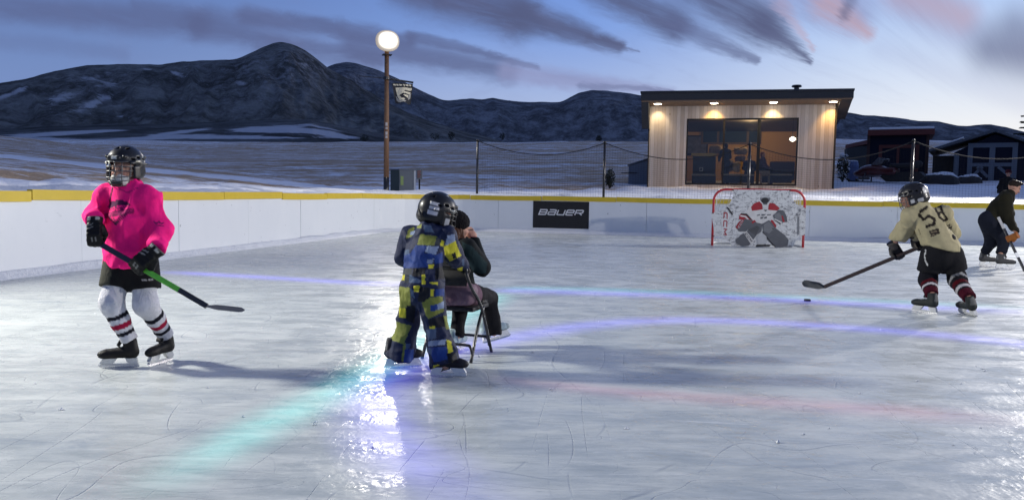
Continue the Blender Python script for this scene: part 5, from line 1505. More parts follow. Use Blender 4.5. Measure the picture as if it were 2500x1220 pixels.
def leafcloud(center, rad, n, size, seed, stretch=(1, 1, 1), shell=False):
    r = random.Random(seed); vs = []; fs = []
    for i in range(n):
        while True:
            q = np.array([r.uniform(-1, 1) for _ in range(3)])
            if q @ q <= 1: break
        if shell: q = q * (0.55 + .45 * r.random()) / max(.2, np.linalg.norm(q)) if r.random() < .5 else q
        p = np.asarray(center) + q * rad * np.asarray(stretch)
        a = nrm([r.uniform(-1, 1) for _ in range(3)]); c = nrm(np.cross(a, [r.uniform(-1, 1) for _ in range(3)]))
        s = size * r.uniform(.5, 1.4); b0 = len(vs)
        vs += [p - a * s, p + c * s * .35, p + a * s, p - c * s * .35]; fs.append((b0, b0 + 1, b0 + 2, b0 + 3))
    return vs, fs
def shrub(px, py_base, d, h, w, lb, snowy=False, seed=1, group=None, name='shrub', z=None):
    p = P(px, py_base, d); zz = gz(p[0], p[1]) if z is None else z
    base = np.array([p[0], p[1], zz])
    o = empty(name, base, lb, 'shrub', group)
    r = random.Random(seed); b = MB(); ns = 7
    for i in range(ns):
        a = r.uniform(0, 2 * PI); t_ = base + np.array([math.cos(a) * w * .5, math.sin(a) * w * .5, h * r.uniform(.6, .95)])
        b.tube([base - (0, 0, .1), base * .5 + t_ * .5 + (0, 0, h * .1), t_], [h * .022, h * .016, h * .006], 5)
    b.build('stems', M['twig'], o)
    vs, fs = leafcloud(base + (0, 0, h * .55), 1, 260, h * .09, seed, (w * .55, w * .55, h * .5)); mk('foliage', vs, fs, M['needles'], o, False)
    if snowy:
        vs, fs = leafcloud(base + (0, 0, h * .6), 1, 150, h * .10, seed + 3, (w * .6, w * .6, h * .5)); mk('snow_on_twigs', vs, fs, M['snow'], o, False)
shrub(2057, 440, 34.5, 1.15, .45, 'thin snow laden bush beside the right wall of the wooden hut', True, 4)
shrub(1489, 442, 31.0, .75, .38, 'small dark bush in the snow right of the second netting post', False, 6)
for i, (px, py, d, h, w, lb) in enumerate(((890, 347, 300, 3.0, 3.4, 'tiny dark bush on the snowfield skyline left of the lamp post'), (1062, 340, 285, 2.6, 3.6, 'low dark bush on the field skyline, leftmost of the pair right of the lamp post'), (1102, 340, 285, 3.0, 2.4, 'tall dark bush on the field skyline, rightmost of the pair right of the lamp post'), (1226, 340, 285, 2.6, 2.0, 'lone dark bush on the field skyline between two netting posts'), (1462, 352, 210, 2.6, 1.7, 'dark bush behind the top of the second netting post'))):
    p = P(px, py, d); 
    zt = CAM_H + (ray(px, py)[2]) * d
    shrub(px, py, d, h, w, lb, False, 20 + i, 'dark bushes along the field skyline', 'shrub', zt - .3)
# spruce at the right edge, most of it out of view
def spruce(px, d, h, lb, seed):
    p = P(px, 400, d); base = np.array([p[0], p[1], gz(p[0], p[1]) - .1]); r = random.Random(seed)
    o = empty('spruce_tree', base, lb, 'tree')
    b = MB(); b.tube([base, base + (0, 0, h * .5), base + (0, 0, h)], [.16, .1, .02], 8)
    nb = 66; vs = []; fs = []
    for i in range(nb):
        u = (i + .5) / nb; z = h * (.10 + .88 * u); L = (h * .30) * (1 - u) ** .8 + .12; a = i * 2.39996 + r.uniform(-.2, .2); dr = np.array([math.cos(a), math.sin(a), 0])
        droop = -.22 * (1 - u); tip = base + (0, 0, z) + dr * L + np.array([0, 0, L * (droop + .15)])
        mid = base + (0, 0, z) + dr * L * .5 + np.array([0, 0, L * droop * .6])
        b.tube([base + (0, 0, z), mid, tip], [.03, .02, .008], 4)
        n = int(16 + L * 16); sd_ = np.array([-dr[1], dr[0], 0])
        for k in range(n):
            w = (k + .5) / n; c = (base + (0, 0, z)) * (1 - w) + tip * w if w > .5 else (base + (0, 0, z)) * (1 - 2 * w) + mid * 2 * w
            for s in (-1, 1):
                ln_ = L * .30 * (1.1 - w) + .10; e = c + sd_ * s * ln_ + dr * ln_ * .7 + np.array([0, 0, -ln_ * .25 + r.uniform(-.04, .04)])
                pw = dr * .05 + np.array([0, 0, .035]); q = len(vs)
                vs += [c - pw, e, c + pw, c + np.array([0, 0, -.05])]; fs += [(q, q + 1, q + 2), (q + 3, q + 1, q)]
    b.build('trunk', M['dark_bark'], o); mk('crown', vs, fs, M['needles'], o, False)
spruce(2540, 44, 5.6, 'dark spruce reaching into view at the right edge above the barn shed', 3)
# ------------------------------------------------------------------ people: shared shapes
SKIN = np.array((.40, .23, .17))
def head_sdf(fr, k=1.0, extra=()):
    L = lambda f: f
    def ff(p):
        q = ((p - fr[0]) @ fr[1]) / k
        return H_LOCAL(q) * k
    ff.bb = (fr[0] - .16 * k, fr[0] + .16 * k)
    return ff
def _hl():
    a = uni([ell((0, -.012, .025), (.074, .094, .088)), ell((0, .026, -.045), (.056, .062, .070)), ell((0, .058, -.098), (.026, .022, .019)), ell((0, .076, .022), (.048, .018, .012)), ell((.036, .066, -.03), (.022, .02, .02)), ell((-.036, .066, -.03), (.022, .02, .02))], .022)
    a = sub(sub(a, ell((.031, .096, .001), (.017, .014, .011)), .008), ell((-.031, .096, .001), (.017, .014, .011)), .008)
    return uni([a, cone((0, .088, .004), (0, .108, -.030), .008, .013), ell((.031, .080, .001), (.013, .013, .012)), ell((-.031, .080, .001), (.013, .013, .012)), ell((0, .088, -.062), (.022, .010, .009)),
                ell((.077, -.008, -.012), (.011, .022, .032)), ell((-.077, -.008, -.012), (.011, .022, .032))], .009)
H_LOCAL = _hl()
def skin_col(fr, k, skin=SKIN):
    def c(v):
        q = ((v - fr[0]) @ fr[1]) / k
        o = np.tile(skin, (len(v), 1)).astype(float)
        fc = q[:, 1] > .06
        for s in (-1, 1):
            e = ((q[:, 0] - s * .031) / .012) ** 2 + ((q[:, 2] - .001) / .008) ** 2 < 1
            o[e & fc] = (.25, .22, .20)
            e = ((q[:, 0] - s * .031) / .006) ** 2 + ((q[:, 2] - .001) / .007) ** 2 < 1
            o[e & fc] = (.02, .015, .012)
            e = (np.abs(q[:, 0] - s * .032) < .019) & (np.abs(q[:, 2] - .023) < .005)
            o[e & fc] = (.07, .04, .025)
        e = (q[:, 0] / .023) ** 2 + ((q[:, 2] + .062) / .009) ** 2 < 1
        o[e & fc] = (.30, .10, .09)
        ck = np.exp(-(((np.abs(q[:, 0]) - .04) / .022) ** 2 + ((q[:, 2] + .03) / .022) ** 2)) * fc
        o = o * (1 - .35 * ck[:, None]) + np.array((.45, .16, .13)) * .35 * ck[:, None]
        return o
    return c

def hand_parts(fr, s, pose='curl', thumb=-1):
    "bare hand in its own frame: origin wrist, forward to the knuckles, up out of the back"
    W = lambda p: to_w(fr, np.asarray(p) * s)
    fs = [cone(W((0, -.02, 0)), W((0, .03, 0)), .026 * s, .034 * s, (fr[1][:, 2], .62)), cone(W((-.018, .02, 0)), W((-.018, .075, 0)), .024 * s, .02 * s, (fr[1][:, 2], .62)), cone(W((.018, .02, 0)), W((.018, .072, 0)), .024 * s, .02 * s, (fr[1][:, 2], .62))]
    for x, l, c in ((-.031, .86, 1.05), (-.0105, 1.0, 1.0), (.0105, .97, .95), (.030, .80, .95)):
        c = c * (1.0 if pose == 'curl' else .45)
        a = np.array((x, .078, .002)); b = a + np.array((0, .036 * l * math.cos(.6 * c), -.036 * l * math.sin(.6 * c)))
        d = b + .026 * l * np.array((0, math.cos(1.5 * c), -math.sin(1.5 * c))); e = d + .020 * l * np.array((0, math.cos(2.4 * c), -math.sin(2.4 * c)))
        fs += [cone(W(a), W(b), .0098 * s, .009 * s), cone(W(b), W(d), .009 * s, .0082 * s), cone(W(d), W(e), .0082 * s, .007 * s)]
    t = thumb
    fs += [cone(W((t * .030, .015, -.006)), W((t * .046, .05, -.018)), .014 * s, .011 * s), cone(W((t * .046, .05, -.018)), W((t * .034, .080, -.034)), .0108 * s, .0085 * s)]
    return uni(fs, .008 * s)

def glove(parent, fr, s, base, accent, h, name='glove', thumb=-1, style=0):
    "padded hockey glove: flared cuff, rolled back, four curled fingers and a thumb"
    fs = [cone((0, -.052, 0), (0, .005, 0), .060, .047, ((0, 0, 1), .8), cuta=0.0), rbox((0, .052, .004), (.049, .058, .027), .022)]
    for i, y in enumerate((.012, .045, .078)): fs.append(rbox((0, y, .026), (.046, .013, .011), .009))
    for x, l, c in ((-.037, .88, 1.05), (-.0125, 1.0, 1.0), (.0125, .97, .98), (.037, .84, 1.0)):
        a = np.array((x, .108, .004)); b = a + np.array((0, .040 * l * math.cos(.75 * c), -.040 * l * math.sin(.75 * c)))
        d = b + .034 * l * np.array((0, math.cos(1.75 * c), -math.sin(1.75 * c))); e = d + .024 * l * np.array((0, math.cos(2.7 * c), -math.sin(2.7 * c)))
        fs += [cone(a, b, .0155, .0148), cone(b, d, .0148, .0138), cone(d, e, .0138, .011)]
    t = thumb
    fs += [cone((t * .044, .015, -.008), (t * .062, .065, -.028), .021, .018), cone((t * .062, .065, -.028), (t * .040, .104, -.058), .018, .014)]
    f = uni(fs, .007)
    fs_ = lambda p: f(p / s) * s
    fs_.bb = (f.bb[0] * s, f.bb[1] * s)
    base = np.array(base, float); accent = np.array(accent, float)
    def c(v):
        q = v / s; o = np.tile(base, (len(v), 1))
        up = q[:, 2] > .012
        if style == 0:
            for y in (.004, .026): o[up & (np.abs(q[:, 1] - y - .35 * q[:, 0]) < .004) & (q[:, 0] > .004)] = accent * .55
            m_ = (q[:, 1] < -.026) & (q[:, 1] > -.045) & (np.abs(np.abs(q[:, 0]) - .026) < .013) & (q[:, 2] > .0); o[m_] = accent
            o[(q[:, 1] < -.048)] = accent * .3
            m_ = (q[:, 1] > .10) & (q[:, 1] < .125) & (np.abs(np.abs(q[:, 0]) - .0125) < .006) & (q[:, 2] > 0); o[m_] = accent * .6
        else:
            o[(q[:, 1] < -.030) & (q[:, 1] > -.042)] = accent
        pal = q[:, 2] < -.026; o[pal & (q[:, 1] < .09)] = (.06, .055, .05)
        return o
    return blob(name, fs_, h, M['leather'], parent, c, None, .02, fr)
def grip_frame(g, sdir, fdir, s, flip=False):
    "glove frame that closes its fingers round the shaft through g"
    r = nrm(sdir) * (-1 if flip else 1); f = np.asarray(fdir, float); f = nrm(f - r * (f @ r)); u = np.cross(r, f)
    R = np.stack([r, f, u], 1)
    return (np.asarray(g) - R @ (np.array((0, .112, -.030)) * s), R)
def grip_loose(g, sdir, fdir, s, flip=False):
    "same, but the hand keeps its own direction and only roughly squares up to the shaft"
    f = nrm(fdir); r = nrm(sdir) * (-1 if flip else 1); r = nrm(r - f * (r @ f)); u = np.cross(r, f)
    R = np.stack([r, f, u], 1)
    return (np.asarray(g) - R @ (np.array((0, .112, -.030)) * s), R)
def ankle(base, fwd, up, s, p=(0, -.066, .215)):
    return to_w(frame(base, fwd, up), np.array(p) * s)

def skate(parent, base, fwd, up, s, boot, holder, h, lace=(.5, .5, .5), name='skate', style='hockey'):
    fr = frame(base, fwd, up); b0 = np.array(boot, float)
    zs = .078
    f = uni([cone((0, -.085, .125), (0, .09, .112), .050, .040, ((1, 0, 0), .92)), ell((0, .112, .108), (.043, .056, .036)), cone((0, -.078, .12), (0, -.066, .235), .050, .049, ((1, 0, 0), .9), cutb=0.0), rbox((0, -.01, .222), (.032, .012, .055), .012, frame((0, 0, 0), (0, 1, .55))), ell((0, -.10, .175), (.04, .022, .05))], .018)
    f = plane(f, (0, 0, zs), (0, 0, -1), .004)
    ff = lambda p: f(p / s) * s
    ff.bb = (np.array((-.09, -.17, .05)) * s, np.array((.09, .19, .30)) * s)
    def c(v):
        q = v / s; o = np.tile(b0, (len(v), 1))
        lc = (np.abs(q[:, 0]) < .022) & (q[:, 1] > -.03) & (q[:, 1] < .085) & (q[:, 2] > .13)
        st_ = np.sin(q[:, 1] * 300 + q[:, 2] * 260) > .1
        o[lc & st_] = lace
        o[(q[:, 2] < zs + .010)] = b0 * .5
        o[(q[:, 1] > .125)] = b0 * .6 + .01
        o[(q[:, 1] < -.115) & (q[:, 2] > .15)] = b0 * .5 + np.array(lace) * .25
        return o
    o = blob(name, ff, h, M['leather'], parent, c, None, .01, fr)
    S = lambda poly: [(a * s, z * s) for (a, z) in poly]
    mb = MB(fr); w = .011 * s
    mb.prism(S([(-.118, .077), (-.036, .077), (-.05, .046), (-.066, .036), (-.128, .034)]), -w * 1.5, w * 1.5, 0, 0); mb.prism(S([(.024, .077), (.128, .077), (.150, .042), (.058, .036), (.044, .048)]), -w * 1.5, w * 1.5, 0, 0)
    mb.prism(S([(-.131, .0338), (.151, .0358), (.150, .020), (-.128, .018)]), -w * .8, w * .8, 0, 0)
    mb.build('blade_holder', holder, o)
    mb = MB(fr); mb.prism(S([(-.133, .019), (.153, .021), (.158, .030), (.162, .020), (.142, .004), (.0, 0), (-.118, .002), (-.138, .010)]), -.003, .003, 0, 0); mb.build('runner', M['steel'], o)
    return o, to_w(fr, np.array((0, -.066, .225)) * s)

def helmet(parent, c, fwd, up, s, h, cage=M['cage'], decals=(), ridges=True, cagebot=-.125):
    fr = frame(c, fwd, up)
    f = ell((0, -.008, .012), (.113, .142, .128))
    f = uni([f, ell((0, -.06, -.055), (.092, .085, .05))], .03)
    f = sub(f, rbox((0, .13, -.10), (.2, .12, .125), .01, frame((0, 0, 0), (0, 1, .12))), .01)       # face opening
    f = plane(f, (0, 0, -.095), (0, .15, -1), .008)
    f = uni([f, rbox((.099, .018, -.045), (.010, .035, .045), .009), rbox((-.099, .018, -.045), (.010, .035, .045), .009)], .008)
    f = sub(f, ell((0, -.005, -.01), (.088, .112, .105)), .0)
    if ridges:
        for x in (-.052, 0.0, .052): f = sub(f, cone((x, -.12, .085), (x * .9, .075, .118), .009, .009), .004)
        f = uni([f, cone((.078, -.10, .055), (.066, .10, .062), .014, .012), cone((-.078, -.10, .055), (-.066, .10, .062), .014, .012), rbox((0, .115, .056), (.05, .012, .012), .008)], .006)
        for s_ in (-1, 1):
            for y in (-.05, .0, .05): f = sub(f, rbox((s_ * .108, y, .052 - abs(y) * .2), (.03, .016, .006), .004), .003)
            f = uni([f, cone((s_ * .106, -.08, .01), (s_ * .095, .075, .018), .010, .009)], .005)
    ff = lambda p: f(p / s) * s
    ff.bb = (np.array((-.14, -.17, -.14)) * s, np.array((.14, .17, .16)) * s)
    def col(v):
        q = v / s; o = np.tile((.010, .010, .012), (len(v), 1)).astype(float)
        for (cx, cy, cz, rx, ry, rz, cc) in decals:
            e = (np.abs(q[:, 0] - cx) < rx) & (np.abs(q[:, 1] - cy) < ry) & (np.abs(q[:, 2] - cz) < rz)
            o[e] = cc
        return o
    hm = blob('helmet', ff, h, M['plastic'], parent, col, None, .01, fr)
    if cage is not None:
        mb = MB(fr); K = lambda p: np.array(p) * s
        def ring(z, k=1.0, n=11, a=1.35):
            return [K((.098 * k * math.sin(q), .012 + .125 * k * math.cos(q) + (.012 if z < -.05 else 0), z - .015 * math.cos(q) * (z < -.06))) for q in np.linspace(-a, a, n)]
        for z, k in ((.028, 1.02), (-.005, 1.04), (-.035, 1.04), (-.064, 1.0), (-.092, .92), (cagebot, .76)): mb.tube(ring(z, k), .0034 * s, 5)
        for q in (-1.1, -.62, -.2, .2, .62, 1.1):
            pts = [K((.098 * k * math.sin(q), .012 + .125 * k * math.cos(q) + (.012 if z < -.05 else 0), z - .015 * math.cos(q) * (z < -.06))) for z, k in ((.028, 1.02), (-.005, 1.04), (-.035, 1.04), (-.064, 1.0), (-.092, .92), (cagebot, .76))]
            mb.tube(pts, .003 * s, 5)
        mb.build('cage', cage, hm, True)
        cc = ell((0, .105, -.118), (.05, .036, .022)); cf = lambda p: cc(p / s) * s; cf.bb = (np.array((-.08, .03, -.16)) * s, np.array((.08, .16, -.08)) * s)
        blob('chin_cup', cf, h, M['plastic'], hm, (.02, .02, .02), None, .01, fr)
    # chin strap
    mb = MB(fr); mb.tube([np.array(p) * s for p in smoothpath([(.092, .0, -.07), (.062, .035, -.118), (0, .055, -.135), (-.062, .035, -.118), (-.092, .0, -.07)], 5)], .006 * s, 5); mb.build('chin_strap', M['rubber'], hm, True)
    return hm

def stick(name, a, heel, toe, label, cols, r=.0125, curve=.03, up=(0, 0, 1), blade_h=.062, tape=None):
    "shaft from a to heel, blade on to toe; cols: list of (share along shaft, material)"
    a, heel, toe = map(lambda v: np.asarray(v, float), (a, heel, toe))
    o = empty(name, heel, label, 'hockey stick')
    d = nrm(heel - a); L = np.linalg.norm(heel - a)
    for i, (t0, t1, mm, nm) in enumerate(cols):
        b = MB(frame(a, d, (0.1, .3, 1))); w = r; hh = r * 1.45; y0, y1 = L * t0, L * t1
        b.prism([(-w, -hh * .8), (-w * .8, -hh), (w * .8, -hh), (w, -hh * .8), (w, hh * .8), (w * .8, hh), (-w * .8, hh), (-w, hh * .8)], y0 + .0005, y1, 0, 1)
        b.build(nm, mm, o)
    ax = nrm(toe - heel); u = np.asarray(up, float); u = nrm(u - ax * (u @ ax)); s_ = np.cross(ax, u); BL = np.linalg.norm(toe - heel); n = 12
    vs = []; fs = []
    for i in range(n + 1):
        t_ = i / n; w = blade_h * (.42 + .58 * sst(0, .3, t_)) * (1 if t_ < .85 else math.sqrt(max(.08, 1 - ((t_ - .85) / .15) ** 2)))
        c = heel + ax * BL * t_ + s_ * curve * t_ * t_ ; rk = d * .0
        th = .006 if t_ > .2 else .010
        lo_ = c - u * w * .5; hi_ = c + u * w * .5
        vs += [lo_ - s_ * th, hi_ - s_ * th * .7, hi_ + s_ * th * .7, lo_ + s_ * th]
    for i in range(n):
        for j in range(4):
            q = i * 4 + j; p2 = i * 4 + (j + 1) % 4; fs.append((q, p2, p2 + 4, q + 4))
    fs += [(3, 2, 1, 0), tuple(n * 4 + j for j in range(4))]
    mk('blade', vs, fs, tape or M['rubber'], o, False)
    return o

def wave_col(base, amt=.0):
    base = np.array(base, float)
    return lambda v: np.tile(base, (len(v), 1))
def pxy(v):
    q = v - CAM; f = q @ _F
    return np.stack([1250 + FPX * (q @ _R) / f, 610 - FPX * (q @ _U) / f], 1)
def body_limbs(J, s, fr, hk):
    "the whole body under the clothes, one field: head, neck, torso, arms, legs"
    n, ch, pe = J['neck'], J['chest'], J['pelvis']; tr = J['tr']
    fs = [cone(fr[0] - fr[1][:, 2] * .03 * hk, n - (0, 0, .02), .050 * s, .056 * s), cone(n - (0, 0, .03), ch, .066 * s, .092 * s, (J['tf'], .74)), cone(ch, pe, .095 * s, .10 * s, (J['tf'], .75)), cone(J['shL'], J['shR'], .05 * s, .05 * s)]
    for k in 'LR':
        fs += [cone(J['sh' + k], J['el' + k], .045 * s, .036 * s), cone(J['el' + k], J['el' + k] * (1 - J.get('wk', .8)) + J['wr' + k] * J.get('wk', .8), .036 * s, .026 * s), cone(J['hp' + k], J['kn' + k], .075 * s, .052 * s), cone(J['kn' + k], J['an' + k], .052 * s, .036 * s)]
    return uni([head_sdf(fr, hk)] + fs, .018)
# ================================================================== 1: child in the pink jersey
D = 5.42
def p1(px, py, dd=0.0): return P(px, py, D + dd)
base = G(330, 893)
PK = empty('person', base, 'child skater in a bright pink jersey and black caged helmet holding a green stick', 'person')
hf = frame(p1(306, 414, -.03), (-.16, -1, -.06))
sA = p1(222, 582, -.215); sB = p1(505, 747, -.20); sdir = nrm(sB - sA)
gA = p1(234, 589.2, -.2155); gB = p1(338, 650.4, -.211)
GS = 1.10; GSA = .96
fA = grip_loose(gA, sdir, (.16, -.35, -.92), GSA, True); fB = grip_loose(gB, sdir, (-.68, -.24, -.66), GS, True)
SKA = (G(295, 897), (-1, -.22, 0), (0.03, 0, 1), .89); SKB = (G(395, 886), (-.24, -.97, 0), (-.05, .0, 1), .90)
wA = to_w(fA, (0, -.04, 0)); wB = to_w(fB, (0, -.04, 0))
J = dict(neck=p1(312, 452), chest=p1(314, 510), pelvis=p1(318, 640), tr=nrm((1, -.28, 0)), tf=nrm((-.28, -1, 0)),
         shL=p1(266, 480, .03), elL=p1(230, 528, .02), wrL=wA, shR=p1(362, 482, -.02), elR=p1(394, 560, -.02), wrR=wB,
         hpL=p1(292, 650, .0), knL=p1(274, 738, -.07), anL=ankle(*SKA), hpR=p1(346, 650, .02), knR=p1(357, 742, -.02), anR=ankle(*SKB))
bf = body_limbs(J, 1.0, hf, 1.0)
blob('body', bf, .0095, M['skin'], PK, skin_col(hf, 1.0), None, .02)
PINKC = np.array((.95, .014, .215))
tf = J['tf']
jf = uni([cone(p1(312, 470), p1(316, 555), .125, .168, (tf, .74)), cone(p1(316, 555), p1(320, 660), .168, .192, (tf, .76)), cone(J['shL'] + (0, 0, .01), J['shR'] + (0, 0, .01), .072, .074), ell(J['shL'] + (0, 0, -.01), (.070, .072, .068)), ell(J['shR'] + (0, 0, -.01), (.074, .074, .072)),
          uni([cone(J['shL'], J['elL'], .060, .058), cone(J['elL'], J['wrL'], .057, .054, cutb=-.01)], .03),
          uni([cone(J['shR'], J['elR'], .064, .072), cone(J['elR'] + (.005, 0, .01), J['wrR'], .071, .060, cutb=-.01)], .03),
          cone(p1(312, 446), p1(313, 470), .070, .085, cuta=.0)], .055)
hem = lambda p: p
jf = plane(jf, p1(320, 652), (-.10, .0, -1), .012)
jf = sub(jf, cone(p1(311, 430, -.02), p1(313, 458, .0), .072, .05), .01)
jf = folds(folds(jf, .019, (6.0, 6.0, 2.2), 11), .014, (13, 13, 6), 12)
def pinkcol(v):
    o = np.tile(PINKC, (len(v), 1)); q = pxy(v); front = (v - J['chest']) @ tf > .02
    # crest: hooded dome over a slanted word band and a triangular shield
    dk = np.array((.075, .010, .055))
    dome = inpoly(q, [(262, 505), (272, 492), (290, 487), (308, 491), (320, 500), (306, 502), (292, 500), (280, 504), (268, 510)])
    band = inpoly(q, [(255, 522), (270, 517), (328, 507), (329, 520), (272, 530), (254, 534)])
    bl = np.zeros(len(q), bool)
    for (x0, ) in ((266,), (274,), (283,), (292,), (301,), (310,), (319,)):
        bl |= seg2(q, [(x0 - 1.5, 528 - (x0 - 266) * .17), (x0, 521 - (x0 - 266) * .17), (x0 + 3, 524 - (x0 - 266) * .17), (x0 + 4.5, 519 - (x0 - 266) * .17)]) < 1.0
    tri = (seg2(q, [(268, 532), (283, 548), (308, 524)]) < 2.0) | (seg2(q, [(276, 533), (284, 542), (298, 528)]) < 1.4)
    sl = (seg2(q, [(270, 512), (284, 506)]) < 1.3) | (seg2(q, [(282, 513), (300, 504)]) < 1.3) | (seg2(q, [(296, 511), (310, 504)]) < 1.3)
    o[front & (dome | tri)] = dk; o[front & band] = (.22, .01, .085); o[front & band & bl] = (.5, .02, .16); o[front & sl] = (.16, .01, .07)
    slv = (seg2(q, [(376, 541), (382, 546), (388, 541), (394, 546), (400, 543)]) < 1.6) | (seg2(q, [(380, 549), (398, 552)]) < 1.2)
    o[slv & (q[:, 0] > 370) & ((v - p1(390, 545, .02)) @ np.array((0, 1, 0)) < 0)] = (.14, .012, .08)
    # dark drawstring and seam at the collar
    o[front & (seg2(q, [(275, 458), (271, 475), (268, 497)]) < 1.7)] = (.05, .008, .03)
    o[(seg2(q, [(290, 461), (312, 470), (336, 458)]) < 1.5) & front] = (.45, .012, .13)
    return o
blob('jersey', jf, .0095, M['cloth'], PK, pinkcol, None, .03)
nk = folds(cone(p1(310, 440), p1(314, 462), .060, .068, cuta=0.0, cutb=0.0), .006, (14, 14, 20), 2)
blob('neck_guard', nk, .01, M['knit'], PK, (.60, .60, .58), None, .02)
shf = uni([cone(p1(318, 632), p1(318, 655), .150, .155, (tf, .82)), cone(J['hpL'] + (0, 0, .02), J['hpL'] * .48 + J['knL'] * .52, .108, .104, cutb=-.02), cone(J['hpR'] + (0, 0, .02), J['hpR'] * .46 + J['knR'] * .54, .110, .108, cutb=-.02)], .03)
def shc(v):
    o = np.tile((.009, .009, .010), (len(v), 1)); q = pxy(v)
    o[inpoly(q, [(240, 630), (262, 640), (272, 668), (268, 690), (262, 705), (240, 705)])] = (.050, .050, .038)
    o[(seg2(q, [(346, 685), (372, 681)]) < 1.6) & (np.sin(q[:, 0] * 1.7) > -.55)] = (.4, .4, .4)
    return o
blob('hockey_shorts', folds(shf, .008, (9, 9, 5), 5), .0095, M['cloth'], PK, shc, None, .03)
def sock(par, k, a, n, rt, rk, rb, white, stripes, h, seed, start=.45, parts=1):
    hp, kn, an = J['hp' + k], J['kn' + k], J['an' + k]
    t0 = hp * (1 - start) + kn * start
    d = nrm(an - kn); L = np.linalg.norm(an - kn)
    f = uni([cone(t0, kn, rt, rk), ell(kn + np.asarray(a) * .016, (rk * 1.05, rk * 1.02, rk * 1.3)), cone(kn, kn + d * L * .45, rk * .98, rk * .90), cone(kn + d * L * .45, an - d * .0, rk * .9, rb, cutb=.0)], .03)
    def c(v):
        o = np.tile(np.array(white, float), (len(v), 1)); w = (v - kn) @ d / L
        for (x0, x1, cc) in stripes: o[(w > x0) & (w < x1)] = cc
        return o
    blob('sock', folds(f, .007, (10, 10, 5), seed), h, M['knit'], par, c, None, .02)
BK_, RD_ = (.010, .010, .016), (.30, .008, .04)
ST = ((.28, .38, BK_), (.50, .63, RD_), (.72, .81, BK_))
sock(PK, 'L', tf, 0, .082, .072, .056, (.62, .62, .66), ST, .0095, 3)
sock(PK, 'R', tf, 0, .084, .073, .055, (.58, .58, .62), ST, .0095, 4)
HOLD = mat('clear_holder', (.55, .56, .55), .25, bump=0)
skate(PK, *SKA, (.014, .013, .013), HOLD, .007, (.08, .08, .08))
skate(PK, *SKB, (.014, .013, .013), HOLD, .007, (.08, .08, .08))
glove(PK, fA, GSA, (.008, .008, .009), (.30, .30, .29), .0075, thumb=-1)
glove(PK, fB, GS, (.008, .008, .009), (.34, .34, .32), .0075, thumb=-1)
hm = helmet(PK, p1(306, 404, -.02), (-.16, -1, -.05), (0, 0, 1), 1.0, .0065, M['cage'], [(-.005, .13, .055, .020, .03, .012, (.5, .5, .46)), (.1, .02, .03, .02, .012, .004, (.4, .42, .3)), (-.1, .02, .03, .02, .012, .004, (.4, .42, .3))])
# pale face mask over nose and mouth
mf = sub(ell((0, .062, -.068), (.066, .052, .050)), ell((0, .02, -.06), (.05, .05, .05)), .0)
blob('face_mask', plane(mf, (0, 0, -.028), (0, -.1, 1), .004), .007, M['cloth'], PK, (.58, .57, .53), None, .02, hf)
GREEN = mat('green_shaft', (.10, .42, .03), .35, coat=.3, var=.5, vscale=26)
stick('hockey_stick', sA, sB, p1(597, 757, -.12), 'green and black hockey stick held by the child in pink', [(0, .07, mat('white_tape', (.5, .5, .5), .8), 'grip_tape'), (.07, .42, mat('dark_blue_shaft', (.015, .014, .03), .4), 'grip'), (.42, .76, GREEN, 'shaft'), (.76, 1.0, M['blackmetal'], 'lower_shaft')], .0125, .02, (.1, .25, 1), .034, mat('grey_tape', (.12, .12, .13), .8, var=.3))

# ================================================================== 2: small child in the patchwork snowsuit
D = 5.46
base = (G(980, 897) + G(1092, 919)) / 2
KD = empty('person', base, 'small child in a blue and lime patchwork snowsuit and black helmet, pushing the folding chair', 'person')
kf = nrm((.42, .9, 0)); kr = np.array((kf[1], -kf[0], 0))
SKA = (G(981, 897), (.95, .22, 0), (0, 0, 1), .92); SKB = (G(1092, 920), (.93, -.10, 0), (0.02, 0, 1), .88)
khf = frame(p1(1072, 520, .05), (.72, .62, -.28))
chv = p1(1140, 668, .33)
J = dict(neck=p1(1060, 562, .03), chest=p1(1045, 600, .0), pelvis=p1(1032, 690, -.03), tr=kr, tf=kf,
         shL=p1(1004, 572, .06), elL=p1(984, 628, .12), wrL=p1(1030, 668, .30), shR=p1(1090, 578, -.02), elR=p1(1106, 622, .08), wrR=p1(1128, 648, .27),
         hpL=p1(1008, 700, .02), knL=p1(996, 790, .06), anL=ankle(*SKA, (0, -.02, .092)), hpR=p1(1054, 702, -.06), knR=p1(1060, 790, -.05), anR=ankle(*SKB, (0, -.015, .092)))
bf = body_limbs(J, .82, khf, .92)
blob('body', bf, .011, M['skin'], KD, skin_col(khf, .92), None, .02)
C = dict(N=(.008, .014, .046), K=(.005, .006, .010), B=(.011, .038, .18), G=(.18, .20, .038), Y=(.52, .48, .03), S=(.06, .095, .165), L=(.21, .265, .38), D=(.025, .032, .04))
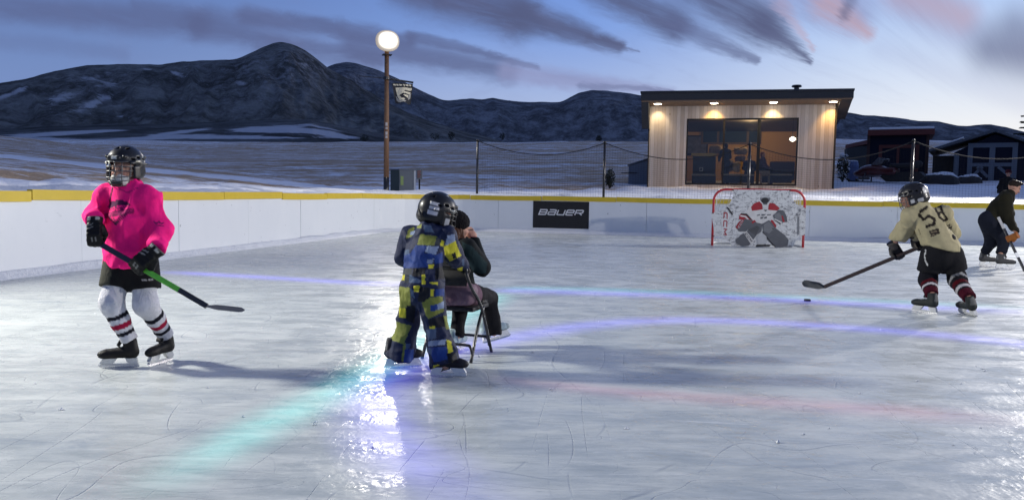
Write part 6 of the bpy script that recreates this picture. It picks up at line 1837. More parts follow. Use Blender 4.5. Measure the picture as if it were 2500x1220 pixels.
PAT = [('B', [(984, 618), (1062, 618), (1052, 652), (985, 655)]), ('B', [(1015, 598), (1042, 600), (1036, 618), (1000, 622)]), ('G', [(1026, 571), (1067, 577), (1060, 599), (1018, 597)]), ('D', [(1067, 580), (1082, 588), (1079, 600), (1061, 598)]), ('Y', [(1078, 586), (1085, 588), (1082, 602), (1074, 599)]), ('L', [(1043, 600), (1072, 601), (1064, 622), (1037, 616)]),
 ('L', [(1045, 632), (1060, 632), (1055, 643), (1041, 641)]), ('Y', [(1046, 645), (1060, 645), (1059, 655), (1046, 654)]), ('G', [(997, 560), (1012, 553), (1008, 575), (990, 584)]), ('G', [(1018, 552), (1030, 546), (1028, 557), (1018, 557)]), ('L', [(1003, 565), (1014, 563), (1010, 573), (1001, 574)]), ('S', [(990, 610), (999, 608), (998, 620), (984, 624)]),
 ('S', [(1033, 548), (1052, 550), (1060, 568), (1036, 566)]), ('D', [(985, 655), (1005, 655), (1005, 690), (985, 690)]), ('K', [(1010, 655), (1040, 655), (1035, 672), (1005, 676)]), ('Y', [(976, 671), (988, 671), (987, 684), (976, 683)]), ('Y', [(1030, 671), (1038, 670), (1038, 694), (1029, 694)]), ('S', [(1000, 670), (1028, 684), (1024, 690), (998, 690)]), ('Y', [(1050, 688), (1070, 688), (1068, 695), (1050, 692)]), ('B', [(1060, 625), (1080, 615), (1082, 640), (1062, 645)]), ('K', [(1062, 655), (1085, 650), (1085, 680), (1062, 684)]),
 ('L', [(1092, 575), (1110, 571), (1112, 588), (1086, 602)]), ('Y', [(1083, 602), (1112, 588), (1120, 610), (1127, 624), (1098, 638), (1086, 622)]), ('K', [(1103, 620), (1112, 615), (1115, 629), (1106, 632)]), ('Y', [(1116, 655), (1130, 651), (1128, 661), (1118, 663)]), ('S', [(1128, 632), (1134, 632), (1133, 650), (1128, 648)]),
 ('G', [(966, 698), (1000, 702), (1003, 750), (974, 752)]), ('Y', [(974, 752), (992, 752), (990, 775), (974, 775)]), ('K', [(992, 745), (1015, 745), (1012, 790), (990, 780)]), ('G', [(968, 785), (1005, 795), (985, 840), (950, 827)]), ('G', [(985, 840), (992, 835), (985, 882), (979, 882)]), ('S', [(990, 838), (1003, 838), (1000, 850), (990, 852)]), ('B', [(988, 852), (1010, 852), (1008, 884), (986, 884)]),
 ('Y', [(1009, 697), (1024, 697), (1024, 713), (1010, 711)]), ('S', [(1000, 702), (1010, 710), (1012, 728), (1004, 722)]), ('K', [(1024, 700), (1050, 700), (1048, 738), (1020, 735)]), ('Y', [(1051, 705), (1060, 705), (1059, 722), (1051, 722)]), ('B', [(1063, 706), (1085, 704), (1085, 722), (1062, 722)]), ('G', [(1030, 740), (1050, 725), (1080, 723), (1084, 760), (1045, 778), (1040, 770)]), ('B', [(1050, 746), (1068, 742), (1068, 757), (1050, 760)]), ('L', [(1068, 742), (1084, 734), (1084, 752), (1068, 756)]),
 ('K', [(1045, 780), (1092, 768), (1092, 798), (1050, 800)]), ('S', [(1040, 805), (1065, 800), (1065, 825), (1045, 830)]), ('L', [(1045, 832), (1090, 828), (1085, 842), (1045, 845)]), ('Y', [(1048, 797), (1062, 795), (1062, 802), (1048, 803)]), ('G', [(1082, 770), (1094, 772), (1100, 800), (1090, 805)]), ('Y', [(1090, 828), (1102, 833), (1106, 858), (1094, 862)]), ('Y', [(1058, 892), (1073, 889), (1071, 901), (1058, 903)]), ('Y', [(1100, 885), (1114, 877), (1112, 890), (1102, 892)]), ('B', [(1045, 848), (1090, 845), (1095, 875), (1060, 885)]), ('S', [(1044, 850), (1054, 850), (1053, 865), (1046, 862)]), ('K', [(1090, 862), (1112, 860), (1118, 880), (1095, 884)])]
def kidcol(v):
    o = np.tile(C['N'], (len(v), 1)); q = pxy(v)
    for k, poly in PAT: o[inpoly(q, poly)] = C[k]
    return o
jk = uni([cone(p1(1050, 568, .02), p1(1038, 620, -.02), .105, .135, (kf, .85)), cone(p1(1038, 620, -.02), p1(1032, 700, -.03), .135, .150, (kf, .88)), cone(J['shL'] + (0, 0, -.01), J['shR'] + (0, 0, -.01), .072, .072), uni([cone(J['shL'], J['elL'], .064, .060), cone(J['elL'], J['wrL'], .060, .045)], .03), uni([cone(J['shR'], J['elR'], .070, .066), cone(J['elR'], J['wrR'], .066, .048)], .03), cone(p1(1058, 545, .05), p1(1052, 570, .0), .070, .09), ell(p1(1046, 560, -.06), (.07, .05, .035))], .03)
jk = plane(jk, p1(1032, 697), (.0, 0, -1), .015)
jk = folds(folds(jk, .020, (8, 8, 6), 21), .010, (18, 18, 14), 22)
blob('jacket', jk, .0068, M['snow_cloth'], KD, kidcol, None, .03)
pn = uni([cone(p1(1032, 680, -.03), p1(1031, 712, -.03), .132, .128, (kf, .9)), uni([cone(J['hpL'], J['knL'], .084, .076), cone(J['knL'], J['anL'], .078, .108, cutb=.0)], .03), uni([cone(J['hpR'], J['knR'], .094, .082), cone(J['knR'], J['anR'], .082, .108, cutb=.0)], .03)], .025)
pn = folds(folds(pn, .022, (8, 8, 8), 27), .010, (18, 18, 16), 28)
blob('snow_trousers', pn, .0068, M['snow_cloth'], KD, kidcol, None, .03)
WH = M['white_plastic']
skate(KD, *SKA, (.02, .02, .025), WH, .009)
skate(KD, *SKB, (.02, .02, .025), WH, .009)
for k, w in (('L', J['wrL']), ('R', J['wrR'])):
    fr = frame(w, nrm(J['wr' + k] - J['el' + k]), (0, -.2, 1))
    glove(KD, fr, .72, (.010, .011, .018), (.10, .10, .12), .009, 'mitten_glove', -1 if k == 'L' else 1, 1)
hk = helmet(KD, p1(1069, 517, .05), (.80, .55, -.22), (.12, .0, 1), 1.02, .0075, M['cage_black'], [(.085, -.085, .045, .05, .028, .012, (.50, .50, .52)), (.085, -.085, .016, .05, .030, .011, (.46, .46, .48)), (.085, -.085, -.016, .05, .032, .014, (.44, .44, .48)), (.10, .03, -.055, .03, .016, .026, (.42, .42, .42)), (.10, .07, .03, .05, .04, .004, (.22, .24, .22)), (.10, .08, .008, .05, .03, .004, (.25, .27, .25))])
b = MB(); q0 = p1(1034, 520, -.06); b.tube([p1(1038, 532, -.05), p1(1029, 526, -.07), p1(1021, 510, -.07)], [.008, .010, .007], 6); b.build('strap_end', M['rubber'], hk, True)

# ================================================================== 3: folding chair
def chair():
    rr = G(1150, 886); fr_ = G(1200, 859); rl = G(1017, 886)
    yax = nrm(fr_ - rr); xax = np.cross(yax, (0, 0, 1)); w = .40; rl = rr - xax * w
    fr = frame((rr + rl) / 2, yax)
    hw_ = w / 2; dep = (fr_ - fr[0]) @ fr[1][:, 1]
    o = empty('folding_chair', fr[0], 'black metal folding chair on the ice between the snowsuit child and the seated woman', 'chair')
    sz = RP(1120, 743, fr, dep * .45)[1]; tz_ = RP(1118, 655, fr, -.02)[1]; sy0, sy1 = dep * .18, dep * .95
    R_ = .0125
    # long tubes: back rest down to the front feet
    for s in (-1, 1):
        b = MB(fr); b.tube(smoothpath([(s * hw_ * .80, -.02, tz_ - .03), (s * hw_ * .93, .02, sz + .16), (s * hw_, dep * .45, sz - .01), (s * hw_, dep, .0)], 6), R_, 8); b.build('front_leg', M['blackmetal'], o, True)
        b = MB(fr); b.tube(smoothpath([(s * hw_ * .94, dep * .62, sz - .02), (s * hw_ * .97, dep * .3, sz * .55), (s * hw_ * .99, 0, .0)], 5), R_, 8); b.build('rear_leg', M['blackmetal'], o, True)
    b = MB(fr); b.tube(smoothpath([(-hw_ * .80, -.02, tz_ - .03), (-hw_ * .74, -.022, tz_), (0, -.025, tz_ + .012), (hw_ * .74, -.022, tz_), (hw_ * .80, -.02, tz_ - .03)], 5), R_, 8); b.build('top_rail', M['blackmetal'], o, True)
    for (y, z, zz, nm) in ((.03, .055, .125, 'rear_stretcher'), (dep * .90, .06, .13, 'front_stretcher')):
        b = MB(fr); b.tube(smoothpath([(-hw_ * .98, y, z), (-hw_ * .90, y, zz * .9), (-hw_ * .68, y, zz), (hw_ * .68, y, zz), (hw_ * .90, y, zz * .9), (hw_ * .98, y, z)], 5), R_ * .9, 8); b.build(nm, M['blackmetal'], o, True)
    n = 10; vs = []; fs = []
    for i in range(n + 1):
        u = -1 + 2 * i / n; y = -.02 - .025 * (1 - u * u)
        for (z, dy) in ((tz_ - .015, 0), (tz_ - .13, .01)): vs += [(u * hw_ * .80, y + dy, z), (u * hw_ * .80, y + dy + .008, z)]
    for i in range(n):
        a = i * 4; fs += [(a, a + 2, a + 6, a + 4), (a + 1, a + 5, a + 7, a + 3), (a, a + 4, a + 5, a + 1), (a + 2, a + 3, a + 7, a + 6)]
    b = MB(fr); b.add(vs, fs); b.build('backrest', M['blackmatte'], o, True)
    b = MB(fr); b.box((-hw_ * .90, sy0, sz - .035), (hw_ * .90, sy1, sz), 0, .014); b.build('seat', M['blackmatte'], o)
    return fr, sz, dep, hw_
CF, SZ, CDEP, CHW = chair()

# ================================================================== 4: woman on the chair
D = 5.98
base = to_w(CF, (0, CDEP * .55, SZ))
WM = empty('person', base, 'seated woman with a black knitted hat and dark green jacket, hand raised to her mouth', 'person')
wf = nrm((.45, .9, 0)); wr_ = np.array((wf[1], -wf[0], 0))
whf = frame(p1(1116, 556, .06), (.86, .48, -.12))
hnd = p1(1152, 566, .16)
J = dict(wk=1.0, neck=p1(1108, 588, .03), chest=p1(1112, 622, .02), pelvis=to_w(CF, (.02, CDEP * .42, SZ + .10)), tr=wr_, tf=wf,
         shL=p1(1082, 604, .10), elL=p1(1098, 655, .27), wrL=p1(1140, 600, .34), shR=p1(1140, 604, -.05), elR=p1(1176, 652, .06), wrR=p1(1158, 584, .15),
         hpL=to_w(CF, (-.08, CDEP * .45, SZ + .085)), knL=to_w(CF, (-.06, CDEP * .98, SZ + .075)), anL=to_w(CF, (-.05, CDEP * .72, .13)), hpR=to_w(CF, (.10, CDEP * .45, SZ + .085)), knR=p1(1192, 728, .42), anR=p1(1206, 812, .38))
hfr = frame(p1(1158, 580, .155), nrm(hnd - p1(1158, 584, .15)) + np.array((-.35, 0, .25)), (.55, -.75, .3))
bf = uni([body_limbs(J, .80, whf, .90), hand_parts(hfr, .85, 'curl', -1)], .01)
blob('body', bf, .009, M['skin'], WM, skin_col(whf, .90, np.array((.50, .28, .20))), None, .02)
ct = uni([cone(p1(1108, 596, .02), p1(1112, 660, .0), .085, .125, (wf, .85)), cone(p1(1112, 655, .0), J['pelvis'] + (0, 0, .02), .125, .13, (wf, .9)), cone(J['shL'], J['shR'], .066, .066), uni([cone(J['shL'], J['elL'], .062, .058), cone(J['elL'], J['wrL'], .056, .042)], .03), uni([cone(J['shR'], J['elR'], .070, .072), cone(J['elR'], J['wrR'], .066, .044, cutb=-.005)], .03), cone(p1(1112, 578, .03), p1(1108, 600, .02), .058, .075, cuta=.0)], .03)
def wcol(v):
    o = np.tile((.008, .010, .011), (len(v), 1)); q = pxy(v)
    o[inpoly(q, [(1128, 590), (1150, 600), (1190, 640), (1186, 668), (1160, 668), (1140, 640), (1128, 610)])] = (.018, .034, .036)
    return o
blob('jacket', folds(ct, .011, (9, 9, 6), 33), .010, M['cloth'], WM, wcol, None, .03)
tp = uni([ell(J['pelvis'] + (0, 0, -.02), (.165, .15, .10)), cone(J['hpL'], J['knL'], .085, .070), cone(J['knL'], J['anL'], .070, .058, cutb=.0), cone(J['hpR'], J['knR'], .088, .074), cone(J['knR'], J['anR'] - (0, 0, .02), .072, .068, cutb=.0)], .03)
def tcol(v):
    o = np.tile((.010, .010, .012), (len(v), 1)); q = pxy(v); c = (v - CF[0]) @ CF[1]
    m_ = (c[:, 1] < CDEP * .62) & (c[:, 2] > SZ - .05); o[m_] = (.15, .09, .118)
    o[inpoly(q, [(1178, 734), (1190, 732), (1190, 748), (1180, 750)])] = (.12, .12, .12)
    return o
tp = plane(tp, to_w(CF, (0, 0, SZ + .002)), (0, 0, -1), .0) if False else tp
blob('trousers', folds(tp, .014, (9, 9, 7), 37), .010, M['cloth'], WM, tcol, None, .03)
# coat tail bulging out between backrest and seat
bt = folds(plane(uni([ell(to_w(CF, (.01, CDEP * .30, SZ + .10)), (.175, .10, .105)), rbox(to_w(CF, (.01, CDEP * .30, SZ + .085)), (.165, .09, .075), .05, CF)], .04), to_w(CF, (0, 0, SZ + .003)), (0, 0, -1), .01), .014, (12, 12, 3), 39)
blob('coat_tail', bt, .010, M['snow_cloth'], WM, (.17, .105, .135), None, .03)
hatf = uni([ell((0, -.014, .045), (.094, .112, .092)), cone((0, -.02, .01), (0, -.016, .035), .098, .096, ((1, 0, 0), .86))], .02)
hatf = sub(hatf, rbox((0, .11, -.03), (.12, .06, .045), .02), .01)
hatf = plane(hatf, (0, 0, -.015), (0, .25, -1), .01)
def hatw(p): return hatf(p / .98) * .98 + .0025 * np.sin(np.arctan2(p[:, 0], p[:, 1]) * 46)
hatw.bb = hatf.bb
blob('knitted_hat', hatw, .0075, M['knit'], WM, (.010, .009, .010), None, .02, whf)
hr = uni([cone((-.05, -.085, -.02), (-.06, -.10, -.16), .045, .05), cone((.03, -.09, -.02), (.05, -.09, -.18), .045, .045), cone((.075, .0, -.02), (.092, .02, -.14), .022, .024), cone((.092, .02, -.14), (.13, .03, -.24), .022, .010), cone((.08, -.04, -.03), (.095, -.04, -.16), .03, .03)], .02)
blob('hair', folds(hr, .008, (60, 60, 6), 41), .008, M['hair'], WM, (.075, .030, .016), None, .02, whf)
WSK = mat('white_boot', (.5, .55, .56), .5, bump=.1)
hp_ = P(1183, 838, 6.36); tp_ = P(1238, 823, 6.44)
skate(WM, (hp_ + tp_) / 2, tp_ - hp_, (-.25, 0, 1), .86, (.42, .52, .54), M['white_plastic'], .009, (.10, .20, .20))
skate(WM, to_w(CF, (-.06, CDEP * .80, .0)), wf, (0, 0, 1), .82, (.42, .52, .54), M['white_plastic'], .011, (.10, .20, .20))
glv = frame(J['wrL'], (.2, .1, 1), (.6, .7, 0)); glove(WM, glv, .7, (.01, .01, .012), (.05, .05, .05), .011, 'glove', 1, 1)

# ================================================================== 5: player in the tan number 58 jersey
D = 8.72
base = (G(2258, 764) + G(2364, 768)) / 2
TN = empty('person', base, 'child skater in a tan jersey numbered 58, bent over a black stick and puck', 'person')
tf = nrm((-.55, .83, 0)); tr = np.array((tf[1], -tf[0], 0))
sA = p1(2262, 596, .30); sB = p1(2012, 700, .95); sdir = nrm(sB - sA)
gB = sA + sdir * np.linalg.norm(p1(2196, 624, .47) - sA); gA = sA + sdir * .06
GS = 1.12
fB = grip_frame(gB, sdir, (.35, .25, -.85), GS, True); fA = grip_frame(gA, sdir, (-.2, .6, -.75), GS, True)
SKA = (G(2259, 764), (-.50, .80, 0), (0, 0, 1), 1.0); SKB = (G(2366, 770), (-.10, .95, 0), (-.30, 0, 1), 1.0)
thf = frame(p1(2222, 482, .10), (-.80, .50, -.30))
J = dict(neck=p1(2240, 512, .06), chest=p1(2266, 545, .03), pelvis=p1(2298, 606, .0), tr=tr, tf=tf,
         shL=p1(2222, 530, .06), elL=p1(2208, 560, .24), wrL=to_w(fB, (0, -.015, 0)), shR=p1(2304, 526, .10), elR=p1(2322, 568, .34), wrR=to_w(fA, (0, -.05, 0)),
         hpL=p1(2276, 622, .02), knL=p1(2264, 684, .10), anL=ankle(*SKA), hpR=p1(2322, 622, -.02), knR=p1(2336, 682, .02), anR=ankle(*SKB))
blob('body', body_limbs(J, 1.0, thf, 1.0), .013, M['skin'], TN, skin_col(thf, 1.0, np.array((.30, .16, .12))), None, .02)
tau = nrm(J['neck'] - J['pelvis'])
jf = uni([cone(p1(2248, 516, .05), p1(2272, 555, .02), .125, .165, (tf, .8)), cone(p1(2272, 555, .02), p1(2302, 612, .0), .165, .205, (tf, .85)), cone(J['shL'], J['shR'], .095, .095), ell(J['shL'] + (0, 0, .0), (.10, .10, .105)), ell(J['shR'], (.10, .10, .105)),
          uni([cone(J['shL'], J['elL'], .095, .098), cone(J['elL'], J['wrL'], .098, .078, cutb=-.02)], .04), uni([cone(J['shR'], J['elR'], .09, .09), cone(J['elR'], J['wrR'], .085, .062, cutb=-.01)], .04), cone(p1(2236, 504, .08), p1(2246, 522, .05), .075, .10, cuta=0)], .04)
jf = plane(jf, p1(2300, 609, .0), (-.22, 0, -1), .015)
jf = folds(folds(jf, .022, (6, 6, 2.6), 51), .012, (13, 13, 8), 52)
TAN = np.array((.31, .275, .165))
def tan_col(v):
    o = np.tile(TAN, (len(v), 1)); q = pxy(v); back = (v - J['chest']) @ tf < .02
    k5 = seg2(q, [(2263, 506), (2240, 521), (2255, 536), (2268, 527), (2282, 535), (2281, 547), (2262, 553)]) < 3.6
    k8 = seg2(q, [(2279, 502), (2297, 505), (2300, 517), (2290, 521), (2279, 502)]) < 2.7
    k8b = seg2(q, [(2291, 521), (2302, 519), (2313, 536), (2305, 539), (2294, 530), (2291, 521)]) < 2.6
    o[back & (k5 | k8 | k8b)] = (.016, .012, .010)
    bx = inpoly(q, [(2268, 563), (2291, 557), (2295, 570), (2273, 579)])
    o[back & bx] = (.03, .022, .018)
    o[back & bx & ((seg2(q, [(2272, 568), (2289, 563)]) < 1.2) | (seg2(q, [(2275, 574), (2282, 572)]) < 1.0))] = (.2, .16, .10)
    o[back & ((seg2(q, [(2312, 552), (2318, 548), (2316, 558), (2324, 553), (2321, 561)]) < 1.2))] = (.03, .025, .02)
    o[back & (seg2(q, [(2243, 560), (2247, 575)]) < 1.0)] = TAN * .3
    return o
blob('jersey', jf, .0125, M['cloth'], TN, tan_col, None, .03)
shf = uni([cone(p1(2300, 598, .0), p1(2300, 625, .0), .175, .175, (tf, .85)), cone(J['hpL'], J['hpL'] * .36 + J['knL'] * .64, .125, .128, cutb=-.0), cone(J['hpR'], J['hpR'] * .36 + J['knR'] * .64, .128, .135, cutb=-.0)], .03)
def sc58(v):
    o = np.tile((.008, .008, .010), (len(v), 1)); q = pxy(v)
    o[seg2(q, [(2260, 610), (2257, 625), (2260, 640), (2265, 648)]) < 1.2] = (.5, .5, .48)
    return o
blob('hockey_shorts', folds(shf, .008, (8, 8, 5), 53), .0125, M['cloth'], TN, sc58, None, .03)
BK_, WH_, RD_ = (.008, .008, .012), (.42, .40, .42), (.065, .003, .008)
S58 = ((.0, .30, BK_), (.30, .48, RD_), (.48, .55, BK_), (.55, .66, WH_), (.66, .73, BK_), (.73, 1.3, (.05, .004, .012)))
sock(TN, 'L', -tf, 0, .095, .088, .070, BK_, S58, .0125, 54, .5); sock(TN, 'R', -tf, 0, .095, .090, .072, BK_, S58 + ((.10, .17, (.25, .25, .26)),), .0125, 55, .5)
WH2 = mat('frosted_holder', (.48, .49, .50), .4, bump=0)
skate(TN, *SKA, (.022, .026, .026), WH2, .0105, (.3, .3, .3))
skate(TN, *SKB, (.022, .026, .026), WH2, .0105, (.3, .3, .3))
glove(TN, fB, GS, (.008, .008, .012), (.26, .26, .27), .0105, thumb=-1, style=1); glove(TN, fA, GS, (.008, .008, .012), (.26, .26, .27), .0105, thumb=-1, style=1)
helmet(TN, p1(2229, 478, .09), (-.80, .48, -.32), (-.12, 0, 1), 1.10, .010, M['cage'], [(-.10, .01, -.05, .03, .016, .018, (.4, .4, .4)), (-.05, -.13, .03, .03, .04, .03, (.36, .36, .36)), (-.10, .09, .03, .05, .012, .006, (.3, .3, .3)), (-.10, -.06, -.06, .04, .03, .018, (.35, .35, .36))])
stick('hockey_stick', sA, sB, p1(1963, 690, .85), 'black hockey stick reaching from the tan player towards the puck', [(0, .08, M['rubber'], 'grip_tape'), (.08, 1.0, mat('dark_red_black_shaft', (.016, .008, .011), .6, var=.5, vscale=20, spec=.2), 'shaft')], .014, .03, (.0, .2, 1), .085, mat('dark_grey_tape', (.03, .036, .038), .8, var=.3))
pk = G(1971, 735)
b = MB(); b.lathe([(0, .0), (.036, .0), (.0395, .003), (.040, .013), (.0395, .023), (.036, .026), (0, .026)], 24, 0, pk)
tag(b.build('puck', M['puck'], None, True, pk), 'black hockey puck lying on the blue light line on the ice', 'puck')

# ================================================================== 6: man in the olive jacket
D = 14.8
base = (G(2412, 652) + G(2452, 656)) / 2
OM = empty('person', base, 'bare headed man in an olive jacket with orange gloves, bent forward on skates', 'person')
tf = nrm((.95, -.15, 0)); tr = np.array((tf[1], -tf[0], 0))
SKA = (G(2411, 650), (.96, -.1, 0), (0, 0, 1), 1.2); SKB = (G(2452, 656), (.97, -.12, 0), (0, 0, 1), 1.2)
ohf = frame(p1(2476, 459, .0), (.80, -.30, -.52), (.35, 0, 1))
sA = p1(2437, 530, -.34); sB = p1(2516, 690, -.75); sdir = nrm(sB - sA)
tt_ = np.linalg.norm(p1(2478, 574, -.35) - sA); gB = sA + sdir * np.linalg.norm(P(2478, 572, 14.45) - sA); gA = sA + sdir * .16
fB = grip_frame(gB, sdir, (.15, -.2, -.9), 1.15, True); fA = frame(p1(2461, 505, -.16), (.35, -.5, -.8), (.8, -.4, .3))
J = dict(neck=p1(2464, 476), chest=p1(2450, 498), pelvis=p1(2416, 540), tr=tr, tf=tf,
         shL=p1(2456, 484, -.20), elL=p1(2462, 535, -.30), wrL=to_w(fB, (0, -.05, 0)), shR=p1(2458, 484, .20), elR=p1(2464, 522, .12), wrR=to_w(fA, (0, -.05, 0)),
         hpL=p1(2424, 548, -.10), knL=p1(2452, 588, -.13), anL=ankle(*SKB), hpR=p1(2414, 548, .10), knR=p1(2420, 592, .10), anR=ankle(*SKA))
blob('body', body_limbs(J, 1.25, ohf, 1.12), .017, M['skin'], OM, skin_col(ohf, 1.12, np.array((.34, .19, .14))), None, .02)
cj = uni([cone(p1(2456, 486), p1(2440, 510), .165, .205, (tf, .85)), cone(p1(2440, 510), p1(2418, 545), .205, .215, (tf, .85)), cone(J['shL'], J['shR'], .10, .10), uni([cone(J['shL'], J['elL'], .10, .088), cone(J['elL'], J['wrL'], .085, .062)], .04), uni([cone(J['shR'], J['elR'], .10, .085), cone(J['elR'], J['wrR'], .085, .062)], .04), cone(p1(2468, 472), p1(2460, 482), .075, .11)], .05)
cj = plane(cj, p1(2416, 552), (-.55, 0, -1), .02)
blob('jacket', folds(cj, .016, (5, 5, 3.5), 61), .018, M['cloth'], OM, lambda v: np.where((inpoly(pxy(v), [(2434, 455), (2462, 450), (2464, 462), (2440, 465)]))[:, None], (.05, .042, .026), (.013, .012, .0065)), None, .04)
tr_ = uni([cone(p1(2416, 538), p1(2420, 552), .19, .18), cone(J['hpL'], J['knL'], .135, .10), cone(J['knL'], J['anL'], .10, .085, cutb=.03), cone(J['hpR'], J['knR'], .135, .10), cone(J['knR'], J['anR'], .10, .085, cutb=.03)], .05)
blob('trousers', folds(tr_, .014, (5, 5, 4), 63), .018, M['cloth'], OM, (.008, .010, .018), None, .04)
hrf = plane(uni([ell((0, -.022, .048), (.083, .100, .084)), ell((0, .05, .10), (.062, .055, .034))], .03), (0, 0.02, .022), (0, .9, -.55), .01)
def hro(p): return hrf(p / 1.14) * 1.14
hro.bb = (np.array((-.13,) * 3), np.array((.13, .13, .17)))
blob('hair', folds(hro, .010, (40, 40, 30), 65), .012, M['hair'], OM, (.012, .008, .006), None, .03, ohf)
skate(OM, *SKA, (.05, .05, .052), M['white_plastic'], .014, (.4, .4, .4)); skate(OM, *SKB, (.05, .05, .052), M['white_plastic'], .014, (.4, .4, .4))
glove(OM, fB, 1.15, (.30, .10, .022), (.24, .08, .02), .013, thumb=-1, style=1); glove(OM, fA, .85, (.16, .075, .03), (.10, .05, .02), .013, thumb=-1, style=1)
stick('hockey_stick', sA, sB, sB + np.array((.22, -.10, -.03)), 'black and silver hockey stick held by the man in olive at the right edge', [(0, .18, mat('silver_shaft', (.35, .35, .35), .3), 'grip'), (.18, .55, M['blackmetal'], 'shaft'), (.55, .62, WH, 'decal'), (.62, 1.0, M['blackmetal'], 'lower_shaft')], .015, .02)

# ================================================================== people behind the rink
def simple(lb, head, neck, chest, pelvis, tf, scale, coat, legs, hairc, arms, lg, h=.03, hat=None, skin=SKIN, bare=True):
    o = empty('person', (pelvis[0], pelvis[1], lg[0][2][2]), lb, 'person')
    tf = nrm(tf); tr = np.array((tf[1], -tf[0], 0)); fr = frame(head, tf + np.array((0, 0, -.1)))
    J = dict(wk=1.0, neck=neck, chest=chest, pelvis=pelvis, tr=tr, tf=tf, shL=neck - tr * .17 * scale - (0, 0, .06), shR=neck + tr * .17 * scale - (0, 0, .06), elL=arms[0][0], wrL=arms[0][1], elR=arms[1][0], wrR=arms[1][1], hpL=lg[0][0], knL=lg[0][1], anL=lg[0][2], hpR=lg[1][0], knR=lg[1][1], anR=lg[1][2])
    fb_ = body_limbs(J, scale, fr, scale)
    hs_ = [hand_parts(frame(J['wr' + k], nrm(J['wr' + k] - J['el' + k]), (0, 0, 1)), scale, 'curl', -1 if k == 'L' else 1) for k in 'LR']
    blob('body', uni([fb_] + hs_, .012), .018, M['skin'], o, skin_col(fr, scale, skin), None, .02)
    cj = uni([cone(neck - (0, 0, .05), pelvis, .15 * scale, .165 * scale, (tf, .8)), cone(J['shL'], J['shR'], .085 * scale, .085 * scale)] + [uni([cone(J['sh' + k], J['el' + k], .08 * scale, .07 * scale), cone(J['el' + k], J['wr' + k], .068 * scale, .052 * scale, cutb=-.01)], .03) for k in 'LR'], .04)
    blob('jacket', folds(cj, .014, (6, 6, 4), 71), h * .7, M['cloth'], o, coat, None, .04)
    tq = uni([ell(pelvis, (.16 * scale, .15 * scale, .13 * scale))] + [uni([cone(J['hp' + k], J['kn' + k], .10 * scale, .08 * scale), cone(J['kn' + k], J['an' + k], .08 * scale, .065 * scale)], .03) for k in 'LR'], .04)
    blob('trousers', tq, h * .8, M['cloth'], o, legs, None, .04)
    for k in 'LR':
        a = J['an' + k]; blob('shoe', plane(cone(a - (0, 0, .03), a + tf * .16 - (0, 0, .045), .055, .042), a - (0, 0, .085), (0, 0, -1), .0), .02, M['leather'], o, (.012, .012, .014), None, .02)
    if hairc is not None:
        hf_ = plane(uni([ell((0, -.022, .04), (.086, .104, .09)), ell((0, -.06, -.04), (.07, .05, .07))], .03), (0, .02, .02), (0, .9, -.5), .01)
        g_ = lambda p: hf_(p / scale) * scale; g_.bb = (np.array((-.14,) * 3), np.array((.14,) * 3))
        blob('hair', g_, .018, M['hair'], o, hairc, None, .03, fr)
    if hat is not None:
        ht = plane(ell((0, -.01, .035), (.105, .125, .11)), (0, 0, .0), (0, .2, -1), .01)
        g_ = lambda p: ht(p / scale) * scale; g_.bb = (np.array((-.16,) * 3), np.array((.16,) * 3))
        blob('hat', g_, .018, M['knit'], o, hat, None, .03, fr)
        sc_ = ell(neck + (0, 0, .02), (.085, .085, .06)); blob('scarf', folds(sc_, .012, (9, 9, 20), 3), .02, M['knit'], o, (.45, .45, .46), None, .03)
    return o
def hp3(px, py, y):
    x, z = RP(px, py, fh, y); return to_w(fh, (x, y, z))
fx_ = fh[1][:, 0]; fy_ = fh[1][:, 1]; UP = np.array((0, 0, 1.))
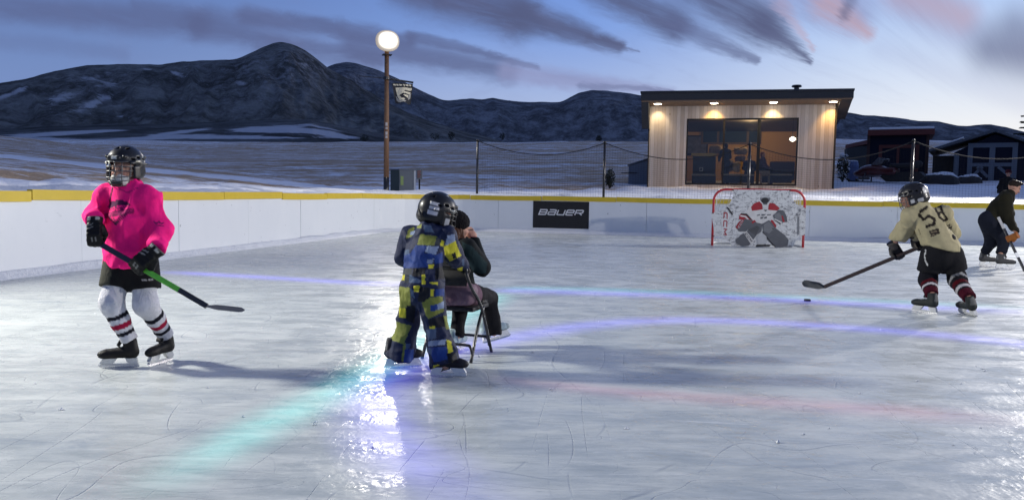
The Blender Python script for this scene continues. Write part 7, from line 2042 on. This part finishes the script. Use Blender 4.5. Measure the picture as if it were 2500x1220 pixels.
def hutman(lb, hd, y, tf, coat, hairc, sit, sc=1.0, hat=None):
    h_ = hp3(*hd, y); n_ = h_ - UP * .16 * sc; pe = n_ - UP * .50 * sc + tf * -.06; ch = n_ - UP * .2 * sc
    tr = np.array((tf[1], -tf[0], 0)); zf = fh[0][2] + iz0 + .09
    lg = []
    for s in (-1, 1):
        hp = pe + tr * s * .09
        if sit: kn = hp + tf * .40; an = kn * 1; an = np.array((kn[0], kn[1], zf))
        else: kn = hp - UP * (hp[2] - zf) * .5 + tf * .05; an = np.array((hp[0], hp[1], zf))
        lg.append((hp, kn, an))
    ar = [(n_ - UP * .30 * sc + tr * s * .24 + tf * .05, n_ - UP * .42 * sc + tr * s * .12 + tf * .28) for s in (-1, 1)]
    return simple(lb, h_, n_, ch, pe, tf, sc, coat, (.012, .012, .016), hairc, ar, lg, .03, hat, np.array((.42, .22, .12)))
hutman('dark clothed person standing with bowed head amid the bags in the hut', (1772, 357), 1.6, nrm(-fx_ * .6 + fy_), (.012, .014, .03), (.015, .012, .012), False, .98)
hutman('red haired person in purple sitting behind the right pane of the hut window', (1863, 378), 1.5, nrm(fx_ * .9 - fy_ * .3), (.05, .022, .04), (.20, .05, .015), True, .95)
hutman('person in a navy coat sitting behind the netting post in the hut', (1830, 385), 1.4, nrm(fx_ * .2 + fy_), (.012, .014, .035), (.02, .015, .012), True, .95)
# onlooker behind the boards
hd = P(2462, 423, 27.5); zf = gz(hd[0], hd[1]) + .08
tf_ = nrm((-.5, -.8, 0)); trr = np.array((tf_[1], -tf_[0], 0)); n_ = hd - UP * .2; pe = n_ - UP * .42 + np.array((-.14, 0, 0))
zf = min(zf, pe[2] - .35)
lg = [(pe + trr * s * .1, (pe + trr * s * .1) - UP * (pe[2] - zf) * .5 + tf_ * .08, np.array((pe[0] + trr[0] * s * .1, pe[1] + trr[1] * s * .1, zf))) for s in (-1, 1)]
ar = [(n_ - UP * .3 + trr * s * .26, n_ - UP * .45 + trr * s * .14 + tf_ * .25) for s in (-1, 1)]
simple('onlooker in black with a dark red hat behind the boards, above the olive man', hd, n_, n_ - UP * .2, pe, tf_, 1.0, (.008, .008, .010), (.010, .010, .012), None, ar, lg, .03, (.05, .006, .012))
